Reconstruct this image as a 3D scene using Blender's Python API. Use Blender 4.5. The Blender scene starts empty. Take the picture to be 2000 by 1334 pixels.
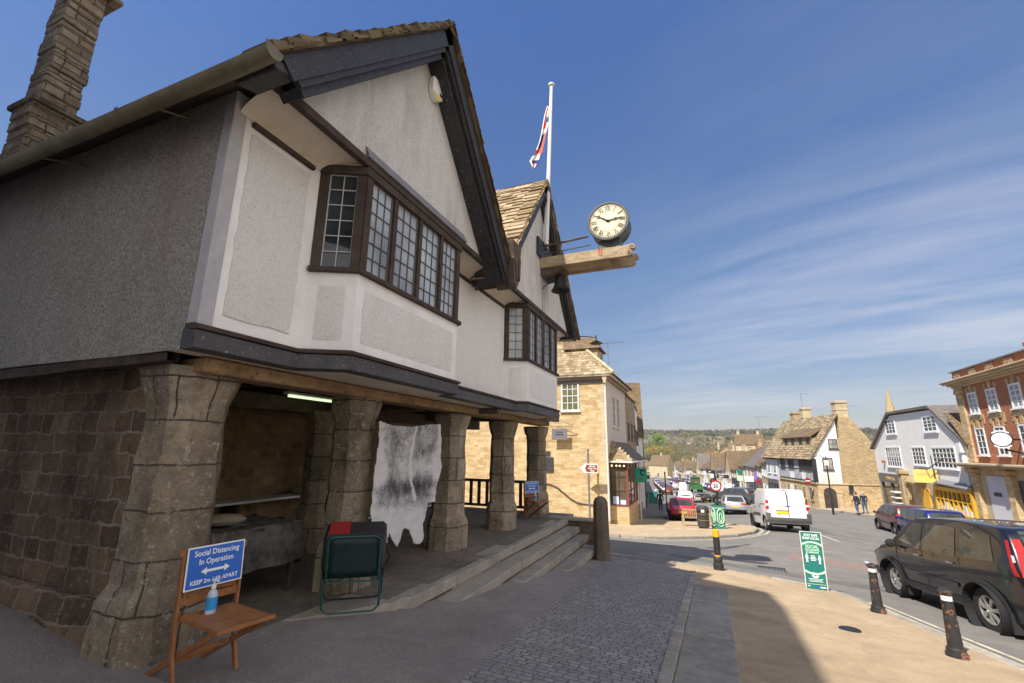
EXPOSURE = 1.0
import bpy, bmesh, math, random
from mathutils import Vector, Matrix, noise as mnoise
random.seed(7)
S = bpy.context.scene
COL = S.collection
V = Vector
rad = math.radians
PI = math.pi

# ------------------------------------------------------------------ ground profile (metres; origin under the camera, +Y down the hill)
PROF = [(-60, 2.2), (-50, 1.6), (-10, .5), (1.5, .06), (4.0, 0), (30, -2.5), (60, -4.3), (110, -6.8), (150, -8.3), (200, -10.3), (250, -12.3), (300, -14), (360, -15), (700, -16)]
def interp(x, pts):
    if x <= pts[0][0]: return pts[0][1]
    for (a, b), (c, d) in zip(pts, pts[1:]):
        if x <= c: return b + (d - b) * (x - a) / (c - a)
    return pts[-1][1]
def clip(v, a, b): return max(a, min(b, v))
def G(x, y):
    z = interp(y, PROF)
    z -= interp(y, [(0, .035), (15, .035), (28, 0)]) * clip(x + 3, 0, 10)
    z += interp(y, [(30, 0), (50, .05), (150, .05), (220, 0)]) * clip(x - 3, 0, 12)
    z += .36 * math.exp(-((x - 3.5) / 3.5) ** 2) * interp(y, [(16, 0), (24, 1), (60, 1), (90, 0)])
    return z
KERB = .10          # roads lie this far below the pavements

# ------------------------------------------------------------------ tagging
def tag(o, label=None, cat=None, group=None, kind=None):
    if label: o['label'] = label
    if cat: o['category'] = cat
    if group: o['group'] = group
    if kind: o['kind'] = kind
    return o
def empty(name, loc, rz=0, label=None, cat=None, group=None, scale=1.0, tilt=0):
    o = bpy.data.objects.new(name, None); COL.objects.link(o)
    o.empty_display_size = .2
    o.location = loc; o.rotation_euler = (tilt, 0, rz); o.scale = (scale,) * 3
    return tag(o, label, cat, group)
def copy_tree(o, parent=None):
    c = o.copy(); COL.objects.link(c)
    if parent: c.parent = parent
    for ch in list(o.children): copy_tree(ch, c)
    return c

# ------------------------------------------------------------------ mesh builder
class MB:
    def __init__(s): s.v = []; s.f = []; s.m = []; s.uv = None
    def add(s, vs, fs, m=0):
        n = len(s.v); s.v += [tuple(p) for p in vs]
        for f in fs: s.f.append([i + n for i in f]); s.m.append(m)
        return s
    def face(s, pts, m=0): return s.add(pts, [range(len(pts))], m)
    def box(s, x0, x1, y0, y1, z0, z1, m=0):
        P = [(x, y, z) for z in (z0, z1) for y in (y0, y1) for x in (x0, x1)]
        return s.add(P, [(0, 2, 3, 1), (4, 5, 7, 6), (0, 1, 5, 4), (2, 6, 7, 3), (0, 4, 6, 2), (1, 3, 7, 5)], m)
    def obox(s, M, sx, sy, sz, m=0):       # centred box in the frame M
        P = [M @ V((x, y, z)) for z in (-sz / 2, sz / 2) for y in (-sy / 2, sy / 2) for x in (-sx / 2, sx / 2)]
        return s.add(P, [(0, 2, 3, 1), (4, 5, 7, 6), (0, 1, 5, 4), (2, 6, 7, 3), (0, 4, 6, 2), (1, 3, 7, 5)], m)
    def bar(s, p, q, w, h, up=(0, 0, 1), m=0):   # beam from p to q
        p, q = V(p), V(q); d = (q - p); L = d.length; d.normalize()
        u = V(up)
        if abs(d.dot(u)) > .99: u = V((1, 0, 0))
        r = d.cross(u).normalized(); u = r.cross(d)
        M = Matrix((r, d, u)).transposed().to_4x4(); M.translation = (p + q) / 2
        return s.obox(M, w, L, h, m)
    def tube(s, path, r, n=8, m=0, cap=True):
        path = [V(p) for p in path]; rings = []
        rs = r if isinstance(r, (list, tuple)) else [r] * len(path)
        ref = None
        for i, p in enumerate(path):
            d = (path[min(i + 1, len(path) - 1)] - path[max(i - 1, 0)]).normalized()
            if ref is None:
                ref = V((0, 0, 1)) if abs(d.z) < .9 else V((1, 0, 0))
            a = d.cross(ref)
            if a.length < 1e-4: a = d.cross(V((0, 1, 0)))
            a.normalize(); b = a.cross(d).normalized(); ref = b if abs(d.dot(b)) < .5 else ref
            rings.append([p + (a * math.cos(2 * PI * k / n) + b * math.sin(2 * PI * k / n)) * rs[i] for k in range(n)])
        vs = [q for R in rings for q in R]; fs = []
        for i in range(len(path) - 1):
            for k in range(n): fs.append((i * n + k, i * n + (k + 1) % n, (i + 1) * n + (k + 1) % n, (i + 1) * n + k))
        if cap: fs += [tuple(range(n - 1, -1, -1)), tuple((len(path) - 1) * n + k for k in range(n))]
        return s.add(vs, fs, m)
    def lathe(s, prof, c=(0, 0, 0), n=20, axis='z', m=0, M=None, a0=0, cap=True):
        vs = []; fs = []
        for r, z in prof:
            for k in range(n):
                a = a0 + 2 * PI * k / n; x, y = r * math.cos(a), r * math.sin(a)
                p = V((x, y, z)) if axis == 'z' else (V((z, x, y)) if axis == 'x' else V((x, z, y)))
                if M is not None: p = M @ p
                vs.append(p + V(c))
        for i in range(len(prof) - 1):
            for k in range(n): fs.append((i * n + k, i * n + (k + 1) % n, (i + 1) * n + (k + 1) % n, (i + 1) * n + k))
        if cap:
            flat = lambda a, b: abs(a[1] - b[1]) < 1e-6 and b[0] < 1e-4
            if prof[0][0] > 1e-4 and not flat(prof[0], prof[1]): fs.append(tuple(range(n - 1, -1, -1)))
            if prof[-1][0] > 1e-4 and not flat(prof[-1], prof[-2]): fs.append(tuple((len(prof) - 1) * n + k for k in range(n)))
        return s.add(vs, fs, m)
    def prism(s, poly, ext, m=0):          # 3-D polygon extruded by the vector ext
        n = len(poly); e = V(ext); vs = [V(p) for p in poly] + [V(p) + e for p in poly]
        fs = [tuple(range(n - 1, -1, -1)), tuple(range(n, 2 * n))] + [(i, (i + 1) % n, n + (i + 1) % n, n + i) for i in range(n)]
        return s.add(vs, fs, m)
    def grid(s, P, m=0, wrap=False):       # P[i][j] rows of points
        r, c = len(P), len(P[0]); vs = [p for row in P for p in row]
        return s.add(vs, [(i * c + j, i * c + (j + 1) % c, (i + 1) * c + (j + 1) % c, (i + 1) * c + j) for i in range(r - 1) for j in range(c if wrap else c - 1)], m)
    def build(s, name, mats, parent=None, smooth=False, local=False, bevel=0, angle=35, weld=False, subdiv=0, recalc=True, label=None, snap=False):
        off = V((0, 0, 0))
        if parent is not None and not local:
            p = parent
            while p: off += p.location; p = p.parent
        me = bpy.data.meshes.new(name)
        me.from_pydata([tuple(V(p) - off) for p in s.v], [], [list(f) for f in s.f])
        if not isinstance(mats, (list, tuple)): mats = [mats]
        for m_ in mats: me.materials.append(m_)
        for p, m_ in zip(me.polygons, s.m): p.material_index = m_
        bm = bmesh.new(); bm.from_mesh(me)
        if weld: bmesh.ops.remove_doubles(bm, verts=bm.verts, dist=1e-4)
        if recalc: bmesh.ops.recalc_face_normals(bm, faces=bm.faces)
        if bevel: bmesh.ops.bevel(bm, geom=[e for e in bm.edges if len(e.link_faces) == 2 and e.calc_face_angle(0) > .5], offset=bevel, segments=1, affect='EDGES', profile=.6)
        if subdiv: bmesh.ops.subdivide_edges(bm, edges=bm.edges, cuts=subdiv, use_grid_fill=True)
        bm.normal_update()
        uvl = bm.loops.layers.uv.new('UVMap')
        for f in bm.faces:
            n = f.normal
            if snap:
                a_ = round(math.atan2(n.y, n.x) / (PI / 4)) * PI / 4; t = V((-math.sin(a_), math.cos(a_), 0))
                for l in f.loops: c = l.vert.co + off; l[uvl].uv = (c.dot(t) + a_ * .37, c.z)
            elif abs(n.z) > .93:
                for l in f.loops: l[uvl].uv = (l.vert.co.x + off.x, l.vert.co.y + off.y)
            else:
                t = V((-n.y, n.x, 0)).normalized(); k = 1 / max(.2, math.sqrt(1 - n.z * n.z))
                for l in f.loops:
                    c = l.vert.co + off; l[uvl].uv = (c.dot(t), c.z * k)
        for f in bm.faces: f.smooth = smooth
        bm.to_mesh(me); bm.free()
        if smooth:
            try: me.set_sharp_from_angle(angle=rad(angle))
            except Exception: pass
        o = bpy.data.objects.new(name, me); COL.objects.link(o)
        if parent: o.parent = parent
        if label: o['label'] = label
        return o

def text(name, body, size, mat_, M, parent=None, ext=.002, align='CENTER', bold=0.0, local=True, sx=1.0):
    c = bpy.data.curves.new(name, 'FONT'); c.body = body; c.size = size; c.extrude = ext; c.align_x = align; c.align_y = 'CENTER'; c.offset = bold
    c.resolution_u = 3
    t = bpy.data.objects.new(name, c); COL.objects.link(t)
    dg = bpy.context.evaluated_depsgraph_get()
    me = bpy.data.meshes.new_from_object(t.evaluated_get(dg)); me.name = name
    bpy.data.objects.remove(t)
    me.materials.clear(); me.materials.append(mat_)
    MM = M @ Matrix.Diagonal((sx, 1, 1, 1))
    if parent is not None and not local:
        off = V((0, 0, 0)); p = parent
        while p: off += p.location; p = p.parent
        MM = Matrix.Translation(-off) @ MM
    me.transform(MM)
    o = bpy.data.objects.new(name, me); COL.objects.link(o)
    if parent: o.parent = parent
    return o
def frame(o, r, u):                        # matrix with local x=r, y=u, z=r x u at o
    r, u = V(r).normalized(), V(u).normalized(); n = r.cross(u).normalized()
    M = Matrix((r, u, n)).transposed().to_4x4(); M.translation = V(o); return M

# ------------------------------------------------------------------ materials
def _new(name):
    m = bpy.data.materials.new(name); m.use_nodes = True
    nt = m.node_tree; b = nt.nodes['Principled BSDF']; return m, nt, b
def node(nt, t, **k):
    n = nt.nodes.new(t)
    for a, b in k.items():
        if a in n.inputs.keys() if isinstance(a, str) else False: n.inputs[a].default_value = b
        else: setattr(n, a, b)
    return n
def c4(c): return (c[0], c[1], c[2], 1)
def plain(name, col, rough=.7, metal=0, spec=.5, var=.0, vs=6, bump=0, bs=60, emit=0, coat=0):
    m, nt, b = _new(name)
    b.inputs['Base Color'].default_value = c4(col); b.inputs['Roughness'].default_value = rough
    b.inputs['Metallic'].default_value = metal; b.inputs['Specular IOR Level'].default_value = spec
    if coat: b.inputs['Coat Weight'].default_value = coat; b.inputs['Coat Roughness'].default_value = .03
    if emit: b.inputs['Emission Color'].default_value = c4(col); b.inputs['Emission Strength'].default_value = emit
    tc = node(nt, 'ShaderNodeTexCoord')
    if var:
        n = node(nt, 'ShaderNodeTexNoise'); n.inputs['Scale'].default_value = vs; n.inputs['Detail'].default_value = 6; n.inputs['Roughness'].default_value = .65
        nt.links.new(tc.outputs['Object'], n.inputs['Vector'])
        r = node(nt, 'ShaderNodeValToRGB'); r.color_ramp.elements[0].position = .3; r.color_ramp.elements[1].position = .72
        r.color_ramp.elements[0].color = c4([x * (1 - var) for x in col]); r.color_ramp.elements[1].color = c4([min(1, x * (1 + var * .6)) for x in col])
        nt.links.new(n.outputs['Fac'], r.inputs['Fac']); nt.links.new(r.outputs['Color'], b.inputs['Base Color'])
    if bump:
        n = node(nt, 'ShaderNodeTexNoise'); n.inputs['Scale'].default_value = bs; n.inputs['Detail'].default_value = 5
        nt.links.new(tc.outputs['Object'], n.inputs['Vector'])
        bp = node(nt, 'ShaderNodeBump'); bp.inputs['Strength'].default_value = bump; bp.inputs['Distance'].default_value = .01
        nt.links.new(n.outputs['Fac'], bp.inputs['Height']); nt.links.new(bp.outputs['Normal'], b.inputs['Normal'])
    return m
def mixc(nt, fac, a, b, mode='MIX'):
    n = node(nt, 'ShaderNodeMix'); n.data_type = 'RGBA'; n.blend_type = mode
    for sk, val in ((n.inputs[0], fac), (n.inputs[6], a), (n.inputs[7], b)):
        if isinstance(val, (int, float)): sk.default_value = val
        elif isinstance(val, (tuple, list)): sk.default_value = c4(val)
        else: nt.links.new(val, sk)
    return n.outputs[2]
def math_(nt, op, a, b=0.0, c=None):
    n = node(nt, 'ShaderNodeMath'); n.operation = op
    for sk, val in zip(n.inputs, (a, b, c)):
        if val is None: continue
        if isinstance(val, (int, float)): sk.default_value = val
        else: nt.links.new(val, sk)
    return n.outputs[0]
def noise_(nt, vec, scale, detail=5, rough=.6, dist=0, stretch=None):
    if stretch:
        mp = node(nt, 'ShaderNodeMapping'); mp.inputs['Scale'].default_value = stretch; nt.links.new(vec, mp.inputs['Vector']); vec = mp.outputs['Vector']
    n = node(nt, 'ShaderNodeTexNoise'); n.inputs['Scale'].default_value = scale; n.inputs['Detail'].default_value = detail
    n.inputs['Roughness'].default_value = rough; n.inputs['Distortion'].default_value = dist
    nt.links.new(vec, n.inputs['Vector']); return n.outputs['Fac']
def ramp(nt, fac, stops, interp_='LINEAR'):
    r = node(nt, 'ShaderNodeValToRGB'); e = r.color_ramp.elements; r.color_ramp.interpolation = interp_
    while len(e) < len(stops): e.new(.5)
    for i, (p, c) in enumerate(stops):
        e[i].position = p; e[i].color = c4(c) if not isinstance(c, (int, float)) else (c, c, c, 1)
    nt.links.new(fac, r.inputs['Fac']); return r.outputs['Color']
def bump_(nt, b, h, strength, dist=.02, prev=None):
    bp = node(nt, 'ShaderNodeBump'); bp.inputs['Strength'].default_value = strength; bp.inputs['Distance'].default_value = dist
    nt.links.new(h, bp.inputs['Height'])
    if prev: nt.links.new(prev, bp.inputs['Normal'])
    nt.links.new(bp.outputs['Normal'], b.inputs['Normal']); return bp.outputs['Normal']

def masonry(name, c1, c2, mortar, bw, bh, ms=.012, wob=.03, bump=.6, dirt=None, dirt_amt=.5, rough=.9, smooth=.15, dist=.02, tint=None, lichen=None):
    """coursed stone or brick laid by the UV map (metres), with wobbly joints, block-to-block colour and weather stains"""
    m, nt, b = _new(name); b.inputs['Roughness'].default_value = rough; b.inputs['Specular IOR Level'].default_value = .2
    uv = node(nt, 'ShaderNodeUVMap').outputs['UV']
    tc = node(nt, 'ShaderNodeTexCoord').outputs['Object']
    nz = node(nt, 'ShaderNodeTexNoise'); nz.inputs['Scale'].default_value = 2.2 / max(.1, bw); nz.inputs['Detail'].default_value = 3
    nt.links.new(uv, nz.inputs['Vector'])
    vm = node(nt, 'ShaderNodeVectorMath'); vm.operation = 'SUBTRACT'; nt.links.new(nz.outputs['Color'], vm.inputs[0]); vm.inputs[1].default_value = (.5, .5, .5)
    vs = node(nt, 'ShaderNodeVectorMath'); vs.operation = 'SCALE'; nt.links.new(vm.outputs[0], vs.inputs[0]); vs.inputs['Scale'].default_value = wob * 2
    va = node(nt, 'ShaderNodeVectorMath'); va.operation = 'ADD'; nt.links.new(uv, va.inputs[0]); nt.links.new(vs.outputs[0], va.inputs[1])
    bt = node(nt, 'ShaderNodeTexBrick'); nt.links.new(va.outputs[0], bt.inputs['Vector'])
    for k, v in (('Scale', 1), ('Mortar Size', ms), ('Mortar Smooth', smooth), ('Bias', 0), ('Brick Width', bw), ('Row Height', bh)): bt.inputs[k].default_value = v
    bt.offset_frequency = 2; bt.squash = .72; bt.squash_frequency = 3; bt.offset = .47
    bt.inputs['Color1'].default_value = (0, 0, 0, 1); bt.inputs['Color2'].default_value = (1, 1, 1, 1); bt.inputs['Mortar'].default_value = (.5, .5, .5, 1)
    cm = ramp(nt, bt.outputs['Color'], [(0, c1), (.5, [(x + y) / 2 for x, y in zip(c1, c2)]), (1, c2)])
    n1 = noise_(nt, tc, 7, 7, .7); cm = mixc(nt, .75, cm, ramp(nt, n1, [(.25, (.5, .5, .5)), (.75, (1.35, 1.3, 1.25))]), 'MULTIPLY')
    if tint: cm = mixc(nt, ramp(nt, noise_(nt, tc, 1.3, 3), [(.45, 0), (.7, .6)]), cm, tint)
    cm = mixc(nt, bt.outputs['Fac'], cm, mortar)
    if dirt:
        n2 = noise_(nt, tc, .9, 6, .65, 0, (1, 1, .55)); cm = mixc(nt, ramp(nt, n2, [(.42, 0), (.68, dirt_amt)]), cm, dirt)
    if lichen:
        cm = mixc(nt, ramp(nt, noise_(nt, tc, 17, 8, .8, .4), [(.55, 0), (.64, .75)]), cm, lichen[0]); cm = mixc(nt, ramp(nt, noise_(nt, tc, 11, 7, .8, .6), [(.56, 0), (.66, .8)]), cm, lichen[1])
    nt.links.new(cm, b.inputs['Base Color'])
    n3 = noise_(nt, tc, 30, 8, .7)
    h = math_(nt, 'ADD', math_(nt, 'MULTIPLY', math_(nt, 'SUBTRACT', 1.0, bt.outputs['Fac']), 1.0), math_(nt, 'ADD', math_(nt, 'MULTIPLY', n3, .55), math_(nt, 'MULTIPLY', n1, .5)))
    bump_(nt, b, h, bump, dist); return m

def rough_noise(name, stops, scale=8, rough=.9, bump=.3, bs=80, bd=.01, stretch=None, extra=None, spec=.2, stain=None, stain_amt=.5, ssc=1.2, sstretch=None, coord='Object'):
    m, nt, b = _new(name); b.inputs['Roughness'].default_value = rough; b.inputs['Specular IOR Level'].default_value = spec
    tc = node(nt, 'ShaderNodeTexCoord').outputs[coord]
    n = noise_(nt, tc, scale, 8, .7, 0, stretch); c = ramp(nt, n, stops)
    if extra:                               # fine speckle
        n2 = noise_(nt, tc, extra[0], 3, .8); c = mixc(nt, ramp(nt, n2, [(extra[1], 0), (extra[2], extra[4] if len(extra) > 4 else 1)]), c, extra[3])
    if stain: c = mixc(nt, ramp(nt, noise_(nt, tc, ssc, 6, .7, .3, sstretch), [(.45, 0), (.72, stain_amt)]), c, stain)
    nt.links.new(c, b.inputs['Base Color'])
    if bump: bump_(nt, b, noise_(nt, tc, bs, 6, .75, 0, stretch), bump, bd)
    return m

def island_mat(name, stops, rough=.9, bump=.4, bs=40, extra=None, bd=.01):
    """every loose island (tile, slab, leaf clump) takes its own shade"""
    m, nt, b = _new(name); b.inputs['Roughness'].default_value = rough; b.inputs['Specular IOR Level'].default_value = .2
    g = node(nt, 'ShaderNodeNewGeometry'); tc = node(nt, 'ShaderNodeTexCoord').outputs['Object']
    c = ramp(nt, g.outputs['Random Per Island'], stops)
    n = noise_(nt, tc, 6, 7, .7); c = mixc(nt, .8, c, ramp(nt, n, [(.28, (.55, .55, .55)), (.74, (1.3, 1.28, 1.22))]), 'MULTIPLY')
    if extra: c = mixc(nt, ramp(nt, noise_(nt, tc, extra[0], 5, .8), [(extra[1], 0), (extra[2], extra[4] if len(extra) > 4 else 1)]), c, extra[3])
    nt.links.new(c, b.inputs['Base Color'])
    if bump: bump_(nt, b, noise_(nt, tc, bs, 6, .75), bump, bd)
    return m

def leaf_mat(name, c, var=.35):
    m, nt, b = _new(name); b.inputs['Roughness'].default_value = .8; b.inputs['Specular IOR Level'].default_value = .1
    out = nt.nodes['Material Output']; tl = nt.nodes.new('ShaderNodeBsdfTranslucent'); mx = nt.nodes.new('ShaderNodeMixShader'); mx.inputs[0].default_value = .45
    nt.links.new(b.outputs[0], mx.inputs[1]); nt.links.new(tl.outputs[0], mx.inputs[2]); nt.links.new(mx.outputs[0], out.inputs['Surface'])
    g = node(nt, 'ShaderNodeNewGeometry')
    col = ramp(nt, g.outputs['Random Per Island'], [(0, [x * (1 - var) for x in c]), (.5, c), (1, [x * (1 + var) for x in c])]); nt.links.new(col, b.inputs['Base Color']); nt.links.new(col, tl.inputs['Color'])
    return m
def glass_mat(name, col, rough=.04, spec=.6, wob=.15, ws=3):
    m, nt, b = _new(name); b.inputs['Base Color'].default_value = c4(col); b.inputs['Roughness'].default_value = rough; b.inputs['Specular IOR Level'].default_value = spec
    tc = node(nt, 'ShaderNodeTexCoord').outputs['Object']
    c = ramp(nt, noise_(nt, tc, ws, 3, .5), [(.3, [x * .55 for x in col]), (.7, [min(1, x * 1.5) for x in col])]); nt.links.new(c, b.inputs['Base Color'])
    if wob: bump_(nt, b, noise_(nt, tc, 5, 2), wob, .01)
    return m
M = {}
M['pebble_white'] = rough_noise('pebbledash_white', [(.30, (.68, .67, .655)), (.52, (.86, .85, .835))], 46, bump=.8, bs=46, bd=.035, extra=(34, .62, .70, (.26, .235, .205), .75), stain=(.62, .58, .53), stain_amt=.3, ssc=1.6, sstretch=(1, 1, .5))
M['pebble_fine'] = rough_noise('roughcast_white', [(.32, (.62, .60, .585)), (.56, (.80, .79, .775))], 34, bump=.9, bs=40, bd=.04, extra=(26, .60, .70, (.36, .33, .30), .65), stain=(.36, .31, .27), stain_amt=.45, ssc=1.4, sstretch=(1.5, 1.5, .35))
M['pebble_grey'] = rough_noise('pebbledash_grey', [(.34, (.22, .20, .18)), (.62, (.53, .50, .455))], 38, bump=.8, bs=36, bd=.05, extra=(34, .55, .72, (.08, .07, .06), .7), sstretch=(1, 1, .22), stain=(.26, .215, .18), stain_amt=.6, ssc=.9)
M['white_paint'] = rough_noise('white_limewash', [(.3, (.76, .75, .75)), (.7, (.84, .83, .83))], 5, bump=.25, bs=40, stain=(.45, .42, .38), stain_amt=.3, ssc=2.2)
M['cream_plaster'] = rough_noise('cream_plaster', [(.3, (.62, .55, .46)), (.7, (.74, .68, .58))], 4, bump=.15, bs=25, stain=(.42, .34, .26), stain_amt=.35, ssc=2)
M['corner_grey'] = rough_noise('corner_render', [(.3, (.36, .36, .38)), (.7, (.46, .46, .48))], 6, bump=.3, bs=40)
M['black_timber'] = rough_noise('black_painted_timber', [(.3, (.012, .012, .014)), (.7, (.032, .031, .036))], 9, rough=.5, bump=.5, bs=26, stretch=(1, 1, 1), extra=(30, .625, .66, (.36, .345, .335), .75), spec=.5, stain=(.05, .045, .04), stain_amt=.5)
M['slate_paint'] = rough_noise('dark_grey_paint', [(.3, (.045, .045, .052)), (.7, (.075, .073, .08))], 6, rough=.55, bump=.3, bs=24, extra=(26, .64, .67, (.42, .40, .38), .6), spec=.45, stain=(.03, .027, .024), stain_amt=.6)
M['dark_oak'] = rough_noise('dark_oak', [(.3, (.045, .032, .026)), (.7, (.095, .072, .06))], 5, rough=.75, bump=.5, bs=30, stain=(.03, .022, .018), stain_amt=.5)
M['grey_oak'] = rough_noise('weathered_oak', [(.3, (.075, .055, .042)), (.7, (.16, .125, .10))], 7, rough=.8, bump=.6, bs=30, stain=(.04, .03, .025), stain_amt=.5)
M['beam_oak'] = rough_noise('pale_oak_beam', [(.3, (.30, .22, .135)), (.7, (.52, .41, .27))], 9, rough=.85, bump=.8, bs=30, stretch=(.25, 1, 1), extra=(14, .6, .66, (.12, .085, .055), .8), stain=(.17, .12, .075), stain_amt=.75, ssc=3)
M['plate_oak'] = rough_noise('long_oak_plate', [(.3, (.24, .15, .075)), (.7, (.42, .29, .165))], 9, rough=.85, bump=.8, bs=30, stretch=(1, .25, 1), extra=(14, .58, .66, (.09, .06, .035), .8), stain=(.13, .08, .045), stain_amt=.75, ssc=3)
M['post_oak'] = rough_noise('silvered_post', [(.3, (.10, .075, .055)), (.7, (.24, .19, .15))], 9, rough=.9, bump=.8, bs=30, stretch=(1, 1, .15), stain=(.05, .04, .03), stain_amt=.6)
M['lead'] = plain('lead_sheet', (.22, .22, .24), .55, var=.3, bump=.3, bs=20)
M['lead_came'] = plain('lead_came', (.10, .10, .105), .6)
M['white_came'] = plain('pale_came', (.5, .5, .5), .6)
M['iron'] = plain('black_iron', (.018, .018, .02), .5, var=.3)
M['gutter'] = plain('olive_gutter', (.17, .145, .085), .5, var=.4, vs=4)
M['copper'] = plain('verdigris_drum', (.06, .075, .075), .5, var=.4, vs=5)
M['bell'] = plain('bell_bronze', (.035, .036, .032), .5, metal=.3, var=.3)
M['wall_stone'] = masonry('old_wall_stone', (.135, .092, .062), (.30, .215, .145), (.32, .275, .22), .38, .21, .012, .055, 1.0, dirt=(.04, .03, .024), dirt_amt=.85, dist=.05, lichen=((.30, .26, .21), (.045, .034, .028)))
M['col_stone'] = masonry('column_stone', (.27, .215, .15), (.40, .335, .24), (.10, .08, .06), .75, .40, .009, .022, 1.0, dirt=(.085, .07, .056), dirt_amt=.9, dist=.05, tint=(.55, .48, .37), lichen=((.56, .53, .47), (.06, .05, .042)))
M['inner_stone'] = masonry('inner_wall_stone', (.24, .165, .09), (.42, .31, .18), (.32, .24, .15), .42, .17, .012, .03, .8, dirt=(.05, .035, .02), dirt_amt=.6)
M['gold_stone'] = masonry('golden_limestone', (.42, .285, .13), (.68, .52, .30), (.54, .41, .23), .50, .155, .008, .02, .7, dirt=(.34, .24, .13), dirt_amt=.35, tint=(.60, .47, .29))
M['gold_rubble'] = masonry('golden_rubble', (.36, .26, .13), (.58, .45, .26), (.46, .35, .21), .38, .11, .01, .03, .8, dirt=(.36, .28, .17), dirt_amt=.4)
M['cream_stone'] = masonry('cream_ashlar', (.50, .40, .25), (.62, .52, .35), (.45, .36, .23), .7, .3, .006, .008, .3, dirt=(.33, .26, .17), dirt_amt=.35)
M['grey_stone'] = masonry('dull_stone', (.30, .24, .16), (.45, .37, .26), (.33, .27, .19), .5, .2, .01, .02, .6, dirt=(.2, .16, .11), dirt_amt=.5)  # greyer, duller courses than the golden limestone
M['brick'] = masonry('red_brick', (.36, .10, .045), (.52, .17, .075), (.40, .29, .2), .225, .075, .007, .003, .3, dirt=(.30, .22, .15), dirt_amt=.22)
M['brick_panel'] = masonry('chequered_brick', (.34, .15, .08), (.48, .38, .24), (.40, .32, .22), .225, .075, .009, .003, .3)
M['chim_stone'] = masonry('chimney_stone', (.26, .205, .14), (.46, .39, .29), (.15, .12, .09), .34, .19, .012, .04, 1.2, dirt=(.10, .075, .05), dirt_amt=.6, dist=.05)
M['step_stone'] = rough_noise('worn_step_stone', [(.3, (.29, .258, .215)), (.7, (.43, .39, .33))], 3, bump=.4, bs=40, stain=(.10, .088, .07), stain_amt=.6, ssc=1.5, extra=(60, .6, .72, (.09, .08, .065), .5))
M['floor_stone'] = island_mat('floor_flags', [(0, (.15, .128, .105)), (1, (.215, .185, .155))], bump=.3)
M['tile'] = island_mat('stone_roof_tile', [(0, (.23, .165, .095)), (.5, (.34, .255, .155)), (1, (.47, .37, .24))], bump=.7, bs=30, extra=(5, .55, .72, (.13, .10, .065), .7))
M['tile_dark'] = island_mat('dark_roof_tile', [(0, (.10, .075, .045)), (.5, (.16, .125, .075)), (1, (.24, .19, .12))], bump=.8, bs=30, extra=(6, .5, .7, (.06, .055, .025), .7))  # much darker tones than the other stone roof tile
M['tile_far'] = masonry('stone_slate_roof', (.185, .125, .07), (.30, .215, .13), (.10, .07, .04), .32, .17, .016, .02, .9, dirt=(.13, .10, .06), dirt_amt=.5, dist=.04)
M['slate_far'] = masonry('grey_slate_roof', (.15, .13, .115), (.22, .19, .17), (.10, .09, .08), .3, .2, .012, .01, .5)
M['lilac'] = rough_noise('lilac_render', [(.3, (.80, .765, .70)), (.7, (.85, .815, .75))], 3, bump=.1, bs=20, stain=(.6, .54, .55), stain_amt=.25)
M['pink_render'] = rough_noise('pinkish_render', [(.3, (.52, .46, .43)), (.7, (.6, .54, .51))], 2, bump=.1, bs=20, stain=(.45, .4, .36), stain_amt=.3)
M['white_wall'] = rough_noise('white_render', [(.3, (.72, .71, .69)), (.7, (.8, .79, .78))], 3, bump=.15, bs=25, stain=(.55, .52, .47), stain_amt=.25)
M['pale_blue_wall'] = rough_noise('grey_white_render', [(.3, (.58, .58, .62)), (.7, (.66, .66, .70))], 3, bump=.1, bs=25)
M['white'] = plain('white_gloss', (.8, .8, .79), .4, var=.06)
M['off_white'] = plain('off_white_paint', (.66, .63, .57), .5, var=.12)
M['yellow'] = plain('yellow_paint', (.74, .42, .035), .5, var=.12)
M['sign_yellow'] = plain('sign_yellow', (.83, .56, .13), .5, var=.05)
M['sign_blue'] = plain('sign_blue', (.010, .12, .52), .35, var=.06)
M['sign_green'] = plain('board_green', (.012, .17, .145), .4, var=.06)
M['pale_green'] = plain('pale_green', (.50, .74, .50), .5)
M['shop_green'] = plain('teal_sign', (.01, .34, .22), .5)
M['brown_sign'] = plain('brown_sign', (.22, .05, .015), .45)
M['grey_sign'] = plain('grey_sign', (.16, .15, .165), .5, var=.1)
M['charcoal'] = plain('charcoal_paint', (.045, .042, .045), .5, var=.15)
M['shop_grey'] = plain('shop_grey', (.13, .115, .105), .5, var=.15)
M['red_paint'] = plain('oxblood_paint', (.22, .05, .03), .5, var=.2)
M['red'] = plain('red_cloth', (.30, .014, .012), .7, var=.1)
M['orange'] = plain('orange_thing', (.7, .16, .03), .6)
M['teal_planter'] = plain('green_planter', (.04, .20, .16), .5, var=.2)
M['chalk'] = plain('chalkboard', (.02, .028, .04), .6)
M['glass_dark'] = glass_mat('window_glass', (.035, .042, .05))
M['glass_shop'] = glass_mat('shop_glass', (.10, .075, .05), ws=1.4)
M['glass_curtain'] = glass_mat('curtained_glass', (.30, .28, .25), ws=1.5)
M['glass_pale'] = glass_mat('blind_backed_glass', (.36, .39, .41), rough=.08, spec=.8, ws=1.1)
M['glass_green'] = glass_mat('reflecting_glass', (.13, .13, .07), ws=2)
M['tubelight'] = plain('fluorescent_tube', (.80, 1, .62), .5, emit=.55)
M['bulb'] = plain('warm_bulb', (1, .75, .4), .5, emit=4)
M['clock_face'] = plain('cream_dial', (.80, .68, .42), .5, var=.06)
M['gilt'] = plain('gilt', (.62, .45, .16), .4, metal=.4)
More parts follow.
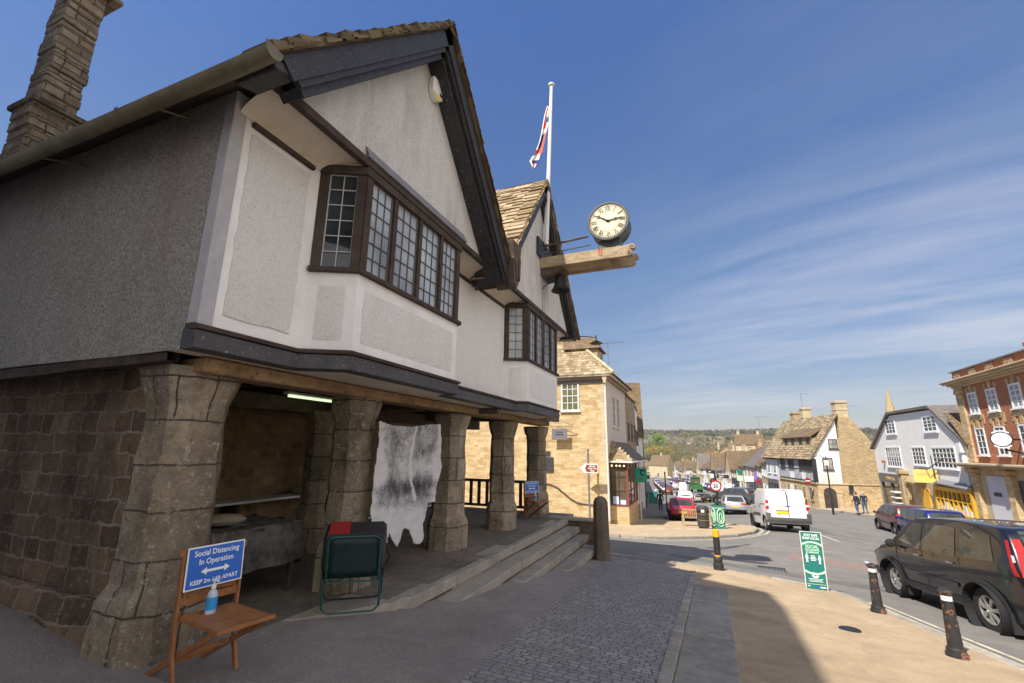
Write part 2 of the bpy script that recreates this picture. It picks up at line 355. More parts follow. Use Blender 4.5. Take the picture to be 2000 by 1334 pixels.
M['tarmac'] = rough_noise('road_tarmac', [(.3, (.17, .155, .135)), (.7, (.25, .232, .205))], 1.3, rough=.9, bump=.5, bs=90, bd=.01, extra=(110, .55, .75, (.34, .31, .27), .5), stain=(.14, .13, .118), stain_amt=.7, ssc=.35)
M['patch'] = rough_noise('tarmac_patch', [(.3, (.125, .118, .108)), (.7, (.175, .165, .152))], 2, rough=.92, bump=.5, bs=90, extra=(110, .55, .75, (.2, .19, .17), .4))
M['patch_red'] = rough_noise('reddish_patch', [(.3, (.21, .15, .125)), (.7, (.27, .2, .17))], 2, rough=.92, bump=.4, bs=90, extra=(110, .55, .75, (.3, .25, .22), .4))
M['tan'] = rough_noise('tan_chip_paving', [(.3, (.42, .31, .19)), (.7, (.56, .425, .27))], 1.1, rough=.95, bump=.8, bs=55, bd=.02, extra=(60, .55, .72, (.20, .145, .10), .75), stain=(.31, .235, .16), stain_amt=.75, ssc=1.7)
M['grit'] = rough_noise('grey_chip_paving', [(.3, (.29, .245, .222)), (.7, (.43, .375, .34))], 1.4, rough=.95, bump=1.0, bs=55, bd=.03, extra=(52, .56, .66, (.66, .60, .55), .8), stain=(.235, .197, .175), stain_amt=.7, ssc=.7)
M['pave_grey'] = rough_noise('grey_pavement', [(.3, (.17, .15, .13)), (.7, (.25, .225, .2))], 1.2, rough=.95, bump=.4, bs=60, extra=(90, .55, .75, (.1, .09, .08), .5), stain=(.14, .12, .105), stain_amt=.6)
M['sett'] = masonry('stone_setts', (.29, .268, .255), (.40, .375, .355), (.215, .195, .175), .13, .075, .010, .018, .7, dirt=(.26, .245, .235), dirt_amt=.6, smooth=1.0, dist=.04)
M['flag'] = island_mat('path_flags', [(0, (.25, .23, .195)), (.5, (.31, .285, .245)), (1, (.37, .34, .295))], bump=.25, bs=30, extra=(2.2, .5, .75, (.16, .145, .12), .6))
M['kerb'] = island_mat('kerb_stone', [(0, (.27, .24, .20)), (1, (.42, .38, .32))], bump=.5, bs=30)
M['line_cream'] = rough_noise('worn_line_paint', [(.36, (.36, .31, .22)), (.6, (.66, .59, .44))], 6, rough=.8, bump=.2, bs=60, extra=(25, .58, .72, (.2, .18, .15), .7))
M['line_white'] = rough_noise('white_line_paint', [(.3, (.55, .54, .5)), (.7, (.72, .71, .68))], 7, rough=.8, bump=.2, bs=60)
M['teak'] = rough_noise('oiled_teak', [(.3, (.20, .075, .025)), (.7, (.36, .155, .055))], 14, rough=.45, bump=.2, bs=50, stretch=(1, 1, 1), spec=.4)
M['bench_wood'] = plain('pale_bench_wood', (.42, .32, .17), .7, var=.25)
M['clear'] = glass_mat('clear_plastic', (.45, .5, .55), wob=0)
M['label_blue'] = plain('blue_label', (.03, .28, .62), .4)
M['dark_green'] = plain('dark_green_frame', (.008, .07, .06), .4)
M['green_cloth'] = plain('green_nylon', (.004, .02, .021), .65, var=.25, bump=.3, bs=90)
M['black_cloth'] = plain('black_nylon', (.018, .017, .02), .55, var=.3, bump=.4, bs=30)
M['bollard'] = rough_noise('chipped_black_paint', [(.3, (.018, .018, .018)), (.7, (.035, .034, .033))], 8, rough=.4, bump=.3, bs=30, extra=(7, .57, .61, (.26, .10, .055), .85), spec=.5)
M['bollard_black'] = plain('black_plastic', (.028, .027, .026), .5, var=.25)
M['band_yellow'] = plain('yellow_band', (.85, .42, .01), .5)
M['tyre'] = plain('tyre_rubber', (.022, .021, .020), .85, var=.3, vs=20)
M['alloy'] = plain('alloy_rim', (.55, .54, .52), .3, metal=.7)
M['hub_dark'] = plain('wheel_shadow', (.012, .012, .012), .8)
M['trim_black'] = plain('black_trim', (.02, .02, .02), .6)
M['trim_grey'] = plain('grey_bumper', (.075, .072, .07), .6, var=.1)
M['chrome'] = plain('chrome', (.7, .7, .7), .15, metal=1)
M['car_glass'] = glass_mat('car_glass', (.045, .047, .04), rough=.02, spec=.55, wob=0, ws=1.2)
M['tail_red'] = plain('tail_lamp', (.36, .008, .008), .2, spec=.8)
M['lamp_clear'] = plain('clear_lamp', (.62, .62, .6), .15, spec=.8)
M['plate_yellow'] = plain('yellow_plate', (.80, .50, .02), .5)
def paint(name, c, metal=.25): return plain(name, c, .28, metal=metal, spec=.6, coat=.8)
M['p_black'] = paint('black_car_paint', (.008, .009, .014))
M['p_white'] = paint('white_van_paint', (.78, .77, .76), 0)
M['p_red'] = paint('red_car_paint', (.42, .008, .03), .1)
M['p_silver'] = paint('silver_car_paint', (.46, .46, .48), .5)
M['p_grey'] = paint('grey_car_paint', (.11, .115, .125), .4)
M['p_blue'] = paint('blue_car_paint', (.012, .022, .16), .3)
M['p_maroon'] = paint('maroon_car_paint', (.13, .035, .04), .3)
M['skin'] = plain('skin', (.55, .33, .24), .6)
M['navy'] = plain('navy_cloth', (.02, .025, .05), .8, var=.2)
M['black_coat'] = plain('black_coat', (.015, .014, .018), .8, var=.2)
M['denim'] = plain('denim', (.06, .11, .20), .85, var=.25)
M['hair_dark'] = plain('dark_hair', (.03, .02, .015), .6)
M['hair_blond'] = plain('blond_hair', (.34, .22, .11), .6)
M['hair_grey'] = plain('grey_hair', (.4, .38, .36), .6)
M['pale_blue'] = plain('pale_blue_cloth', (.48, .55, .75), .8)
M['bark'] = plain('bark', (.10, .075, .05), .9, var=.3)
M['grass'] = rough_noise('field_grass', [(.3, (.085, .10, .04)), (.5, (.13, .135, .06)), (.7, (.22, .18, .10))], .012, bump=0, stain=(.22, .17, .10), stain_amt=.7, ssc=.006)
M['navy_flag'] = plain('flag_blue', (.012, .03, .16), .75)
M['red_flag'] = plain('flag_red', (.72, .10, .03), .75)
M['white_flag'] = plain('flag_white', (.75, .73, .7), .75)
M['purple'] = plain('purple_cloth', (.22, .12, .42), .8)
M['tractor_green'] = plain('tractor_green', (.03, .17, .045), .5, var=.15)

def hide_mat():
    m, nt, b = _new('speckled_cowhide'); b.inputs['Roughness'].default_value = .85; b.inputs['Specular IOR Level'].default_value = .15
    at = node(nt, 'ShaderNodeAttribute'); at.attribute_name = 'dark'
    tc = node(nt, 'ShaderNodeTexCoord').outputs['Object']
    n = noise_(nt, tc, 95, 3, .8, 0, (1, 1, .45)); n2 = noise_(nt, tc, 8, 5, .7)
    f = math_(nt, 'ADD', math_(nt, 'MULTIPLY', at.outputs['Fac'], 1.15), math_(nt, 'ADD', math_(nt, 'MULTIPLY', math_(nt, 'SUBTRACT', n, .5), 1.5), math_(nt, 'MULTIPLY', math_(nt, 'SUBTRACT', n2, .5), 1.1)))
    nt.links.new(ramp(nt, f, [(.25, (.58, .57, .57)), (.5, (.38, .375, .375)), (.78, (.15, .147, .147)), (1.0, (.04, .039, .039))]), b.inputs['Base Color'])
    bump_(nt, b, n, .3, .01); return m
M['hide'] = hide_mat()
def bale_mat():
    return plain('fleece', (.32, .28, .2), .9, var=.4, vs=20, bump=.6, bs=40)
M['fleece'] = bale_mat()
M['dark_hide'] = rough_noise('dark_mottled_hide', [(.35, (.03, .027, .026)), (.6, (.12, .11, .105))], 5, bump=.4, bs=60, extra=(3.2, .58, .66, (.40, .38, .37), .8))
# ================================================================== camera (needed early: measured points are turned into places in the world)
EYE = V((0, 0, 1.78))
def cam_axes(yaw=22.25, pitch=13.27, roll=.72):
    y, p, r = rad(yaw), rad(pitch), rad(roll)
    f = V((-math.sin(y) * math.cos(p), math.cos(y) * math.cos(p), math.sin(p)))
    r0 = V((math.cos(y), math.sin(y), 0)); u0 = r0.cross(f)
    return r0 * math.cos(r) + u0 * math.sin(r), -r0 * math.sin(r) + u0 * math.cos(r), f
CR, CU, CF = cam_axes()
def proj(p):
    d = V(p) - EYE; z = d.dot(CF); return 1000 + 889 * d.dot(CR) / z, 667 - 889 * d.dot(CU) / z
def ray(x, y): return CR * ((x - 1000) / 889) - CU * ((y - 667) / 889) + CF
def onX(x, y, X): d = ray(x, y); return EYE + d * ((X - EYE.x) / d.x)
def onY(x, y, Y): d = ray(x, y); return EYE + d * ((Y - EYE.y) / d.y)
def onZ(x, y, Z): d = ray(x, y); return EYE + d * ((Z - EYE.z) / d.z)
def onG(x, y, off=0.0):
    d = ray(x, y); t = .5
    while t < 900:
        p = EYE + d * t
        if p.z < G(p.x, p.y) + off:
            lo, hi = t / 1.02, t
            for _ in range(30):
                m_ = (lo + hi) / 2; p = EYE + d * m_
                if p.z < G(p.x, p.y) + off: hi = m_
                else: lo = m_
            return EYE + d * hi
        t *= 1.02
    return p

# ================================================================== the market house
def tiles(mb, O, U, W, Lu, Lv, h0=.26, h1=.15, thick=.03, wmin=.16, wmax=.40, ufun=None, seed=1, m=0, jit=.014):
    """graduated stone tiles laid on the slope O + u*U + v*W"""
    rnd = random.Random(seed); O, U, W = V(O), V(U).normalized(), V(W).normalized(); N = U.cross(W)
    if N.z < 0: N = -N
    v = -.05
    while v < Lv:
        h = h0 + (h1 - h0) * max(0, v) / Lv
        a, b = (0, Lu) if ufun is None else ufun(max(0, v))
        u = a - rnd.random() * .1
        while u < b:
            w = rnd.uniform(wmin, wmax); u1 = min(u + w, b + .03); uu = max(u, a - .03)
            if u1 - uu > .03:
                t = thick * rnd.uniform(.7, 1.35); dv = rnd.uniform(-jit, jit); e = .004
                vt = min(v + h * 1.35, Lv + .04)
                def P(x, y, z): return O + U * x + W * y + N * z
                mb.add([P(uu + e, v + dv, t), P(u1 - e, v + dv + rnd.uniform(-.006, .006), t * rnd.uniform(.9, 1.1)), P(u1 - e, vt, .012), P(uu + e, vt, .012), P(uu + e, v + dv, 0), P(u1 - e, v + dv, 0), P(u1 - e, vt, 0), P(uu + e, vt, 0)],
                       [(0, 1, 2, 3), (0, 4, 5, 1), (1, 5, 6, 2), (0, 3, 7, 4)], m)
            u = u1
        v += h
    return mb
def sweep(mb, path, sec, closed=False, m=0, side=1):
    """section [(outward offset, z)] swept along a 2-D path with mitred corners"""
    n = len(path); rows = []
    for i, p in enumerate(path):
        p = V(p).to_2d() if len(p) == 3 else V(p)
        a = V(path[i - 1]) if (i > 0 or closed) else None
        b = V(path[(i + 1) % n]) if (i < n - 1 or closed) else None
        d1 = (p - a).normalized() if a is not None else (b - p).normalized()
        d2 = (b - p).normalized() if b is not None else d1
        n1 = V((d1.y, -d1.x)) * side; n2 = V((d2.y, -d2.x)) * side
        mt = (n1 + n2); mt = mt / max(.3, mt.dot(n1))
        rows.append([V((p.x + mt.x * o, p.y + mt.y * o, z)) for o, z in sec])
    mb.grid(rows if not closed else rows + [rows[0]], m=m, wrap=True)
    if not closed:
        k = len(sec); mb.face(rows[0][::-1], m); mb.face(rows[-1], m)
    return mb

XW, XB = -3.94, -3.46            # wall plane and the plane of bays and gables
house = empty('market_house', (-5, 7.6, 0), label='white pebbledashed market house with two gables and bay windows, raised on stone columns', cat='building')

# ---- upper walls
w = MB()
w.box(XW - .25, XW, 2.52, 13.25, 2.62, 5.05)
w.box(-11.5, XW - .25, 13.0, 13.25, 2.62, 5.05); w.box(-11.5, -11.2, 2.52, 13.25, 0, 5.05)
w.build('front_wall', M['white_paint'], house)
w = MB(); n = 60                    # the long south side, slightly uneven roughcast
P = []
for i in range(n + 1):
    x = -4.06 + (-11.5 + 4.06) * i / n; row = []
    for j in range(17):
        z = 2.58 + (5.24 - 2.58) * j / 16
        row.append((x, 2.48 + .02 * mnoise.noise((x * 1.1, z * 1.1, 0)) + .004 * random.uniform(-1, 1), z))
    P.append(row)
w.grid(P); w.face([(-4.06, 2.48, 2.58), (-4.06, 2.48, 5.24), (-4.06, 2.6, 5.24), (-4.06, 2.6, 2.58)])
w.build('side_wall', M['pebble_grey'], house, smooth=True)
w = MB(); w.box(-4.07, XW + .012, 2.465, 2.6, 2.60, 5.16); w.build('corner_post', M['corner_grey'], house, bevel=.006)

def wall_panel(y0, y1, z0, z1, x=XW, name='roughcast_panel', mat_='pebble_white'):
    m_ = MB(); P = []
    ny, nz = max(3, int((y1 - y0) / .12)), max(3, int((z1 - z0) / .12))
    for i in range(ny + 1):
        P.append([(x + .012 + .006 * mnoise.noise((i * .7, j * .7, y0)), y0 + (y1 - y0) * i / ny + (.008 * random.uniform(-1, 1) if i in (0, ny) else 0), z0 + (z1 - z0) * j / nz + (.008 * random.uniform(-1, 1) if j in (0, nz) else 0)) for j in range(nz + 1)])
    m_.grid(P)
    for k in (0, ny): m_.grid([[(x, p[1], p[2]) for p in P[k]], P[k]])
    for k in (0, nz): m_.grid([[(x, r[k][1], r[k][2]) for r in P], [r[k] for r in P]])
    return m_.build(name, M[mat_], house, smooth=True, weld=True)
wall_panel(2.68, 3.42, 2.93, 4.82); wall_panel(6.46, 9.06, 2.82, 4.86)
for a, b in ((2.66, 3.46), (6.44, 9.1)):
    MB().box(XW, XW + .05, a, b, 4.885, 4.94).build('drip_batten', M['dark_oak'], house, bevel=.008)

def seg(A, B):                       # frame helper on a wall run A->B (outward to +x side)
    A, B = V(A), V(B); t = (B - A).normalized(); n_ = V((t.y, -t.x)); return A, t, n_, (B - A).length
def bay(y0, y1, lights):
    P0, P1, P2, P3 = (XW, y0 - .25), (XB, y0), (XB, y1), (XW, y1 + .25)
    b = MB(); b.prism([(p[0], p[1], 2.76) for p in (P0, P1, P2, P3)], (0, 0, .94)); b.build('bay_base', M['white_paint'], house)
    for A, B in ((P0, P1), (P1, P2), (P2, P3)):          # roughcast panels inside smooth margins
        A, t, n_, L = seg(A, B); m_ = MB(); mar = .12 if L < 1 else .13; P = []
        k = max(3, int(L / .12)); q = 6
        for i in range(k + 1):
            row = []
            for j in range(q + 1):
                u = mar + (L - 2 * mar) * i / k; z = 2.91 + .62 * j / q; e = 0 if (i in (0, k) or j in (0, q)) else 1
                p = A + t * (u + (.006 * random.uniform(-1, 1) if not e else 0)) + n_ * (.003 + e * (.012 + .006 * mnoise.noise((u * 6, z * 6, y0))))
                row.append((p.x, p.y, z))
            P.append(row)
        m_.grid(P); m_.build('roughcast_panel', M['pebble_white'], house, smooth=True)
    s = MB(); sweep(s, [(XW - .02, y0 - .27), (XW, y0 - .25), P1, P2, (XW, y1 + .25)][1:], [(-.1, 3.69), (.055, 3.69), (.06, 3.705), (.055, 3.745), (-.1, 3.765)])
    s.build('sill', M['dark_oak'], house)
    f = MB(); zb, zt = 3.75, 5.02
    def post(A, t, n_, u, wd, dp=.10, out=.012):
        p = A + t * u + n_ * (out - dp / 2); Mx = frame((p.x, p.y, (zb + zt) / 2), (t.x, t.y, 0), (0, 0, 1)); f.obox(Mx, wd, zt - zb, dp)
    panes = []
    for A, B, nl in ((P0, P1, 1), (P1, P2, lights), (P2, P3, 1)):
        A, t, n_, L = seg(A, B)
        us = [0 + .055] + [L * i / nl for i in range(1, nl)] + [L - .055]
        for i, u in enumerate(us):
            post(A, t, n_, u, .105 if i in (0, len(us) - 1) else .075, out=.012 if nl > 1 else .010)
        for i in range(nl):
            panes.append((A, t, n_, us[i] + .055, us[i + 1] - .055, nl))
    sweep(f, [P0, P1, P2, P3], [(-.1, 4.94), (.03, 4.94), (.034, 5.03), (.01, 5.06), (-.1, 5.06)])
    bw = f.build('bay_window', M['dark_oak'], house)
    bw['label'] = 'dark oak bay window frame with leaded casements'
    for A, t, n_, a, b_, nl in panes:
        def q(u, z, o): p = A + t * u + n_ * o; return (p.x, p.y, z)
        g = MB(); tw = random.uniform(-.004, .004)
        g.face([q(a, zb, -.035 + tw), q(b_, zb, -.035 - tw), q(b_, 4.945, -.035 - tw), q(a, 4.945, -.035 + tw)])
        g.build('pane', M['glass_dark' if (nl == 1 and y0 < 6) else 'glass_pale'], bw)
        l = MB(); c = 2 if nl == 1 else 3
        for i in range(c + 1):
            u = a + (b_ - a) * i / c; wd = .009 if 0 < i < c else .02
            l.bar(q(u, zb, -.025), q(u, 4.945, -.025), wd, .012, up=(n_.x, n_.y, 0))
        for j in range(7):
            z = zb + .01 + (4.93 - zb) * j / 6; l.bar(q(a, z, -.0247), q(b_, z, -.0247), .009 if 0 < j < 6 else .018, .0125, up=(n_.x, n_.y, 0))
        l.build('leading', M['white_came' if nl == 1 and y0 < 6 else 'lead_came'], bw)
    MB().prism([(p[0], p[1], 5.055) for p in (P0, P1, P2, P3)], (0, 0, .03)).build('bay_top', M['cream_plaster'], house)
    c = MB(); c.prism([(XW - .2, P0[1] + .02, 3.72), (XB - .13, P1[1] + .05, 3.72), (XB - .13, P2[1] - .05, 3.72), (XW - .2, P3[1] - .02, 3.72)], (0, 0, .03)); c.build('bay_floor', M['dark_oak'], house)
bay(3.83, 6.14, 4); bay(9.40, 11.68, 4)

# ---- jetty fascia following the bays, and its soffit
run = [(XW - .10, 2.44), (XW, 2.44), (XW, 3.55), (XB, 3.83), (XB, 6.14), (XW + .25, 6.30), (XW + .25, 9.24), (XB, 9.40), (XB, 11.68), (XW, 11.96), (XW, 13.3)]
f = MB(); sweep(f, run[1:], [(-.12, 2.575), (.035, 2.575), (.05, 2.585), (.05, 2.735), (-.12, 2.75)]); f.build('fascia_beam', M['slate_paint'], house)
f = MB(); sweep(f, run[1:], [(-.10, 2.745), (.075, 2.745), (.085, 2.775), (.02, 2.80), (-.10, 2.80)]); f.build('fascia_moulding', M['dark_oak'], house)
MB().prism([(x, y, 2.585) for x, y in [(-4.3, 2.5)] + run[1:] + [(-4.3, 13.3)]], (0, 0, .03)).build('jetty_soffit', M['cream_plaster'], house)

# ---- cove between wall and gable
cv = MB()
for a, b_ in ((2.52, 13.2),):
    P = [[(XW + .01 + .47 * (1 - math.cos(k / 8 * PI / 2)) ** .8, y, 4.95 + .16 * math.sin(k / 8 * PI / 2) + .02 * k / 8) for k in range(9)] for y in (a, b_)]
    cv.grid(P)
cv.build('plaster_cove', M['cream_plaster'], house, smooth=True)
mb = MB(); mb.box(XB - .05, XB + .035, 2.42, 7.36, 5.055, 5.15); mb.box(XB - .05, XB + .032, 7.62, 13.05, 5.06, 5.15); mb.build('gable_beam', M['dark_oak'], house, bevel=.006)
mb = MB(); mb.box(XB + .035, XB + .062, 3.75, 6.25, 5.145, 5.165); mb.add([(XB, 3.75, 5.30), (XB, 6.25, 5.30), (XB + .062, 6.25, 5.166), (XB + .062, 3.75, 5.166)], [(0, 1, 2, 3)]); mb.build('lead_flashing', M['lead'], house)

# ---- gables, barge boards and roofs
def gable(y0, yc, y1, ze0, ze1, zr, xb, tilesouth, seed):
    """y0/y1 eaves, ridge yc at height zr; xb: plane of the barge boards"""
    s0 = (zr - ze0) / (yc - y0); s1 = (zr - ze1) / (y1 - yc)
    g = MB(); P = []; zb = 5.14; top = zr - .16
    ya, yb = yc - (top - zb) / s0, yc + (top - zb) / s1
    rows = 16                          # roughcast field of the gable
    for j in range(rows + 1):
        z = zb + (top - zb) * j / rows; a = yc - (top - z) / s0; b_ = yc + (top - z) / s1
        P.append([(XB + .004 * mnoise.noise((i * .5, j * .5, yc)), a + (b_ - a) * i / 14, z) for i in range(15)])
    g.grid(P); g.build('gable_wall', M['pebble_fine'], house, smooth=True)
    g = MB(); g.face([(XB - .03, ya, zb), (XB - .03, yc, top), (XB - .03, yb, zb)]); g.build('gable_backing', M['white_paint'], house)
    bb = MB()
    for (ye, ze, sgn) in ((y0, ze0, -1), (y1, ze1, 1)):
        d = V((0, yc - ye, zr - ze)); dn = d.normalized(); up = V((0, -dn.z * -sgn * -1, 0))
        nrm = V((0, -dn.z, dn.y)) if sgn < 0 else V((0, dn.z, -dn.y) ) * -1
        nrm = V((0, -dn.z, dn.y)); nrm = nrm if nrm.z > 0 else -nrm
        A = V((xb, ye, ze)); B = V((xb, yc, zr))
        # main board, inner moulding, and the soffit board back to the wall
        a2, b2 = A + dn * (.20 if sgn < 0 and seed == 1 else -.10), B
        bb.prism([a2 - nrm * .03, b2 - nrm * .03, b2 - nrm * .23, a2 - nrm * .23], (-.05, 0, 0))
        bb.prism([a2 + dn * .10 - nrm * .21 + V((-.035, 0, 0)), b2 - nrm * .21 + V((-.035, 0, 0)), b2 - nrm * .29 + V((-.035, 0, 0)), a2 + dn * .10 - nrm * .29 + V((-.035, 0, 0))], (-.055, 0, 0))
        bb.prism([a2 - nrm * .035 + V((-.05, 0, 0)), b2 - nrm * .035 + V((-.05, 0, 0)), b2 - nrm * .06 + V((-.05, 0, 0)), a2 - nrm * .06 + V((-.05, 0, 0))], (XB - xb - .3, 0, 0))
        bb.prism([a2 + dn * .16 - nrm * .27 + V((-.10, 0, 0)), b2 - nrm * .27 + V((-.10, 0, 0)), b2 - nrm * .36 + V((-.10, 0, 0)), a2 + dn * .16 - nrm * .36 + V((-.10, 0, 0))], (XB - xb - .0 + .10, 0, 0))
    bb.build('barge_board', M['black_timber'], house)
    rf = MB()
    for (ye, ze) in ((y0, ze0), (y1, ze1)):
        d = V((0, yc - ye, zr - ze)); dn = d.normalized()
        nrm = V((0, -dn.z, dn.y)); nrm = nrm if nrm.z > 0 else -nrm
        A, B = V((xb + .01, ye, ze)) - dn * .08, V((xb + .01, yc, zr))
        rf.prism([A - nrm * .028, B - nrm * .028, B, A], (-8.0, 0, 0))
    r = rf.build('roof', M['dark_oak'], house)
    t = MB()
    for (ye, ze, full) in ((y0, ze0, tilesouth), (y1, ze1, 1.2)):
        d = V((0, yc - ye, zr - ze)); L = d.length; dn = d.normalized()
        sag = MB()
        e0 = .10 if (seed == 1 and ye == y0) else -.14
        tiles(t, V((xb + .06, ye, ze)) + dn * e0, (-1, 0, 0), d, full, L - e0 + .02, seed=seed + int(ye), thick=.042, jit=.02)
    k = 0; x = xb + .06                # ridge stones
    while x > xb - tilesouth:
        L = random.uniform(.35, .5); h = random.uniform(.05, .075)
        t.add([(x, yc - .17, zr - .14), (x, yc, zr + h), (x, yc + .17, zr - .14), (x - L, yc - .17, zr - .14), (x - L, yc, zr + h), (x - L, yc + .17, zr - .14)], [(0, 1, 4, 3), (1, 2, 5, 4), (0, 2, 1), (3, 4, 5)])
        x -= L + .01
    vr = random.Random(seed + 40)
    for (ye, ze) in ((y0, ze0), (y1, ze1)):      # thick verge stones bedded along the rake
        d = V((0, yc - ye, zr - ze)); L = d.length; dn = d.normalized(); nrm = V((0, -dn.z, dn.y)); nrm = nrm if nrm.z > 0 else -nrm
        v = .12 if (seed == 1 and ye == y0) else -.12
        while v < L:
            h = vr.uniform(.13, .24); A = V((xb + .05 + vr.uniform(-.02, .03), ye, ze)) + dn * v; th = vr.uniform(.055, .085); lo = vr.uniform(-.02, .0)
            B = dn * min(h * 1.3, L - v + .02)
            t.add([A + nrm * lo, A + nrm * (lo + th + .03), A + B + nrm * (.05), A + B + nrm * -.01] , [(0, 1, 2, 3)])
            n0 = len(t.v) - 4; t.add([V(q) + V((-.35, 0, 0)) for q in t.v[n0:n0 + 4]], [])
            t.f += [[n0, n0 + 1, n0 + 5, n0 + 4], [n0 + 1, n0 + 2, n0 + 6, n0 + 5], [n0, n0 + 4, n0 + 7, n0 + 3]]; t.m += [0, 0, 0]
            v += h
    t.build('roof_tiles', M['tile_dark' if seed == 1 else 'tile'], r)
gable(2.10, 4.90, 7.50, 4.93, 4.95, 8.08, -3.10, 2.2, 1)
gable(7.50, 10.20, 13.22, 5.10, 5.20, 8.62, -3.28, 5.5, 2)
vb = MB()                            # the carved timber where the two gables meet
P = [(7.28, 5.62), (7.36, 5.3), (7.34, 4.95), (7.40, 4.78), (7.50, 4.70), (7.58, 4.80), (7.64, 5.0), (7.68, 5.35), (7.72, 5.62)]
vb.prism([(-2.98, y, z) for y, z in P], (-.40, 0, 0)); vb.prism([(-2.95, 7.40, 5.3), (-2.95, 7.43, 4.86), (-2.95, 7.47, 4.83), (-2.95, 7.50, 5.3)], (-.05, 0, 0)); vb.prism([(-2.945, 7.55, 5.35), (-2.945, 7.54, 4.88), (-2.945, 7.58, 4.85), (-2.945, 7.62, 5.3)], (-.05, 0, 0))
vb.build('valley_bracket', M['grey_oak'], house, bevel=.012)
mb = MB(); mb.prism([(-3.62, 2.24, 4.92), (-3.62, 2.46, 4.99), (-3.62, 2.46, 5.08), (-3.62, 2.2, 5.0)], (.5, 0, 0)); mb.build('wall_plate', M['slate_paint'], house, bevel=.01)
mb = MB(); mb.box(-3.75, -3.3, 13.0, 13.3, 5.02, 5.15); mb.build('wall_plate', M['black_timber'], house, bevel=.01)
mb = MB(); mb.prism([(-11, 2.04, 4.90), (-11, 2.5, 5.30), (-11, 2.5, 5.19), (-11, 2.14, 4.87)], (7.75, 0, 0)); mb.build('eaves_soffit', M['dark_oak'], house)

# ---- gutter along the south eaves
g = MB()
prof = [(math.cos(a), math.sin(a)) for a in [PI + PI * k / 10 for k in range(11)]]
o = [(c * .075, s_ * .075) for c, s_ in prof] + [(c * .066, s_ * .066) for c, s_ in prof[::-1]]
g.grid([[V((x, 2.06 + a, 4.86 + b_ + (x + 3) * .004)) for a, b_ in o] for x in (-2.93, -5, -7, -11.4)], wrap=True)
q_ = [V((-2.93, 2.06 + c * .08, 4.86 + s_ * .08)) for c, s_ in prof] + [V((-2.93, 2.14, 4.88)), V((-2.93, 1.98, 4.90))]
g.prism(q_, (.008, 0, 0))
for x in (-4.4, -6.4, -8.4):
    g.bar((x, 2.08, 4.78), (x - .02, 2.5, 4.95), .02, .012); g.grid([[V((x - .5 + k_, 2.06 + c * .083, 4.865 + s_ * .083)) for c, s_ in prof] for k_ in (0, .06)])
g.build('gutter', M['gutter'], house, smooth=True)

# ---- chimney stack
ch = MB(); cr = random.Random(4)
z = 5.2
while z < 9.72:
    h = cr.uniform(.13, .27); e = [cr.uniform(-.018, .018) for _ in range(4)]
    wide = .06 if z < 7.1 else 0
    # each course: a few blocks around the rim
    x0, x1, y0, y1 = -10.08 - wide + e[0], -9.54 + wide + e[1], 2.91 - wide + e[2], 3.41 + wide + e[3]
    ch.box(x0, x1, y0, y1, z, min(z + h - .006, 9.74)); z += h
cho = ch.build('chimney', M['chim_stone'], house, bevel=.02)
MB().box(-10.24, -9.42, 2.80, 3.53, 7.12, 7.22).build('ledge', M['wall_stone'], cho, bevel=.02)
cc = MB(); cc.box(-10.22, -9.40, 2.79, 3.58, 9.74, 9.84); cc.box(-10.15, -9.47, 2.85, 3.5, 9.845, 10.1); cc.build('chimney_cap', M['chim_stone'], cho, bevel=.02)

# ---- lower storey: walls, columns, beams, floor lamps
def rough_wall(name, pts, mat_, nx=24, nz=14, amp=.03, parent=house):
    """pts: 4 corners (bottom A,B, top B,A)"""
    A, B, C, D = [V(p) for p in pts]; n_ = (B - A).cross(D - A).normalized(); P = []
    for i in range(nx + 1):
        u = i / nx; row = []
        for j in range(nz + 1):
            v = j / nz; p = A.lerp(B, u).lerp(D.lerp(C, u), v)
            row.append(p + n_ * amp * (mnoise.noise(p * 1.7) + .5 * mnoise.noise(p * 4)))
        P.append(row)
    return MB().grid(P).build(name, M[mat_], parent, smooth=True, snap=True)
rough_wall('stone_side_wall', [(-11.5, 2.80, -.1), (-4.8, 2.80, -.1), (-4.8, 2.80, 2.6), (-11.5, 2.80, 2.6)], 'wall_stone', 60, 26)
rough_wall('wall_plinth', [(-11.5, 2.62, -.1), (-4.95, 2.62, -.1), (-5.0, 2.74, .42), (-11.5, 2.72, .62)], 'wall_stone', 40, 8, .04)
tb = MB(); P = []
for i in range(25):
    x = -4.3 - 7.2 * i / 24; sag = -.10 * (i / 24) + .03 * mnoise.noise((x, 0, 3))
    P.append([V((x, y, z + sag)) for y, z in ((2.60, 2.50), (2.50, 2.50), (2.49, 2.60), (2.54, 2.63), (2.60, 2.62))])
tb.grid(P, wrap=True); tb.build('wall_timber', M['dark_oak'], house)

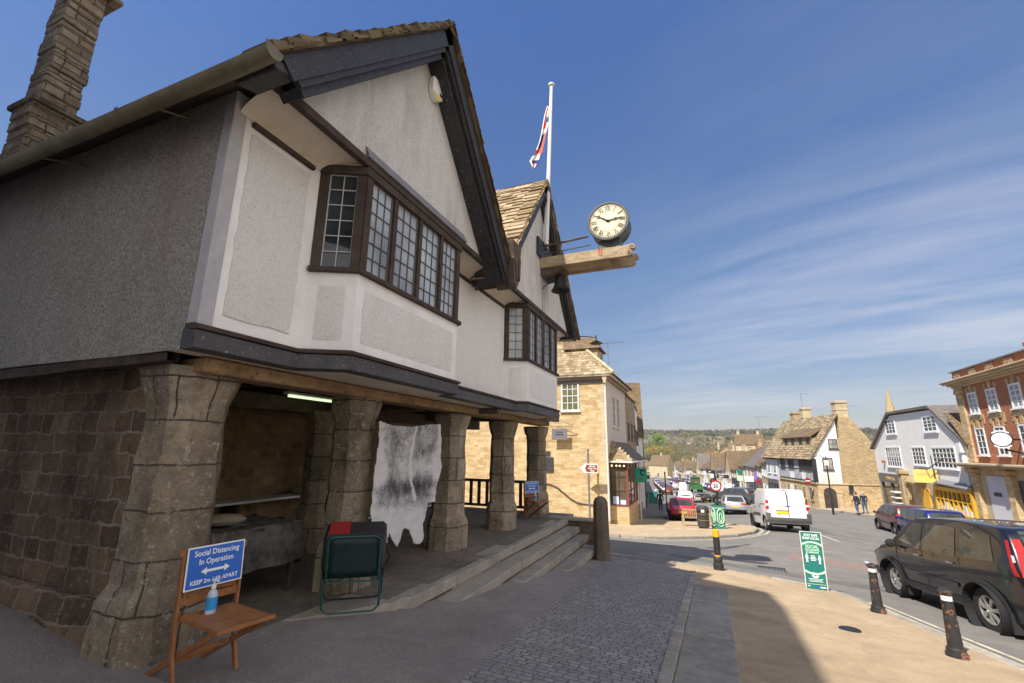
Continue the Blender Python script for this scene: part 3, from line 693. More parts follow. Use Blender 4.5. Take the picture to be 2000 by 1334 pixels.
def column(cx, cy, half, zt, base=.1, seed=0, cap=.07):
    rnd = random.Random(seed); c = MB(); rows = []
    def ring(hx, z, ch_):
        q = [(hx, -hx + ch_), (hx, hx - ch_), (hx - ch_, hx), (-hx + ch_, hx), (-hx, hx - ch_), (-hx, -hx + ch_), (-hx + ch_, -hx), (hx - ch_, -hx)]
        out = []
        for k in range(8):
            a, b_ = V(q[k]), V(q[(k + 1) % 8])
            for t in ((0, .34, .67) if k % 2 == 0 else (0, .5)):
                p = a.lerp(b_, t); out.append(V((cx + p.x + rnd.uniform(-.012, .012), cy + p.y + rnd.uniform(-.012, .012), z + rnd.uniform(-.004, .004))) + V((1, 1, 0)) * .012 * mnoise.noise((p.x * 3 + cx, p.y * 3 + cy, z * 2.4)))
        return out
    zz = [-.02, .05, .2, .35, .48, .56, .60, .75, .9, 1.05, 1.2, 1.35, 1.5, 1.65, 1.8, 1.95, zt - .42, zt - .34, zt - .28, zt - .18, zt - .06, zt]
    for z in zz:
        k = z / zt
        hw = half * (1 - .10 * k)
        if z <= .50: hw += base
        elif z < .58: hw += base * .45
        if z >= zt - .3: hw += cap * min(1, (z - (zt - .34)) / .22)
        rows.append(ring(hw, z, .13 * hw / half))
    c.grid(rows, wrap=True); c.face(rows[-1])
    return c.build('column', M['col_stone'], house, smooth=True, angle=28, snap=True)
column(-4.66, 2.99, .31, 2.5, .07, 1, .09); column(-4.50, 5.20, .265, 2.44, .065, 2); column(-4.46, 7.86, .275, 2.42, .055, 3); column(-4.39, 10.22, .27, 2.42, .045, 4); column(-4.50, 13.0, .275, 2.42, .045, 5)
column(-6.5, 6.6, .22, 2.42, .04, 7)
bs = MB()                             # battered footing of the corner pier
rows = []
for z, e in ((-.1, .12), (.06, .09), (.16, .05), (.24, .0)):
    rows.append([V((x + .02 * mnoise.noise((x * 4, y * 4, z * 4)), y + .03 * mnoise.noise((y * 4, x * 4, z * 4)), z)) for x, y in ((-5.3, 2.70 - e), (-5.1, 2.62 - e), (-4.7, 2.60 - e), (-4.35 + e * .3, 2.62 - e), (-4.22 + e, 2.8), (-4.22 + e, 3.1), (-4.3 + e, 3.4), (-5.1, 3.4))])

bm_ = MB()
bm_.prism([(-4.17, 2.75, 2.43), (-4.17, 13.25, 2.45), (-4.17, 13.25, 2.578), (-4.17, 2.75, 2.572)], (-.34, 0, 0))
bm_.build('column_beam', M['plate_oak'], house, bevel=.015)
MB().box(-4.45, -3.75, 8.45, 8.62, 2.475, 2.572).build('joist_end', M['grey_oak'], house, bevel=.015)
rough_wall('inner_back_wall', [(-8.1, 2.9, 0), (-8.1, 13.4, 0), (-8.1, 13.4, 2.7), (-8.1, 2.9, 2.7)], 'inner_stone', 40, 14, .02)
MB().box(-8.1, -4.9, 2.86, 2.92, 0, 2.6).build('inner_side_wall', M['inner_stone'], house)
cl = MB(); cl.box(-8.1, -4.1, 2.7, 13.3, 2.78, 2.82)
for k in range(20):
    y = 3.1 + k * .52; cl.box(-8.1, -4.5, y, y + .12, 2.62, 2.781)
cl.build('ceiling_joists', M['dark_oak'], house)
mb = MB(); mb.bar((-6.6, 3.0, 2.48), (-6.6, 13.2, 2.48), .28, .26); mb.bar((-8.1, 7.0, 2.56), (-4.6, 7.0, 2.52), .24, .20); mb.bar((-8.1, 10.2, 2.56), (-4.6, 10.2, 2.52), .24, .20); mb.build('cross_beam', M['grey_oak'], house, bevel=.02)
for (x, y, x2, y2) in ((-5.15, 3.75, -5.15, 4.95), (-6.0, 5.3, -6.0, 6.5)):
    l = MB(); l.bar((x, y, 2.60), (x2, y2, 2.60), .12, .035); fx = l.build('ceiling_lamp', M['white'], house)
    MB().tube([(x, y + .05, 2.555), (x, y2 - .05, 2.555)], .02, 8).build('lamp_tube', M['tubelight'], fx)

# ---- clock beam, with its bracket, on the north gable
cbm = MB(); Y0, Y1 = 10.28, 10.50
def side_prof(y0, y1):
    pts = [(-3.75, 6.24), (-1.30, 6.24)]
    for a in range(-60, 61, 20): pts.append((-1.24 + .075 * math.cos(rad(a)), 6.325 + .075 * math.sin(rad(a))))
    for a in range(-30, 121, 25): pts.append((-1.18 + .09 * math.cos(rad(a)), 6.455 + .085 * math.sin(rad(a))))
    pts += [(-1.28, 6.52), (-3.75, 6.52)]
    cbm.prism([(x, y0, z) for x, z in pts], (0, y1 - y0, 0))
side_prof(10.24, 10.36); side_prof(10.86, 10.98)
cbm.box(-3.75, -1.75, 10.36, 10.86, 6.27, 6.31)
cbo = cbm.build('clock_beam', M['beam_oak'], house, bevel=.01)
sc = MB()
for (x, z, r) in ((-1.18, 6.455, .06), (-1.24, 6.325, .05)):
    sc.tube([(x + rr * math.cos(a), 10.232, z + rr * math.sin(a)) for a, rr in [(k * .5, r * (1 - k / 26)) for k in range(22)]], .009, 5)
sc.tube([(-1.9, 10.235, 6.36), (-1.9, 10.22, 6.36)], .018, 8); sc.tube([(-1.55, 10.235, 6.38), (-1.55, 10.22, 6.38)], .018, 8)
sc.build('carved_scroll', M['beam_oak'], cbo)
MB().box(-1.97, -1.86, 10.233, 10.24, 6.36, 6.52).build('rust_strap', M['brick'], cbo)
mb = MB(); mb.prism([(-3.45, 10.3, 6.24), (-3.45, 10.3, 6.04), (-3.2, 10.3, 6.06), (-3.0, 10.3, 6.14), (-2.85, 10.3, 6.24)], (0, .62, 0)); mb.build('beam_bracket', M['grey_oak'], house, bevel=.015)
mb = MB(); mb.box(-3.45, -3.40, 9.98, 11.1, 6.52, 7.0); mb.build('black_panel', M['black_timber'], house)
mb = MB(); mb.tube([(-3.4, 10.45, 6.92), (-2.25, 10.45, 7.0)], .03, 8); mb.tube([(-3.4, 10.5, 6.72), (-2.2, 10.5, 6.78)], .012, 6)
mb.build('stay_rod', M['grey_oak'], house)
sp = MB()
for k in range(46):
    x = -3.3 + k * .032; sp.tube([(x, 10.3, 6.52), (x + .012, 10.285, 6.585)], .0022, 3)
sp.build('bird_spikes', M['grey_sign'], cbo)

# ---- lamp arm on the far eaves
lm = empty('wall_lamp', (-3.1, 13.3, 5.15), label='black swan-arm lamp with a flat shade, on the far eaves of the market house', cat='lamp')
a = MB(); a.tube([(-3.2, 13.3, 5.16), (-2.95, 13.35, 5.14), (-2.72, 13.4, 5.10)], .014, 6); a.tube([(-2.72, 13.4, 5.18), (-2.72, 13.4, 4.98)], .016, 6); a.build('arm', M['iron'], lm)
MB().lathe([(.02, .10), (.05, .07), (.19, .0), (.2, -.012), (.18, -.012), (.03, .05)], (-2.72, 13.4, 4.93), 20).build('shade', M['iron'], lm, smooth=True)

# ---- alarm box under the first gable
al = empty('alarm_box', (XB, 5.08, 7.0), label='white burglar alarm box high under the nearer gable', cat='alarm box')
b = MB(); q = [(0, 0), (-.14, .10), (-.13, .36), (.13, .36), (.14, .10)]
b.prism([(XB, 5.08 + y, 6.98 + z) for y, z in q], (.10, 0, 0)); b.build('housing', M['white'], al, bevel=.012)
MB().box(XB + .10, XB + .103, 5.12, 5.2, 7.1, 7.16).build('badge', M['charcoal'], al)
MB().prism([(XB + .1, 5.08 + y * .9, 6.985 + z) for y, z in [(0, 0), (-.13, .09), (.13, .09)]], (.004, 0, 0)).build('strobe', M['sign_yellow'], al)
# ================================================================== steps and platform
st = empty('stone_steps', (-3.6, 8, 0), label='worn stone platform with four broad steps in front of the columns', cat='steps')
p = MB(); p.prism([(x, y, 0) for x, y in ((-8.05, 2.92), (-4.30, 2.92), (-4.23, 3.97), (-3.85, 4.5), (-3.52, 5.0), (-3.42, 6.5), (-3.45, 9.5), (-3.52, 13.4), (-8.05, 13.4))], (0, 0, -.9))
p.build('platform', M['step_stone'], st)
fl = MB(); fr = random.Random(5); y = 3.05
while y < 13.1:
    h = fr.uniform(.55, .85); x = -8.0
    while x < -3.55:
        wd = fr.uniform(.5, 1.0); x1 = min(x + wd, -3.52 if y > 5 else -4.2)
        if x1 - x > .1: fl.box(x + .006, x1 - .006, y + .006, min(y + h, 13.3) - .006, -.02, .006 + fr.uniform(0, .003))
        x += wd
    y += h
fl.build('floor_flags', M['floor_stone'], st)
sr = random.Random(9)
for z, xe, ys, xi in ((-.005, -3.40, 5.1, -3.75), (-.17, -3.10, 5.75, -3.6), (-.345, -2.86, 7.55, -3.3), (-.52, -2.55, 9.35, -3.0)):
    s = MB(); y = ys
    while y < 12.35:
        L = min(sr.uniform(.9, 1.6), 12.4 - y)
        if L < .4: break
        e = sr.uniform(-.012, .012); zz = z + sr.uniform(-.006, .006) + (.012 if z > -.01 else 0)
        cut = .12 if y == ys else 0
        s.prism([(xi, y + .004, zz), (xe + e - cut, y + .004, zz), (xe + e, y + cut + .01, zz), (xe + e + sr.uniform(-.008, .008), y + L - .004, zz + sr.uniform(-.004, .004)), (xi, y + L - .004, zz)], (0, 0, -.14))
        y += L
    s.build('step', M['step_stone'], st, bevel=.012)
    r = MB(); r.box(xi, xe - .035, ys + .1, 12.36, z - .5, z - .13); r.build('riser', M['wall_stone'], st)
lw = empty('end_wall', (-3.2, 12.5, 0), label='low rubble wall closing the far end of the steps', cat='wall')
w = MB(); w.box(-3.95, -2.5, 12.42, 12.72, -1.3, -.05); w.build('wall_body', M['wall_stone'], lw, bevel=.02)
w = MB(); w.box(-3.97, -3.2, 12.38, 12.76, -.045, .02); w.box(-3.19, -2.48, 12.38, 12.76, -.047, .016); w.build('coping', M['step_stone'], lw, bevel=.015)
pw = MB(); pr = []
for z, r in ((-1.0, .20), (-.75, .198), (-.4, .195), (0, .19), (.4, .185), (.56, .175), (.64, .13), (.68, .05)):
    pr.append((r, z))
pw.lathe(pr, (-2.38, 11.62, 0), 8, a0=PI / 8)
o = pw.build('timber_post', M['post_oak'], bevel=.012)
tag(o, 'thick weathered timber post with a chamfered top, at the foot of the steps', 'post')
rl = empty('railing', (-5.8, 13.05, 0), label='dark timber railing across the far end of the arcade', cat='railing')
r = MB(); r.box(-7.9, -4.75, 13.0, 13.1, .80, .88); r.box(-7.9, -4.75, 13.01, 13.09, .10, .17); r.build('rail', M['dark_oak'], rl)
for k in range(12):
    x = -7.75 + k * .27; r = MB(); r.box(x, x + .085, 13.02, 13.08, .17, .80); r.build('baluster', M['dark_oak'], rl)

# ================================================================== cowhide hung between two columns
HX = -4.10
outl = [(739, 822), (760, 829), (798, 834), (840, 829), (860, 829), (862, 864), (858, 890), (860, 912), (851, 943), (847, 980), (836, 982), (827, 1008), (818, 1021), (819, 1050), (811, 1061), (803, 1062), (796, 1035), (789, 1031), (783, 1037), (774, 1057), (766, 1067), (758, 1057), (752, 1040), (749, 1062), (742, 1072), (735, 1050), (726, 1020), (724, 1002), (728, 969), (730, 938), (735, 894), (739, 860)]
op = [onX(a, b, HX) for a, b in outl]; poly = [(q.y, q.z) for q in op]
def inside(y, z, P):
    c = False; j = len(P) - 1
    for i in range(len(P)):
        if (P[i][1] > z) != (P[j][1] > z) and y < (P[j][0] - P[i][0]) * (z - P[i][1]) / (P[j][1] - P[i][1]) + P[i][0]: c = not c
        j = i
    return c
y0, y1 = min(q[0] for q in poly), max(q[0] for q in poly); z0, z1 = min(q[1] for q in poly), max(q[1] for q in poly)
me = bpy.data.meshes.new('cowhide'); vs = []; idx = {}; fs = []; dk = []; stp = .014
def hv(i, j):
    if (i, j) not in idx:
        y, z = y0 + i * stp, z0 + j * stp; n1 = mnoise.noise((y * 9, z * 9, 1)); idx[(i, j)] = len(vs)
        t = (z - z0) / (z1 - z0); u = (y - y0) / (y1 - y0)
        vs.append((HX + .03 * math.sin(y * 9 + z * 2) * (1 - .3 * t) + .015 * n1 + .06 * (1 - t) ** 2, y, z))
        spine = abs(u - .52 - .05 * math.sin(t * 7)); d = .52 + .28 * mnoise.noise((y * 3.5, z * 3, 5))
        d -= max(0, abs(u - .5) - .33) * 3.2; d -= max(0, .36 - t) * 3.4; d += .25 * max(0, 1 - abs(t - .47) / .09); d -= .22 * max(0, 1 - abs(t - .62) / .12)
        if spine < .018 and t > .35: d -= .45
        dk.append(max(-.3, d))
    return idx[(i, j)]
for i in range(int((y1 - y0) / stp) + 1):
    for j in range(int((z1 - z0) / stp) + 1):
        if inside(y0 + (i + .5) * stp, z0 + (j + .5) * stp, poly): fs.append((hv(i, j), hv(i + 1, j), hv(i + 1, j + 1), hv(i, j + 1)))
me.from_pydata(vs, [], fs); me.materials.append(M['hide']); at_ = me.attributes.new('dark', 'FLOAT', 'POINT'); at_.data.foreach_set('value', dk)
for f_ in me.polygons: f_.use_smooth = True
hd = bpy.data.objects.new('cowhide', me); COL.objects.link(hd); tag(hd, 'speckled black and white cowhide hanging between two stone columns', 'cowhide')
sm = hd.modifiers.new('thickness', 'SOLIDIFY'); sm.thickness = .008
# hide-covered table and fleeces inside
tb_ = empty('display_table', (-5.3, 4.2, 0), label='trestle table under a dark draped hide, behind the corner column', cat='table')
t = MB(); t.box(-5.85, -4.95, 3.5, 4.9, .78, .82); t.build('tabletop', M['dark_oak'], tb_)
for x in (-5.8, -5.0):
    for y in (3.6, 4.8): t = MB(); t.box(x - .03, x + .03, y - .03, y + .03, 0.01, .78); t.build('leg', M['dark_oak'], tb_)
P = []
for i in range(30):                  # draped hide
    u = i / 29; row = []
    for j in range(26):
        v = j / 25; y = 3.4 + 1.75 * v; x = -5.95 + 1.15 * u; z = .835
        over = max(0, y - 4.92); side = max(0, x + 4.93)
        if over > 0: z -= over * 2.2 + .06 * math.sin(x * 12); y = 4.92 + over * .3
        if side > 0: z -= side * 3.6; x = -4.93 + side * .15 + .03 * math.sin(y * 10)
        row.append((x, y, z + .01 * mnoise.noise((x * 6, y * 6, 0))))
    P.append(row)
o = MB().grid(P).build('draped_hide', M['dark_hide'], smooth=True); tag(o, 'dark hide draped over the table behind the corner column', 'hide')
o = MB().lathe([(.0, .0), (.24, .02), (.28, .06), (.22, .10), (0, .12)], (-5.45, 4.1, .845), 14).build('folded_fleece', M['fleece'], smooth=True); tag(o, 'rolled pale fleece lying on the draped table', 'fleece')
sh = empty('wall_shelf', (-7.7, 7, .7), label='long white-edged shelf against the inner back wall', cat='shelf')
MB().box(-8.05, -7.55, 3.6, 8.4, .78, .82).build('shelf_board', M['white'], sh)
for y in (3.7, 6.0, 8.3): MB().box(-8.0, -7.6, y - .03, y + .03, 0.01, .78).build('leg', M['dark_oak'], sh)
o = MB().lathe([(0, 0), (.2, .01), (.24, .07), (.18, .13), (0, .15)], (-7.8, 7.6, .822), 14).build('rolled_fleece', M['fleece'], smooth=True); tag(o, 'small pale fleece bundle at the end of the shelf', 'fleece')

# ================================================================== teak folding chair with sign and bottle
def folding_chair(loc, rz, sc_, label):
    c = empty('folding_chair', loc, rz, label, 'chair', 'folding chairs used as sign stands', sc_)
    hw = .215
    def wood(name, *bars):
        b_ = MB()
        for a in bars: b_.bar(*a)
        return b_.build(name, M['teak'], c, local=True, bevel=.004)
    for s in (-1, 1):
        b_ = MB(); pts = [(-.02, s * hw, .90), (0, s * hw, .62), (.0, s * hw, .44), (.04, s * hw, .2), (.12, s * hw, 0)]
        for a, d in zip(pts, pts[1:]): b_.bar(a, d, .022, .045, up=(1, 0, 0))
        b_.build('back_post', M['teak'], c, local=True, bevel=.003)
        wood('leg', ((.50, s * (hw - .028), .435), (-.34, s * (hw - .028), 0), .022, .042, (1, 0, .6)))
    b_ = MB(); b_.bar((-.015, -hw - .03, .885), (-.015, hw + .03, .885), .03, .05); b_.bar((.0, -hw, .55), (.0, hw, .55), .02, .055)
    for k in range(5): z = .60 + k * .052; b_.bar((-.003, -hw + .03, z), (-.003, hw - .03, z), .014, .03)
    for s in (-1, 1): b_.bar((-.002, s * (hw - .035), .55), (-.012, s * (hw - .035), .88), .018, .03, up=(1, 0, 0))
    b_.build('backrest', M['teak'], c, local=True, bevel=.003)
    b_ = MB()
    for s in (-1, 1): b_.bar((0, s * (hw - .03), .44), (.54, s * (hw - .03), .445), .025, .03)
    for k in range(12): x = .03 + k * .0435; b_.bar((x, -hw + .03, .455), (x, hw - .03, .455), .032, .012)
    b_.bar((.545, -hw + .01, .45), (.545, hw - .01, .45), .03, .028)
    b_.build('seat', M['teak'], c, local=True, bevel=.003)
    wood('stretcher', ((.045, -hw, .20), (.045, hw, .20), .016, .04), ((-.16, -hw + .03, .10), (-.16, hw - .03, .10), .016, .04))
    return c
def safety_sign(chair, label, yoff=0, roll=0):
    s = empty('safety_sign', chair.location, chair.rotation_euler.z, label, 'sign', None, chair.scale.x)
    # plane of the sign: y to the right as seen from the front (+x), leaning on the backrest
    Mx = frame((.03, yoff, .775), (0, 1, .02 + roll), (-.06, 0, 1))
    b_ = MB(); b_.obox(Mx, .42, .297, .006); b_.build('panel', M['white'], s, local=True)
    b_ = MB(); b_.obox(Mx @ Matrix.Translation((0, 0, .0045)), .40, .277, .003); b_.build('blue_field', M['sign_blue'], s, local=True)
    for body, yy, sz, sx in (('Social Distancing', .098, .056, .86), ('In Operation', .036, .056, .86), ('KEEP 2m / 6ft APART', -.102, .042, .92)):
        text('lettering', body, sz, M['white'], Mx @ Matrix.Translation((0, yy, .0065)), s, .0006, bold=.0008, sx=sx)
    b_ = MB(); a = .052
    pts = [(-.105, 0), (-.065, .026), (-.065, .009), (.065, .009), (.065, .026), (.105, 0), (.065, -.026), (.065, -.009), (-.065, -.009), (-.065, -.026)]
    b_.prism([Mx @ V((x, y - .032, .0062)) for x, y in pts], (Mx.to_3x3() @ V((0, 0, .0012)))); b_.build('arrow', M['white'], s, local=True)
    return s
fc = folding_chair((-3.78, 2.84, .02), rad(-9), 1.05, 'teak slatted folding chair in front of the corner column, holding the larger-looking blue sign')
sg = safety_sign(fc, 'blue social distancing sign on the nearest folding chair, beside the corner column')
c2 = copy_tree(fc); c2.location = (-4.32, 12.05, .012); c2.rotation_euler.z = rad(-38); c2.scale = (1.0,) * 3
c2['label'] = 'small teak folding chair at the far end of the arcade, in front of the railing'
s2 = copy_tree(sg); s2.location = c2.location; s2.rotation_euler.z = c2.rotation_euler.z; s2.scale = c2.scale; s2['label'] = 'blue sign on the far folding chair beside the last column'
cp = MB(); Q = fc.matrix_basis
cp.bar(V((-3.785, 2.87, .92)), V((-3.80, 2.92, 1.06)), .012, .018); cp.bar(V((-3.80, 2.83, .94)), V((-3.83, 2.83, 1.06)), .012, .018)
o = cp.build('sign_clip', M['grey_oak']); tag(o, 'grey sprung clip holding the blue sign to the nearest chair', 'clip')
def bottle(loc, label, sc_=1.0):
    b_ = empty('sanitiser_bottle', loc, 0, label, 'bottle', None, sc_)
    MB().lathe([(.033, 0), (.034, .01), (.034, .115), (.026, .14), (.013, .152), (.013, .16)], (0, 0, 0), 16).build('body', M['clear'], b_, local=True, smooth=True)
    MB().lathe([(.0346, .03), (.0346, .108)], (0, 0, 0), 16).build('paper_label', M['label_blue'], b_, local=True, smooth=True)
    t_ = MB(); t_.lathe([(.015, .16), (.015, .178), (.006, .18), (.006, .205), (.014, .207), (.014, .215)], (0, 0, 0), 12); t_.bar((0, 0, .211), (.04, 0, .207), .012, .01); t_.build('pump', M['white'], b_, local=True)
    return b_
bottle((-3.66, 2.78, .035 + .462), 'clear hand sanitiser bottle with a blue label on the nearest chair seat', 1.15)
b2 = bottle((-4.16, 11.93, .012 + .462), 'tiny turquoise sanitiser bottle on the far folding chair')

# ================================================================== green camp chair with a bag
cc_ = empty('camp_chair', (-3.78, 4.56, .015), rad(128), 'green folding camp chair with its back turned, in front of the second column', 'chair')
b_ = MB(); hw = .25
b_.tube([(-.20, -hw, .40), (-.17, -hw, .08), (-.16, -hw + .05, .02), (-.16, hw - .05, .02), (-.17, hw, .08), (-.20, hw, .40)], .011, 8)
b_.build('rear_leg_frame', M['dark_green'], cc_, local=True, smooth=True)
b_ = MB(); b_.tube([(-.16, -hw - .02, .62), (.25, -hw - .02, .06), (.28, -hw + .04, .02), (.28, hw - .04, .02), (.25, hw + .02, .06), (-.16, hw + .02, .62)], .011, 8); b_.build('front_leg_frame', M['iron'], cc_, local=True, smooth=True)
b_ = MB(); b_.tube([(-.19, -hw + .02, .36), (-.28, -hw + .02, .84), (-.285, -hw + .07, .88), (-.285, hw - .07, .88), (-.28, hw - .02, .84), (-.19, hw - .02, .36), (-.19, -hw + .02, .36)], .011, 8)
b_.tube([(-.18, -hw, .38), (.2, -hw, .40)], .011, 8); b_.tube([(-.18, hw, .38), (.2, hw, .40)], .011, 8); b_.build('seat_frame', M['dark_green'], cc_, local=True, smooth=True)
b_ = MB(); P = [[(-.195 - .085 * v - .012 * math.sin(u * PI), -hw + .035 + (2 * hw - .07) * u, .42 + .44 * v) for u in [k / 8 for k in range(9)]] for v in [k / 6 for k in range(7)]]; b_.grid(P)
o = b_.build('back_cloth', M['green_cloth'], cc_, local=True, smooth=True); o.modifiers.new('thickness', 'SOLIDIFY').thickness = .006
b_ = MB(); b_.box(-.17, .2, -hw + .01, hw - .01, .395, .405); b_.build('seat_cloth', M['green_cloth'], cc_, local=True)
sc = MB()
sc.tube([(-.2 + .01 * (k % 2), -.2 + k * .033, .42 - .05 * (k % 2)) for k in range(13)], .004, 5)
sc.build('lacing', M['dark_green'], cc_, local=True)
cc_.scale = (1.12, 1.18, .92)
bg = empty('cool_bag', (-3.78, 4.56, .015), rad(128), 'bulky black cool bag with a red panel on its lid, standing on the camp chair', 'bag')
b_ = MB(); b_.prism([(x, -.285, z) for x, z in ((-.20, .47), (.17, .47), (.17, .98), (-.20, .87))], (0, .57, 0)); o = b_.build('body', M['black_cloth'], bg, local=True, bevel=.035, smooth=True)
b_ = MB(); b_.prism([(x, .06, .9335 + x * .297) for x in (-.17, .14)] + [(x, .25, .9335 + x * .297) for x in (.14, -.17)], (0, 0, .006)); b_.build('red_panel', M['red'], bg, local=True)
b_ = MB(); b_.box(-.222, -.2, -.25, .25, .84, .90); b_.tube([(-.1, -.29, .75), (-.08, -.33, .6), (-.05, -.3, .5)], .012, 6); b_.build('strap', M['trim_black'], bg, local=True); bg.scale = (1.12, 1.18, .92)

# ================================================================== clock, bell, flag
ck = empty('street_clock', (-1.71, 10.55, 7.25), label='round cream-faced drum clock on the end of the projecting oak beam', cat='clock')
CZ = 7.25; R0 = .50; YF = 10.30
def cyl(mb, r, ya, yb, n=48): mb.lathe([(0, 0), (r, 0), (r, yb - ya), (0, yb - ya)], (-1.71, ya, CZ), n, 'y')
d = MB(); d.lathe([(.455, .015), (.46, 0), (.50, 0), (.515, .03), (.50, .07), (.485, .10), (.47, .50), (.49, .54), (.44, .56), (0, .56)], (-1.71, YF - .02, CZ), 48, 'y', cap=False); d.build('drum', M['copper'], ck, smooth=True)
d = MB(); d.lathe([(0, 0), (.455, 0)], (-1.71, YF - .004, CZ), 48, 'y'); d.build('dial', M['clock_face'], ck)
rg = MB()
for a, b_ in ((.452, .436), (.405, .398), (.272, .264)):
    rg.grid([[V((-1.71 + r * math.cos(2 * PI * k / 64), YF - .008, CZ + r * math.sin(2 * PI * k / 64))) for r in (a, b_)] for k in range(65)])
for k in range(60):
    a = 2 * PI * k / 60; dr = V((math.sin(a), 0, math.cos(a))); rg.bar(V((-1.71, YF - .0085, CZ)) + dr * .400, V((-1.71, YF - .0085, CZ)) + dr * .440, .008 if k % 5 else .02, .001, up=(0, -1, 0))
rg.build('minute_track', M['iron'], ck)
for k, s_ in enumerate(('XII', 'I', 'II', 'III', 'IIII', 'V', 'VI', 'VII', 'VIII', 'IX', 'X', 'XI')):
    a = 2 * PI * k / 12; ur = V((math.sin(a), 0, math.cos(a))); rr = V((math.cos(a), 0, -math.sin(a)))
    text('numeral', s_, .155, M['iron'], frame(V((-1.71, YF - .008, CZ)) + ur * .335, rr, ur), ck, .001, bold=.004, local=False, sx=.72)
def hand(ang, L, bulb):
    a = rad(ang); dr = V((math.sin(a), 0, math.cos(a))); sd = V((math.cos(a), 0, -math.sin(a))); c0 = V((-1.71, YF - .022, CZ)); h_ = MB()
    pts = [(-.06, .012), (0, .03), (.05, .012), (.10, .022), (L * bulb - .05, .012), (L * bulb, .04), (L * bulb + .05, .014), (L, .003)]
    pl = [c0 + dr * t + sd * w_ for t, w_ in pts] + [c0 + dr * t - sd * w_ for t, w_ in pts[::-1]]
    h_.prism(pl, (0, .006, 0)); h_.build('hand', M['iron'], ck)
hand(82, .40, .46); hand(303, .30, .86)
b_ = MB(); b_.box(-1.98, -1.44, 10.40, 10.74, 6.515, 6.80); b_.build('saddle', M['copper'], ck, bevel=.02)
b_ = MB(); b_.lathe([(.23, .0), (.2, .05), (.13, .09), (.04, .12)], (-1.71, 10.55, CZ + .47), 18); b_.build('cap', M['iron'], ck, smooth=True)
be = empty('hanging_bell', (-3.02, 10.6, 6.0), label='dark bronze bell hanging under the clock beam', cat='bell')
b_ = MB(); b_.lathe([(.02, .42), (.10, .41), (.13, .36), (.15, .2), (.19, .08), (.245, .0), (.235, -.01), (.17, .08)], (-3.02, 10.6, 5.70), 24); b_.build('bell_body', M['bell'], be, smooth=True)
b_ = MB(); b_.tube([(-3.02, 10.6, 6.17), (-3.02, 10.6, 6.30)], .03, 8); b_.tube([(-3.02, 10.6, 5.89), (-3.02, 10.6, 5.66)], [.012, .03], 8); b_.build('clapper', M['iron'], be)
b_ = MB(); b_.tube([(-3.1, 10.5, 5.98), (-3.42, 10.42, 5.80), (-3.43, 10.42, 5.72)], .012, 6); b_.build('striker', M['iron'], be)
rp = MB(); rp.tube([(-3.40, 10.30, 7.6), (-3.40, 10.30, 4.2)], .006, 5); rp.tube([(-3.36, 10.36, 6.6), (-3.38, 10.36, 3.6)], .004, 5)
o = rp.build('pull_cord', M['grey_sign']); tag(o, 'thin cords running down the far gable from the flagpole', 'cord')
fp = empty('flagpole', (-3.25, 10.4, 7.0), label='slim white flagpole on the far gable of the market house', cat='flagpole')
FB, FT = onY(1067, 478, 10.4), onY(1077, 167, 10.4)
b_ = MB(); b_.tube([FB, FB.lerp(FT, .5), FT], [.062, .052, .042], 12); b_.build('pole', M['white'], fp, smooth=True)
b_ = MB(); b_.lathe([(.03, -.02), (.085, 0), (.09, .04), (.05, .07), (.01, .08)], FT, 14); b_.build('finial', M['white'], fp, smooth=True)
b_ = MB(); b_.tube([onY(1062, 470, 10.35), onY(1074, 205, 10.35)], .006, 4); b_.build('halyard', M['white'], fp)
b_ = MB(); b_.bar(onY(1040, 482, 10.4), onY(1072, 470, 10.4), .05, .03); b_.bar(onY(1040, 492, 10.4), onY(1070, 486, 10.4), .04, .03); b_.build('bracket', M['iron'], fp)
lf = [(430, 150), (405, 240), (378, 340), (360, 450), (338, 570), (318, 680), (290, 790), (240, 920), (180, 1020), (125, 1112), (150, 1150), (172, 1200)]
rt = [(464, 150), (466, 240), (466, 340), (463, 430), (440, 520), (420, 600), (398, 710), (372, 840), (345, 960), (322, 1080), (296, 1160), (240, 1235)]
lf2 = [V((1020 + a * .1124, 190 + b * .1124)) for a, b in lf]; rt2 = [V((1020 + a * .1124, 190 + b * .1124)) for a, b in rt]
mats_ = ['white_flag', 'red_flag', 'navy_flag']
rows = [[onY(lf2[i].x + (rt2[i].x - lf2[i].x) * j / 6, lf2[i].y + (rt2[i].y - lf2[i].y) * j / 6, 10.4 + (.035 if j in (2, 3) else -.03) * min(1, i / 3)) for j in range(7)] for i in range(12)]
pat = ['001110', '011002', '010222', '011100', '000000', '022211', '022211', '211111', '000002', '022222', '011022', '011022']
fg = MB()
for i in range(11):
    for j in range(6): fg.face([rows[i][j], rows[i][j + 1], rows[i + 1][j + 1], rows[i + 1][j]], int(pat[i][j]))
fg.face([rows[11][0], rows[11][2], onY(1038, 331, 10.4)], 0); fg.face([rows[11][2], rows[11][4], onY(1045, 329, 10.45)], 2)
o = fg.build('flag', [M[k] for k in mats_], weld=True); tag(o, 'drooping red, white and blue flag on the white pole', 'flag')

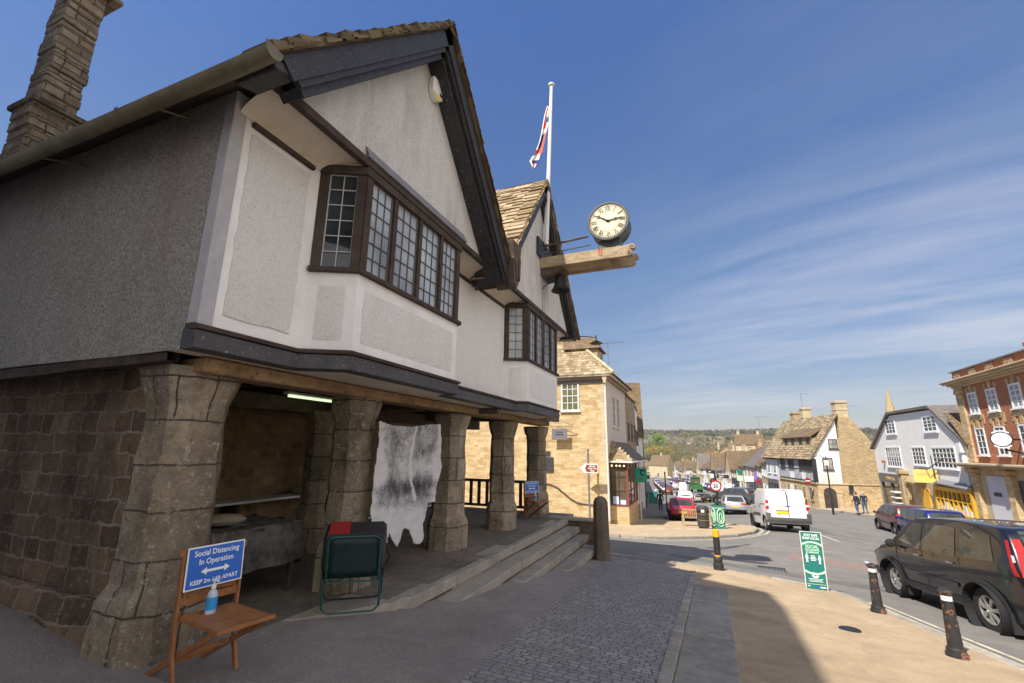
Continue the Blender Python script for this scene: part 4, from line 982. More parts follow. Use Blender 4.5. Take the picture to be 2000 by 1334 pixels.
# ================================================================== bollards and the tall board
def post_height(base, px, py): return onY(px, py, base.y).z - base.z
def iron_bollard(px, py, tx, ty, label):
    b0 = onG(px, py); h = post_height(b0, tx, ty); r = empty('iron_bollard', b0, 0, label, 'bollard', 'black iron bollards along the kerb')
    k = h / .92
    MB().lathe([(.135 * k, -.05), (.135 * k, .05 * h), (.12 * k, .06 * h), (.115 * k, .12 * h), (.095 * k, .14 * h), (.092 * k, .17 * h), (.070 * k, .80 * h), (.078 * k, .805 * h), (.078 * k, .82 * h)], (0, 0, 0), 20).build('shaft', M['bollard'], r, local=True, smooth=True)
    MB().lathe([(.068 * k, .822 * h), (.068 * k, .895 * h)], (0, 0, 0), 20).build('white_band', M['white'], r, local=True, smooth=True)
    MB().lathe([(.07 * k, .896 * h), (.075 * k, .92 * h), (.088 * k, .935 * h), (.092 * k, .955 * h), (.075 * k, .975 * h), (.05 * k, .99 * h), (.02 * k, h)], (0, 0, 0), 20).build('cap', M['bollard'], r, local=True, smooth=True)
iron_bollard(1716, 1196, 1704, 1100, 'black iron bollard with a white collar, closer to the tall green board')
iron_bollard(1870, 1283, 1846, 1149, 'black iron bollard with a white collar, beside the rear wheel of the black car')
b0 = onG(1404, 1113); h = post_height(b0, 1397, 1034); r = empty('plastic_bollard', b0, 0, 'black bollard with a yellow reflective top at the mouth of the side road', 'bollard')
MB().lathe([(.115, -.05), (.115, .14), (.09, .16), (.10, .22), (.095, .26), (.078, .29), (.072, .30)], (0, 0, 0), 20).build('foot', M['bollard_black'], r, local=True, smooth=True)
MB().lathe([(.0735, .28), (.0735, h * .84)], (0, 0, 0), 20).build('shaft', M['bollard_black'], r, local=True, smooth=True)
MB().lathe([(.076, .305), (.076, .33)], (0, 0, 0), 20).build('thin_band', M['band_yellow'], r, local=True, smooth=True)
MB().lathe([(.076, h * .82), (.076, h - .01), (.05, h)], (0, 0, 0), 20).build('yellow_band', M['band_yellow'], r, local=True, smooth=True)

ab = onG(1596, 1151); AH = post_height(ab, 1590, 1040)
A = empty('information_board', ab, rad(-2), 'tall green social distancing board standing at the kerb', 'sign')
BW = .37; k = AH / 1.15
b_ = MB(); b_.box(-BW / 2, BW / 2, -.012, .012, .0, AH); b_.build('panel', M['sign_green'], A, local=True)
b_ = MB()
for x in (-BW / 2, BW / 2): b_.box(x - .008, x + .008, -.016, .016, -.02, AH + .006)
b_.box(-BW / 2, BW / 2, -.015, .015, AH, AH + .012); b_.bar((-.15, .02, AH * .8), (-.15, .35, -.01), .02, .02); b_.bar((.15, .02, AH * .8), (.15, .35, -.01), .02, .02); b_.build('board_frame', M['off_white'], A, local=True)
def AT(x, z): return frame((x, -.0135, z), (1, 0, 0), (0, 0, 1))
for s_, z, sz, mt in (('STAY SAFE', .945, .070, 'white'), ('SHOP LOCAL', .890, .068, 'white'), ('SOCIAL', .742, .092, 'pale_green'), ('DISTANCING', .684, .056, 'pale_green'), ('IN OPERATION', .640, .044, 'pale_green')):
    text('lettering', s_, sz * AH / 1.15 * 1.0, M[mt], AT(0, AH * z), A, .001, bold=.0022, sx=.79)
b_ = MB(); cz = AH * .545; ra, rb = AH * .295, AH * .262
for a0, a1 in ((50, 130), (230, 310)):
    pts = []
    for i in range(25):
        a = rad(a0 + (a1 - a0) * i / 24); pts.append((math.cos(a), math.sin(a)))
    def cl_(x): return clip(x, -BW / 2 + .01, BW / 2 - .01)
    b_ = MB(); b_.grid([[V((cl_(c_ * r_ * 1.02), -.0135 - .0003, cz + s_ * r_)) for r_ in (ra, rb)] for c_, s_ in pts]); b_.build('ring_arc', M['pale_green'], A, local=True)
def figure(x, z, h):
    q = MB(); q.lathe([(0, 0), (.055 * h * 1.6, 0)], (x, -.0142, z + h * .92), 12, 'y')
    pl = [(-.13, .80), (-.16, .45), (-.11, .42), (-.10, .62), (-.09, .40), (-.10, 0), (-.02, 0), (0, .36), (.02, 0), (.10, 0), (.09, .40), (.10, .62), (.11, .42), (.16, .45), (.13, .80)]
    q.prism([(x + a * h, -.0135, z + b * h) for a, b in pl], (0, -.0012, 0)); q.build('figure', M['white'], A, local=True)
figure(-.11, AH * .465, AH * .155); figure(.11, AH * .445, AH * .155)
b_ = MB()
for i, w_ in enumerate((.07, .085, .11, .085)): b_.box(-w_ / 2, w_ / 2, -.0146, -.0132, AH * (.575 - i * .026), AH * (.588 - i * .026))
for i, w_ in enumerate((.26, .22, .25)): b_.box(-w_ / 2, w_ / 2, -.0146, -.0132, AH * (.175 - i * .022), AH * (.183 - i * .022))
b_.box(-.16, .16, -.0146, -.0132, AH * .085, AH * .09); b_.box(-.155, -.11, -.0146, -.0132, AH * .045, AH * .06); b_.box(.06, .16, -.0146, -.0132, AH * .03, AH * .05)
b_.build('small_print', M['white'], A, local=True)
b_ = MB(); b_.grid([[V((r_ * math.cos(a), -.0142, AH * .255 + r_ * math.sin(a))) for r_ in (.028, .068)] for a in [PI + .25 + 2.6 * i / 14 for i in range(15)]]); b_.box(-.03, .0, -.0146, -.0132, AH * .262, AH * .29); b_.box(.02, .045, -.0146, -.0132, AH * .255, AH * .28); b_.build('emblem', M['white'], A, local=True)
b_ = MB(); b_.box(-.01, .055, -.0146, -.0132, AH * .03, AH * .052); b_.build('badge', M['sign_blue'], A, local=True)
# ================================================================== ground sheets
def sheet(name, rows, off, mat_, nx=8, kind='structure', parent=None, skirt=0):
    """rows: [(y, x_left, x_right)]; a strip draped over the ground profile"""
    b_ = MB(); P = []
    for y, a, c in rows: P.append([(a + (c - a) * i / nx, y, G(a + (c - a) * i / nx, y) + off + lift(a + (c - a) * i / nx, y)) for i in range(nx + 1)])
    b_.grid(P)
    if skirt:
        for k in (0, -1): b_.grid([[r[k] for r in P], [(r[k][0], r[k][1], r[k][2] - skirt) for r in P]])
        for r in (P[0], P[-1]): b_.grid([r, [(q[0], q[1], q[2] - skirt) for q in r]])
    o = b_.build(name, M[mat_], smooth=True, weld=True); o['kind'] = kind; return o
def lift(x, y): return clip((-4.8 - x) * .2, 0, .33) * interp(y, [(2.5, 1), (3.2, 0)]) if y < 3.2 else 0
def yrange(a, b, s): n = max(1, int(round((b - a) / s))); return [a + (b - a) * i / n for i in range(n + 1)]
RW = [(11.2, 60), (10.2, 79), (8.9, 92), (7.1, 109), (4.9, 126), (3.2, 148), (-2.9, 196), (-10.5, 243), (-17, 286), (-22, 330)]      # right building line, far part
LW = [(-5, 19), (-5, 27), (-5.6, 38), (-6.8, 52), (-9.3, 75), (-13, 110), (-18, 150), (-24, 210), (-30, 280), (-34, 330)]           # left building line
rx = lambda y: interp(y, [(-60, 15), (45, 15), (55, 13), (60, 11.2)] + [(b, a) for a, b in RW[1:]])
lx = lambda y: interp(y, [(b, a) for a, b in LW])
KN = [(-60, 4.6), (0, 4.2), (4, 3.75), (7.5, 3.12), (10, 2.62), (11.6, 2.32), (12.2, 1.95), (12.6, 1.2), (12.9, .2), (13.05, -.8)]      # near kerb x(y)
kn = lambda y: interp(y, KN)
cl_x = lambda y: interp(y, [(2.0, -1.80), (4.0, -1.94), (12.2, -2.31), (12.7, -2.3)])
cr_x = lambda y: interp(y, [(0, -.56), (4.6, -.50), (11.5, -.42), (12.0, -.7), (12.7, -1.2)])
fr_x = lambda y: interp(y, [(0, .10), (5.0, .16), (10.1, .24)])
# road: one sheet under everything near, then narrowing with the street
sheet('road', [(y, -45, 26) for y in yrange(-30, 60, .75)] + [(y, lx(y) - 2, rx(y) + 3) for y in yrange(61, 330, 3)], -KERB, 'tarmac', 110)
YN = 13.02
sheet('gravel_forecourt', [(y, -18, cl_x(y)) for y in yrange(-6, 12.7, .3)] + [(YN, -18, -1.6)], 0, 'grit', 20)
sheet('cobbled_strip', [(y, cl_x(y), cr_x(y)) for y in yrange(-4, 12.7, .3)], .004, 'sett', 8)
sheet('paving', [(y, cr_x(y) - .3, kn(y)) for y in yrange(-6, 12.9, .2)] + [(YN, -2.4, -.7)], -.002, 'tan', 12)
sheet('paving_edge', [(12.55, -18, -1.0), (12.8, -18, -.9), (YN + .005, -18, -.75)], .006, 'pave_grey', 20)
# gutter line of long setts between cobbles and flags
gs = MB(); gr = random.Random(3); y = -3.0
while y < 11.6:
    L = gr.uniform(.18, .34); x = cr_x(y); gs.prism([(x - .005, y + .006, G(x, y) + .016), (x + .115, y + .006, G(x, y) + .016), (x + .115, y + L - .006, G(x, y + L) + .016), (x - .005, y + L - .006, G(x, y + L) + .016)], (0, 0, -.06)); y += L
o = gs.build('gutter_line', M['kerb'], bevel=.008); o['kind'] = 'structure'
fs_ = MB(); y = -3.0
while y < 10.0:
    L = gr.uniform(.55, .95); y2 = min(y + L, 10.15); e = gr.uniform(-.004, .004)
    def gp(x, yy): return (x, yy, G(x, yy) + .012 + e)
    fs_.prism([gp(cr_x(y) + .125, y + .011), gp(fr_x(y), y + .011 + gr.uniform(-.02, .02)), gp(fr_x(y2), y2 - .006), gp(cr_x(y2) + .125, y2 - .006)], (0, 0, -.05)); y = y2
o = fs_.build('flagstone_path', M['flag'], bevel=.006); o['kind'] = 'structure'
def kerb_line(name, pts, w=.14, h=.0, seed=2, step=.9):
    b_ = MB(); r_ = random.Random(seed)
    for (x0, y0), (x1, y1) in zip(pts, pts[1:]):
        d = V((x1 - x0, y1 - y0)); L = d.length; d.normalize(); n_ = V((d.y, -d.x)); k = max(1, int(L / step))
        for i in range(k):
            a, c = V((x0, y0)) + d * (L * i / k + .004), V((x0, y0)) + d * (L * (i + 1) / k - .004)
            q = [a, c, c - n_ * w, a - n_ * w]; e = r_.uniform(-.004, .004)
            b_.prism([(p_.x, p_.y, G(p_.x, p_.y) + .010 + h + e) for p_ in q], (0, 0, -.22))
    o = b_.build(name, M['kerb'], bevel=.012); o['kind'] = 'structure'; return o
kerb_line('kerb', [(-18, 13.05), (-8, 13.05), (-.85, 13.05), (.2, 12.93), (1.2, 12.65), (1.95, 12.23), (2.32, 11.6), (2.62, 10), (3.12, 7.5), (3.75, 4), (4.2, 0)], w=.14)
# far corner pavement with its bulge, and the long left pavement
KF = [(19.75, -3.3), (20.1, -2.4), (20.8, -1.6), (22.0, -.3), (23.2, 1.0), (24.5, 1.75), (26.5, 2.1), (29, 2.15), (31, 1.5), (32.3, -.2), (33, -2.0), (34, -2.75), (52, -3.3), (75, -6), (110, -9.8), (150, -14.6), (210, -20.5), (280, -26.5), (330, -31)]
kf = lambda y: interp(y, KF)
sheet('corner_paving', [(y, -40 if y < 26 else lx(y) - 1.5, kf(y)) for y in yrange(19.75, 34, .25)], 0, 'tan', 20)
sheet('left_pavement', [(y, lx(y) - 1.5, kf(y)) for y in yrange(34, 330, 2)], 0, 'pave_grey', 4)
kerb_line('corner_kerb', [(kf(y), y) for y in (34, 33, 32.3, 31, 29, 26.5, 24.5, 23.2, 22, 20.8, 20.1, 19.75)] + [(-12, 19.72), (-40, 19.7)], w=.16, seed=8)
kr = lambda y: interp(y, [(-60, 12.6), (30, 12.6), (44, 13.0), (52, 11.4), (60, 9.6), (79, 7.9), (92, 6.6), (109, 4.8), (126, 2.6), (148, .9), (196, -5.2), (243, -12.7), (286, -19.2), (330, -24)])
sheet('right_pavement', [(y, kr(y), 26 if y < 60 else rx(y) + 3) for y in yrange(-30, 330, 2)], 0, 'tan', 6)
kerb_line('right_kerb', [(kr(y), y) for y in yrange(10, 130, 4)][::1], w=-.14, seed=5)
# painted lines
def line(mb, pts, w, off):
    P = []
    for i, p_ in enumerate(pts):
        a, c = V(pts[max(0, i - 1)]), V(pts[min(len(pts) - 1, i + 1)]); d = (c - a).normalized(); n_ = V((d.y, -d.x)); q = V(p_)
        P.append([(t.x, t.y, G(t.x, t.y) - KERB + off) for t in (q - n_ * w / 2, q + n_ * w / 2)])
    mb.grid(P)
def offset(pts, o_):
    out = []
    for i, p_ in enumerate(pts):
        a, c = V(pts[max(0, i - 1)]), V(pts[min(len(pts) - 1, i + 1)]); d = (c - a).normalized(); out.append(tuple(V(p_) + V((d.y, -d.x)) * o_))
    return out
def dense(pts, s=.5):
    out = []
    for (a, b), (c, d) in zip(pts, pts[1:]):
        n = max(1, int(math.hypot(c - a, d - b) / s)); out += [(a + (c - a) * i / n, b + (d - b) * i / n) for i in range(n)]
    return out + [pts[-1]]
ln = MB(); near = dense([(4.35, -4), (4.2, 0), (3.75, 4), (3.12, 7.5), (2.62, 10), (2.34, 11.6)])
for o_ in (.44, .62): line(ln, offset(near, -o_) if offset(near, -o_)[0][0] > near[0][0] else offset(near, o_), .075, .006)
cor = dense([(kf(y), y) for y in (32.3, 31, 29, 26.5, 24.5, 23.2, 22, 20.8, 20.1)])
for o_ in (.35, .62):
    pt = offset(cor, o_); pt = pt if pt[0][0] > cor[0][0] else offset(cor, -o_); line(ln, pt[2:], .09, .006)
line(ln, dense([(-12, 19.45), (-3.2, 19.45), (-2.0, 19.8)]), .10, .006)
line(ln, dense([(-12, 13.35), (-1.2, 13.35)]), .06, .006)
for y in (36, 42, 48): line(ln, dense([(-2.9, y), (-.4, y)]), .08, .006)
o = ln.build('road_markings', M['line_cream'], smooth=True); o['kind'] = 'structure'
ln = MB(); line(ln, dense([(-7.5, 16.2), (-5.5, 16.6), (-4.4, 16.5), (-3.6, 15.9)]), .22, .006); line(ln, dense([(4.6, 16.5), (4.6, 19)]), .1, .006); line(ln, dense([(5.0, 24), (4.9, 27)]), .1, .006)
o = ln.build('white_markings', M['line_white'], smooth=True); o['kind'] = 'structure'
def patch(name, q, mat_, off=.003):
    b_ = MB(); P = [[(V(q[0]).lerp(V(q[1]), u).lerp(V(q[3]).lerp(V(q[2]), u), v)) for u in (0, .2, .4, .6, .8, 1)] for v in (0, .2, .4, .6, .8, 1)]
    b_.grid([[(p_.x, p_.y, G(p_.x, p_.y) - KERB + off) for p_ in r] for r in P]); o = b_.build(name, M[mat_], smooth=True); o['kind'] = 'structure'
patch('tarmac_repair', [(2.2, 17.6), (6.2, 16.2), (6.6, 17.4), (2.6, 19.2)], 'patch_red'); patch('tarmac_trench', [(-1.2, 15.2), (3.6, 13.6), (3.7, 14.3), (-1.1, 16.0)], 'patch'); patch('tarmac_strip', [(5.2, 22), (6.4, 22), (5.6, 40), (4.7, 40)], 'patch')
dc = onG(1660, 1230); o = MB().lathe([(.13, 0), (.13, .008), (.10, .012), (.0, .012)], dc, 20).build('stopcock_cover', M['iron']); tag(o, 'small oval iron cover set in the tan paving near the bollards', 'drain cover')
gq = onG(1508, 1112, -KERB); b_ = MB()
for k in range(9): b_.bar((gq.x - .3 + k * .075, gq.y - .2, gq.z + .008), (gq.x - .3 + k * .075, gq.y + .2, gq.z + .008), .03, .012)
b_.bar((gq.x - .34, gq.y - .22, gq.z + .008), (gq.x + .34, gq.y - .22, gq.z + .008), .04, .014); b_.bar((gq.x - .34, gq.y + .22, gq.z + .008), (gq.x + .34, gq.y + .22, gq.z + .008), .04, .014)
o = b_.build('drain_grate', M['iron']); tag(o, 'rectangular iron drain grate in the road by the kerb corner', 'drain')

# terrain: one sheet under the town, rising to the hills across the valley
def HZ(x, y):
    if y < 340: b = min(G(clip(x, -14, 18), y) - .45, 3) ; b += clip(abs(x) - 40, 0, 400) * .004 * 0
    else: b = -15.5
    t = clip((y - 430) / 1150, 0, 1); t = t * t * (3 - 2 * t)
    return b + 66 * t + (t > 0) * 7 * t * mnoise.noise((x * .0026, y * .0016, 0)) + 3 * t * mnoise.noise((x * .011, y * .009, 3))
b_ = MB(); ys = yrange(-60, 340, 8) + yrange(345, 1100, 20)[0:] + yrange(1130, 2600, 60)
xs = [-1600, -1100, -800, -600, -450, -340, -260, -200, -150, -110, -80, -60, -45, -30, -15, 0, 15, 30, 45, 60, 80, 110, 150, 200, 260, 340, 450, 600, 800, 1100, 1600]
b_.grid([[(x * (1 + max(0, y - 400) * .0004), y, HZ(x * (1 + max(0, y - 400) * .0004), y)) for x in xs] for y in ys])
o = b_.build('hills', M['grass'], smooth=True, angle=180); o['kind'] = 'structure'
# ================================================================== helpers for buildings
def window(parent, Mx, w, h, cols, rows, fm='white', gm='glass_dark', local=False, sill=True, sash=True, fw=.055, bw=.022, head=None, name='window', dep=.05, pane=True):
    """Mx: frame at the bottom centre of the window on the wall plane (x right, y up, z out)"""
    f = MB()
    def bx(x0, x1, y0, y1, z0, z1): f.obox(Mx @ Matrix.Translation(((x0 + x1) / 2, (y0 + y1) / 2, (z0 + z1) / 2)), x1 - x0, y1 - y0, z1 - z0)
    bx(-w / 2, -w / 2 + fw, 0, h, -.02, dep); bx(w / 2 - fw, w / 2, 0, h, -.02, dep); bx(-w / 2 + fw, w / 2 - fw, h - fw, h, -.02, dep - .002); bx(-w / 2 + fw, w / 2 - fw, 0, fw, -.02, dep - .002)
    if sash and rows > 1: bx(-w / 2 + fw, w / 2 - fw, h / 2 - .02, h / 2 + .02, -.02, dep - .008)
    for i in range(1, cols): x = -w / 2 + fw + (w - 2 * fw) * i / cols; bx(x - bw / 2, x + bw / 2, fw, h - fw, -.02, dep - .015)
    for j in range(1, rows):
        y = fw + (h - 2 * fw) * j / rows
        if not (sash and abs(y - h / 2) < .03): bx(-w / 2 + fw, w / 2 - fw, y - bw / 2, y + bw / 2, -.02, dep - .017)
    wo = f.build(name, M[fm], parent, local=local)
    if pane:
        g = MB(); g.face([Mx @ V(p) for p in ((-w / 2 + .01, .01, .012), (w / 2 - .01, .01, .012), (w / 2 - .01, h - .01, .012), (-w / 2 + .01, h - .01, .012))])
        go = g.build('pane', M[gm], wo, local=local)
    if sill:
        s = MB(); s.obox(Mx @ Matrix.Translation((0, -.035, .05)), w + .14, .07, .16); s.build('sill', M[sill if isinstance(sill, str) else fm], wo, local=local)
    return wo
FX = lambda X, y, z: frame((X, y, z), (0, -1, 0), (0, 0, 1))      # wall facing -x
FS = lambda x, Y, z: frame((x, Y, z), (1, 0, 0), (0, 0, 1))       # wall facing -y
FE = lambda X, y, z: frame((X, y, z), (0, 1, 0), (0, 0, 1))       # wall facing +x
FL = lambda x, z: frame((x, 0, z), (-1, 0, 0), (0, 0, 1))         # local facade facing +y
def chimney(parent, x, y, z0, z1, w, d, mat_='cream_stone', local=False, pots=0):
    c = MB(); c.box(x - w / 2, x + w / 2, y - d / 2, y + d / 2, z0, z1); c.box(x - w / 2 - .05, x + w / 2 + .05, y - d / 2 - .05, y + d / 2 + .05, z0 + (z1 - z0) * .45, z0 + (z1 - z0) * .45 + .09)
    c.box(x - w / 2 - .09, x + w / 2 + .09, y - d / 2 - .09, y + d / 2 + .09, z1 - .24, z1 - .14); c.box(x - w / 2 - .05, x + w / 2 + .05, y - d / 2 - .05, y + d / 2 + .05, z1 - .139, z1)
    o = c.build('chimney', M[mat_], parent, local=local, bevel=.02)
    for i in range(pots):
        MB().lathe([(.11, 0), (.13, .04), (.09, .35), (.11, .4)], (x + (i - (pots - 1) / 2) * .35, y, z1), 10).build('chimney_pot', M['brick'], o, local=local)
    return o
def aerial(name_label, base, h, arm, parent=None):
    a = empty('aerial', base, 0, name_label, 'aerial'); b_ = MB()
    b_.tube([(0, 0, 0), (0, 0, h)], .025, 5); b_.tube([(-arm * .3, 0, h * .95), (arm * .7, .1, h * .97)], .018, 5)
    for k in range(6): x = -arm * .25 + arm * .9 * k / 5; b_.tube([(x, -.22, h * .955), (x, .25, h * .955)], .012, 4)
    b_.build('antenna', M['grey_sign'], a, local=True); return a

# ---- the tall house just behind the viewer; it throws the long shadow over the cobbles
nb = empty('neighbouring_house', (-6, -6, 0), label='tall stone house south of the market house, shading the cobbles', cat='building')
b_ = MB(); b_.prism([(x, -2.3, z) for x, z in ((-24, -1), (-4.05, -1), (-4.05, 14.2), (-4.7, 15.75), (-6.4, 16.6), (-24, 16.9))], (0, -14, 0)); b_.build('wall', M['white_wall'], nb)
b_ = MB(); b_.prism([(-3.95, -2.25, 14.2), (-4.64, -2.25, 15.85), (-6.36, -2.25, 16.7), (-24, -2.25, 17.0), (-24, -2.25, 16.92), (-6.4, -2.25, 16.62), (-4.7, -2.25, 15.78), (-4.05, -2.25, 14.2)], (0, -14.2, 0)); b_.build('roof', M['tile_far'], nb)
for y in (-4.5, -8, -11.5):
    for z in (1.2, 4.6, 8.0): window(nb, FE(-4.05, y, z), 1.0, 1.6, 3, 4)

# ---- stone house on the corner of the side road
sb = empty('corner_house', (-5, 26.7, -2.2), label='golden stone corner house with a hipped stone roof, across the side road', cat='building')
b_ = MB(); b_.box(-15, -5.0, 26.7, 27.1, -3.2, 6.08); b_.build('south_wall', M['gold_stone'], sb)
b_ = MB(); b_.box(-5.4, -4.992, 27.1, 34.4, -3.3, 6.08); b_.build('street_wall', M['pink_render'], sb)
b_ = MB()
for k in range(22): z = -2.4 + k * .385; b_.box(-5.02 - (.42 if k % 2 else .26), -4.985, 26.69, 26.72 + (.26 if k % 2 else .4), z, z + .375)
b_.build('quoin', M['cream_stone'], sb, bevel=.008)
b_ = MB(); b_.box(-15.2, -4.55, 26.45, 34.6, 6.06, 6.12); b_.box(-15, -4.8, 26.58, 34.5, 5.86, 6.06); b_.build('eaves_board', M['grey_stone'], sb)
b_ = MB(); b_.box(-15, -4.98, 26.64, 26.70, 5.62, 5.86); b_.build('frieze', M['shop_grey'], sb)
b_ = MB(); E0 = (-4.45, 26.35); zt = 10.1; T = 4.2
b_.add([(-15.2, 26.35, 6.12), (-4.45, 26.35, 6.12), (-4.45, 34.7, 6.12), (-15.2, 34.7, 6.12), (-15.2, 30.5, zt), (-4.45 - T, 30.5, zt)], [(0, 1, 5, 4), (1, 2, 5), (2, 3, 4, 5), (0, 4, 3), (0, 3, 2, 1)])
rf = b_.build('roof', M['tile_far'], sb)
sl = V((0, T - .05, zt - 6.12)); Ls = sl.length
b_ = MB(); tiles(b_, (-4.45, 26.35, 6.12), (-1, 0, 0), sl, 10.6, Ls, .30, .17, .035, ufun=lambda v: (T * v / Ls, 10.6), seed=11); b_.build('roof_tiles', M['tile'], rf)
b_ = MB(); sl2 = V((-T, 0, zt - 6.12)); tiles(b_, (-4.45, 34.7, 6.12), (0, -1, 0), sl2, 8.3, sl2.length, .30, .17, .035, ufun=lambda v: (4.2 * v / sl2.length, 8.3 - 4.15 * v / sl2.length), seed=12); b_.build('roof_tiles', M['tile_dark'], rf)
b_ = MB(); b_.tube([(-4.42, 26.33, 6.17), (-8.66, 30.52, 10.16)], .10, 8); b_.build('hip_ridge', M['cream_stone'], rf)
b_ = MB(); b_.tube([(-15, 26.40, 6.10), (-4.6, 26.40, 6.06)], .065, 8); b_.tube([(-4.62, 26.4, 6.08), (-4.62, 34.6, 6.1)], .065, 8); b_.build('gutter', M['off_white'], sb)
b_ = MB(); b_.prism([(-5.12, 26.42, 6.0), (-4.82, 26.42, 6.0), (-4.90, 26.42, 5.6), (-5.04, 26.42, 5.6)], (0, .22, 0)); b_.build('rainwater_head', M['cream_stone'], sb)
b_ = MB(); b_.tube([(-4.97, 26.60, 5.7), (-4.97, 26.60, -2.0)], .055, 8); b_.build('downpipe', M['off_white'], sb)
p = onY(1097, 803, 26.7); q = onY(1130, 744, 26.7)
window(sb, FS((p.x + q.x) / 2, 26.7, p.z), q.x - p.x, q.z - p.z, 3, 4, 'white', 'glass_green', fw=.07, bw=.03)
for y in (29.2, 30.8): window(sb, FE(-4.992, y, 3.2), .95, 1.9, 2, 4, 'off_white', 'glass_dark')
b_ = MB(); b_.box(-7.4, -5.7, 28.3, 30.2, 6.5, 8.1); b_.build('dormer_wall', M['gold_rubble'], sb)
b_ = MB(); b_.add([(-7.9, 28.1, 8.1), (-5.5, 28.1, 8.1), (-5.5, 30.4, 8.1), (-7.9, 30.4, 8.1), (-8.2, 29.25, 9.1), (-6.1, 29.25, 9.1)], [(0, 1, 5, 4), (1, 2, 5), (2, 3, 4, 5), (0, 3, 2, 1)]); b_.build('dormer_roof', M['tile_far'], sb)
window(sb, FE(-5.7, 29.25, 7.0), .8, .95, 2, 2, 'off_white', 'glass_dark', sill=False)
aerial('thin aerial behind the dormer of the corner house', (-5.6, 31.5, 7.6), 1.6, 1.6)
b_ = MB(); b_.box(-8.85, -8.18, 26.62, 26.70, .48, 1.33); o = b_.build('notice_board', M['charcoal'], None, bevel=.01); tag(o, 'larger dark notice case on the golden stone wall', 'notice board')
b_ = MB(); b_.box(-8.85, -8.38, 26.64, 26.70, 1.42, 1.66); o = b_.build('plaque', M['charcoal'], None); tag(o, 'small dark plaque above the notice case on the golden wall', 'plaque')
cbp = [onY(a, c, 26.64) for a, c in ((1040, 940), (1062, 943), (1075, 946), (1088, 952), (1100, 962), (1114, 974), (1126, 981), (1140, 984), (1162, 986))]
o = MB().tube(cbp, .035, 6).build('wall_cable', M['iron']); tag(o, 'thick black cable drooping across the golden stone wall', 'cable')
hs = empty('hanging_sign', (-7.8, 26.4, 2.7), label='small grey sign hanging from an iron arm on the golden stone wall', cat='sign')
a, c = onY(1078, 838, 26.3), onY(1108, 859, 26.3)
MB().box(a.x, c.x, 26.28, 26.32, c.z, a.z).build('board', M['grey_sign'], hs)
b_ = MB(); b_.tube([(a.x - .3, 26.3, a.z + .18), (c.x + .35, 26.3, a.z + .16)], .015, 5); b_.tube([(a.x - .1, 26.3, a.z + .75), (c.x + .3, 26.3, a.z + .2)], .012, 5)
for x in (a.x + .06, c.x - .06): b_.tube([(x, 26.3, a.z), (x, 26.3, a.z + .17)], .01, 4)
b_.lathe([(.03, -.02), (.03, .02)], (c.x + .33, 26.3, a.z + .24), 8, 'y'); b_.build('arm', M['iron'], hs)
b_ = MB()
for i, w_ in enumerate((.42, .5)): b_.box((a.x + c.x) / 2 - w_ / 2, (a.x + c.x) / 2 + w_ / 2, 26.275, 26.28, a.z - .22 - i * .14, a.z - .15 - i * .14)
b_.build('lettering', M['charcoal'], hs)
# brown direction sign on its post
bpz = onY(1152, 1004, 25.9)
ds = empty('direction_sign', (bpz.x, 25.9, G(bpz.x, 25.9)), label='brown arrow sign on a grey post in front of the golden stone wall', cat='sign')
pt = onY(1151, 877, 25.9)
MB().tube([(bpz.x, 25.9, -2.4), (bpz.x - .02, 25.9, pt.z)], .055, 10).build('post', M['grey_sign'], ds, smooth=True)
a, c = onY(1143, 907, 25.82), onY(1167, 923, 25.82); tip = onY(1134, 914, 25.82); my = (a.z + c.z) / 2
def arrow(e): return [(tip.x - e * 1.3, 25.82, my), (a.x - e * .4, 25.82, a.z + e), (c.x + e, 25.82, a.z + e), (c.x + e, 25.82, c.z - e), (a.x - e * .4, 25.82, c.z - e)]
MB().prism(arrow(.035), (0, .02, 0)).build('sign_border', M['white'], ds)
MB().prism([(x, 25.815, z) for x, _, z in [(a.x - .02, 0, my), (a.x + .07, 0, a.z - .01), (c.x, 0, a.z - .01), (c.x, 0, c.z + .01), (a.x + .07, 0, c.z + .01)]], (0, .004, 0)).build('sign_panel', M['brown_sign'], ds)
hz_ = (a.z - c.z)
for i, s_ in enumerate(('Lamb Inn', '& Bay Tree', 'Hotel')): text('lettering', s_, .125, M['white'], FS((a.x + c.x) / 2 + .05, 25.813, a.z - hz_ * (.2 + .3 * i)), ds, .001, bold=.003, local=False, sx=.80)

# ---- shop bay on the street side of the corner house
sh_ = empty('shop_bay', (-4.6, 29, -2.4), label='oxblood and black shop window bay under a small stone roof, on the corner house', cat='shop bay')
xa = -4.99; xb = onY(1229, 1000, 27.2).x; zs = onY(1208, 988, 27.2).z; zh = onY(1208, 905, 27.2).z; YB = 31.2
b_ = MB(); b_.box(xa, xb, 27.2, YB, -3.2, zs); b_.build('base_wall', M['gold_stone'], sh_)
b_ = MB(); b_.box(xa, xb + .02, 27.16, YB + .02, zs, zs + .06); b_.box(xb - .09, xb + .02, 27.17, 27.28, zs + .06, zh); b_.box(xb - .08, xb + .015, YB - .1, YB, zs + .06, zh)
for y in (28.5, 29.85): b_.box(xb - .06, xb + .01, y - .03, y + .03, zs + .06, zh)
b_.build('oxblood_frame', M['red_paint'], sh_)
b_ = MB(); b_.box(xa - .02, xa + .10, 27.15, 27.24, zs + .06, zh); xm = (xa + xb) / 2; b_.box(xm - .03, xm + .03, 27.17, 27.22, zs + .06, zh)
for z in (zs + (zh - zs) * .35, zs + (zh - zs) * .68): b_.box(xa + .1, xb - .09, 27.18, 27.22, z - .025, z + .025); b_.box(xb - .035, xb - .005, 27.3, YB - .1, z - .02, z + .02)
b_.box(xa, xb + .03, 27.14, YB, zh, zh + .12); b_.build('black_frame', M['charcoal'], sh_)
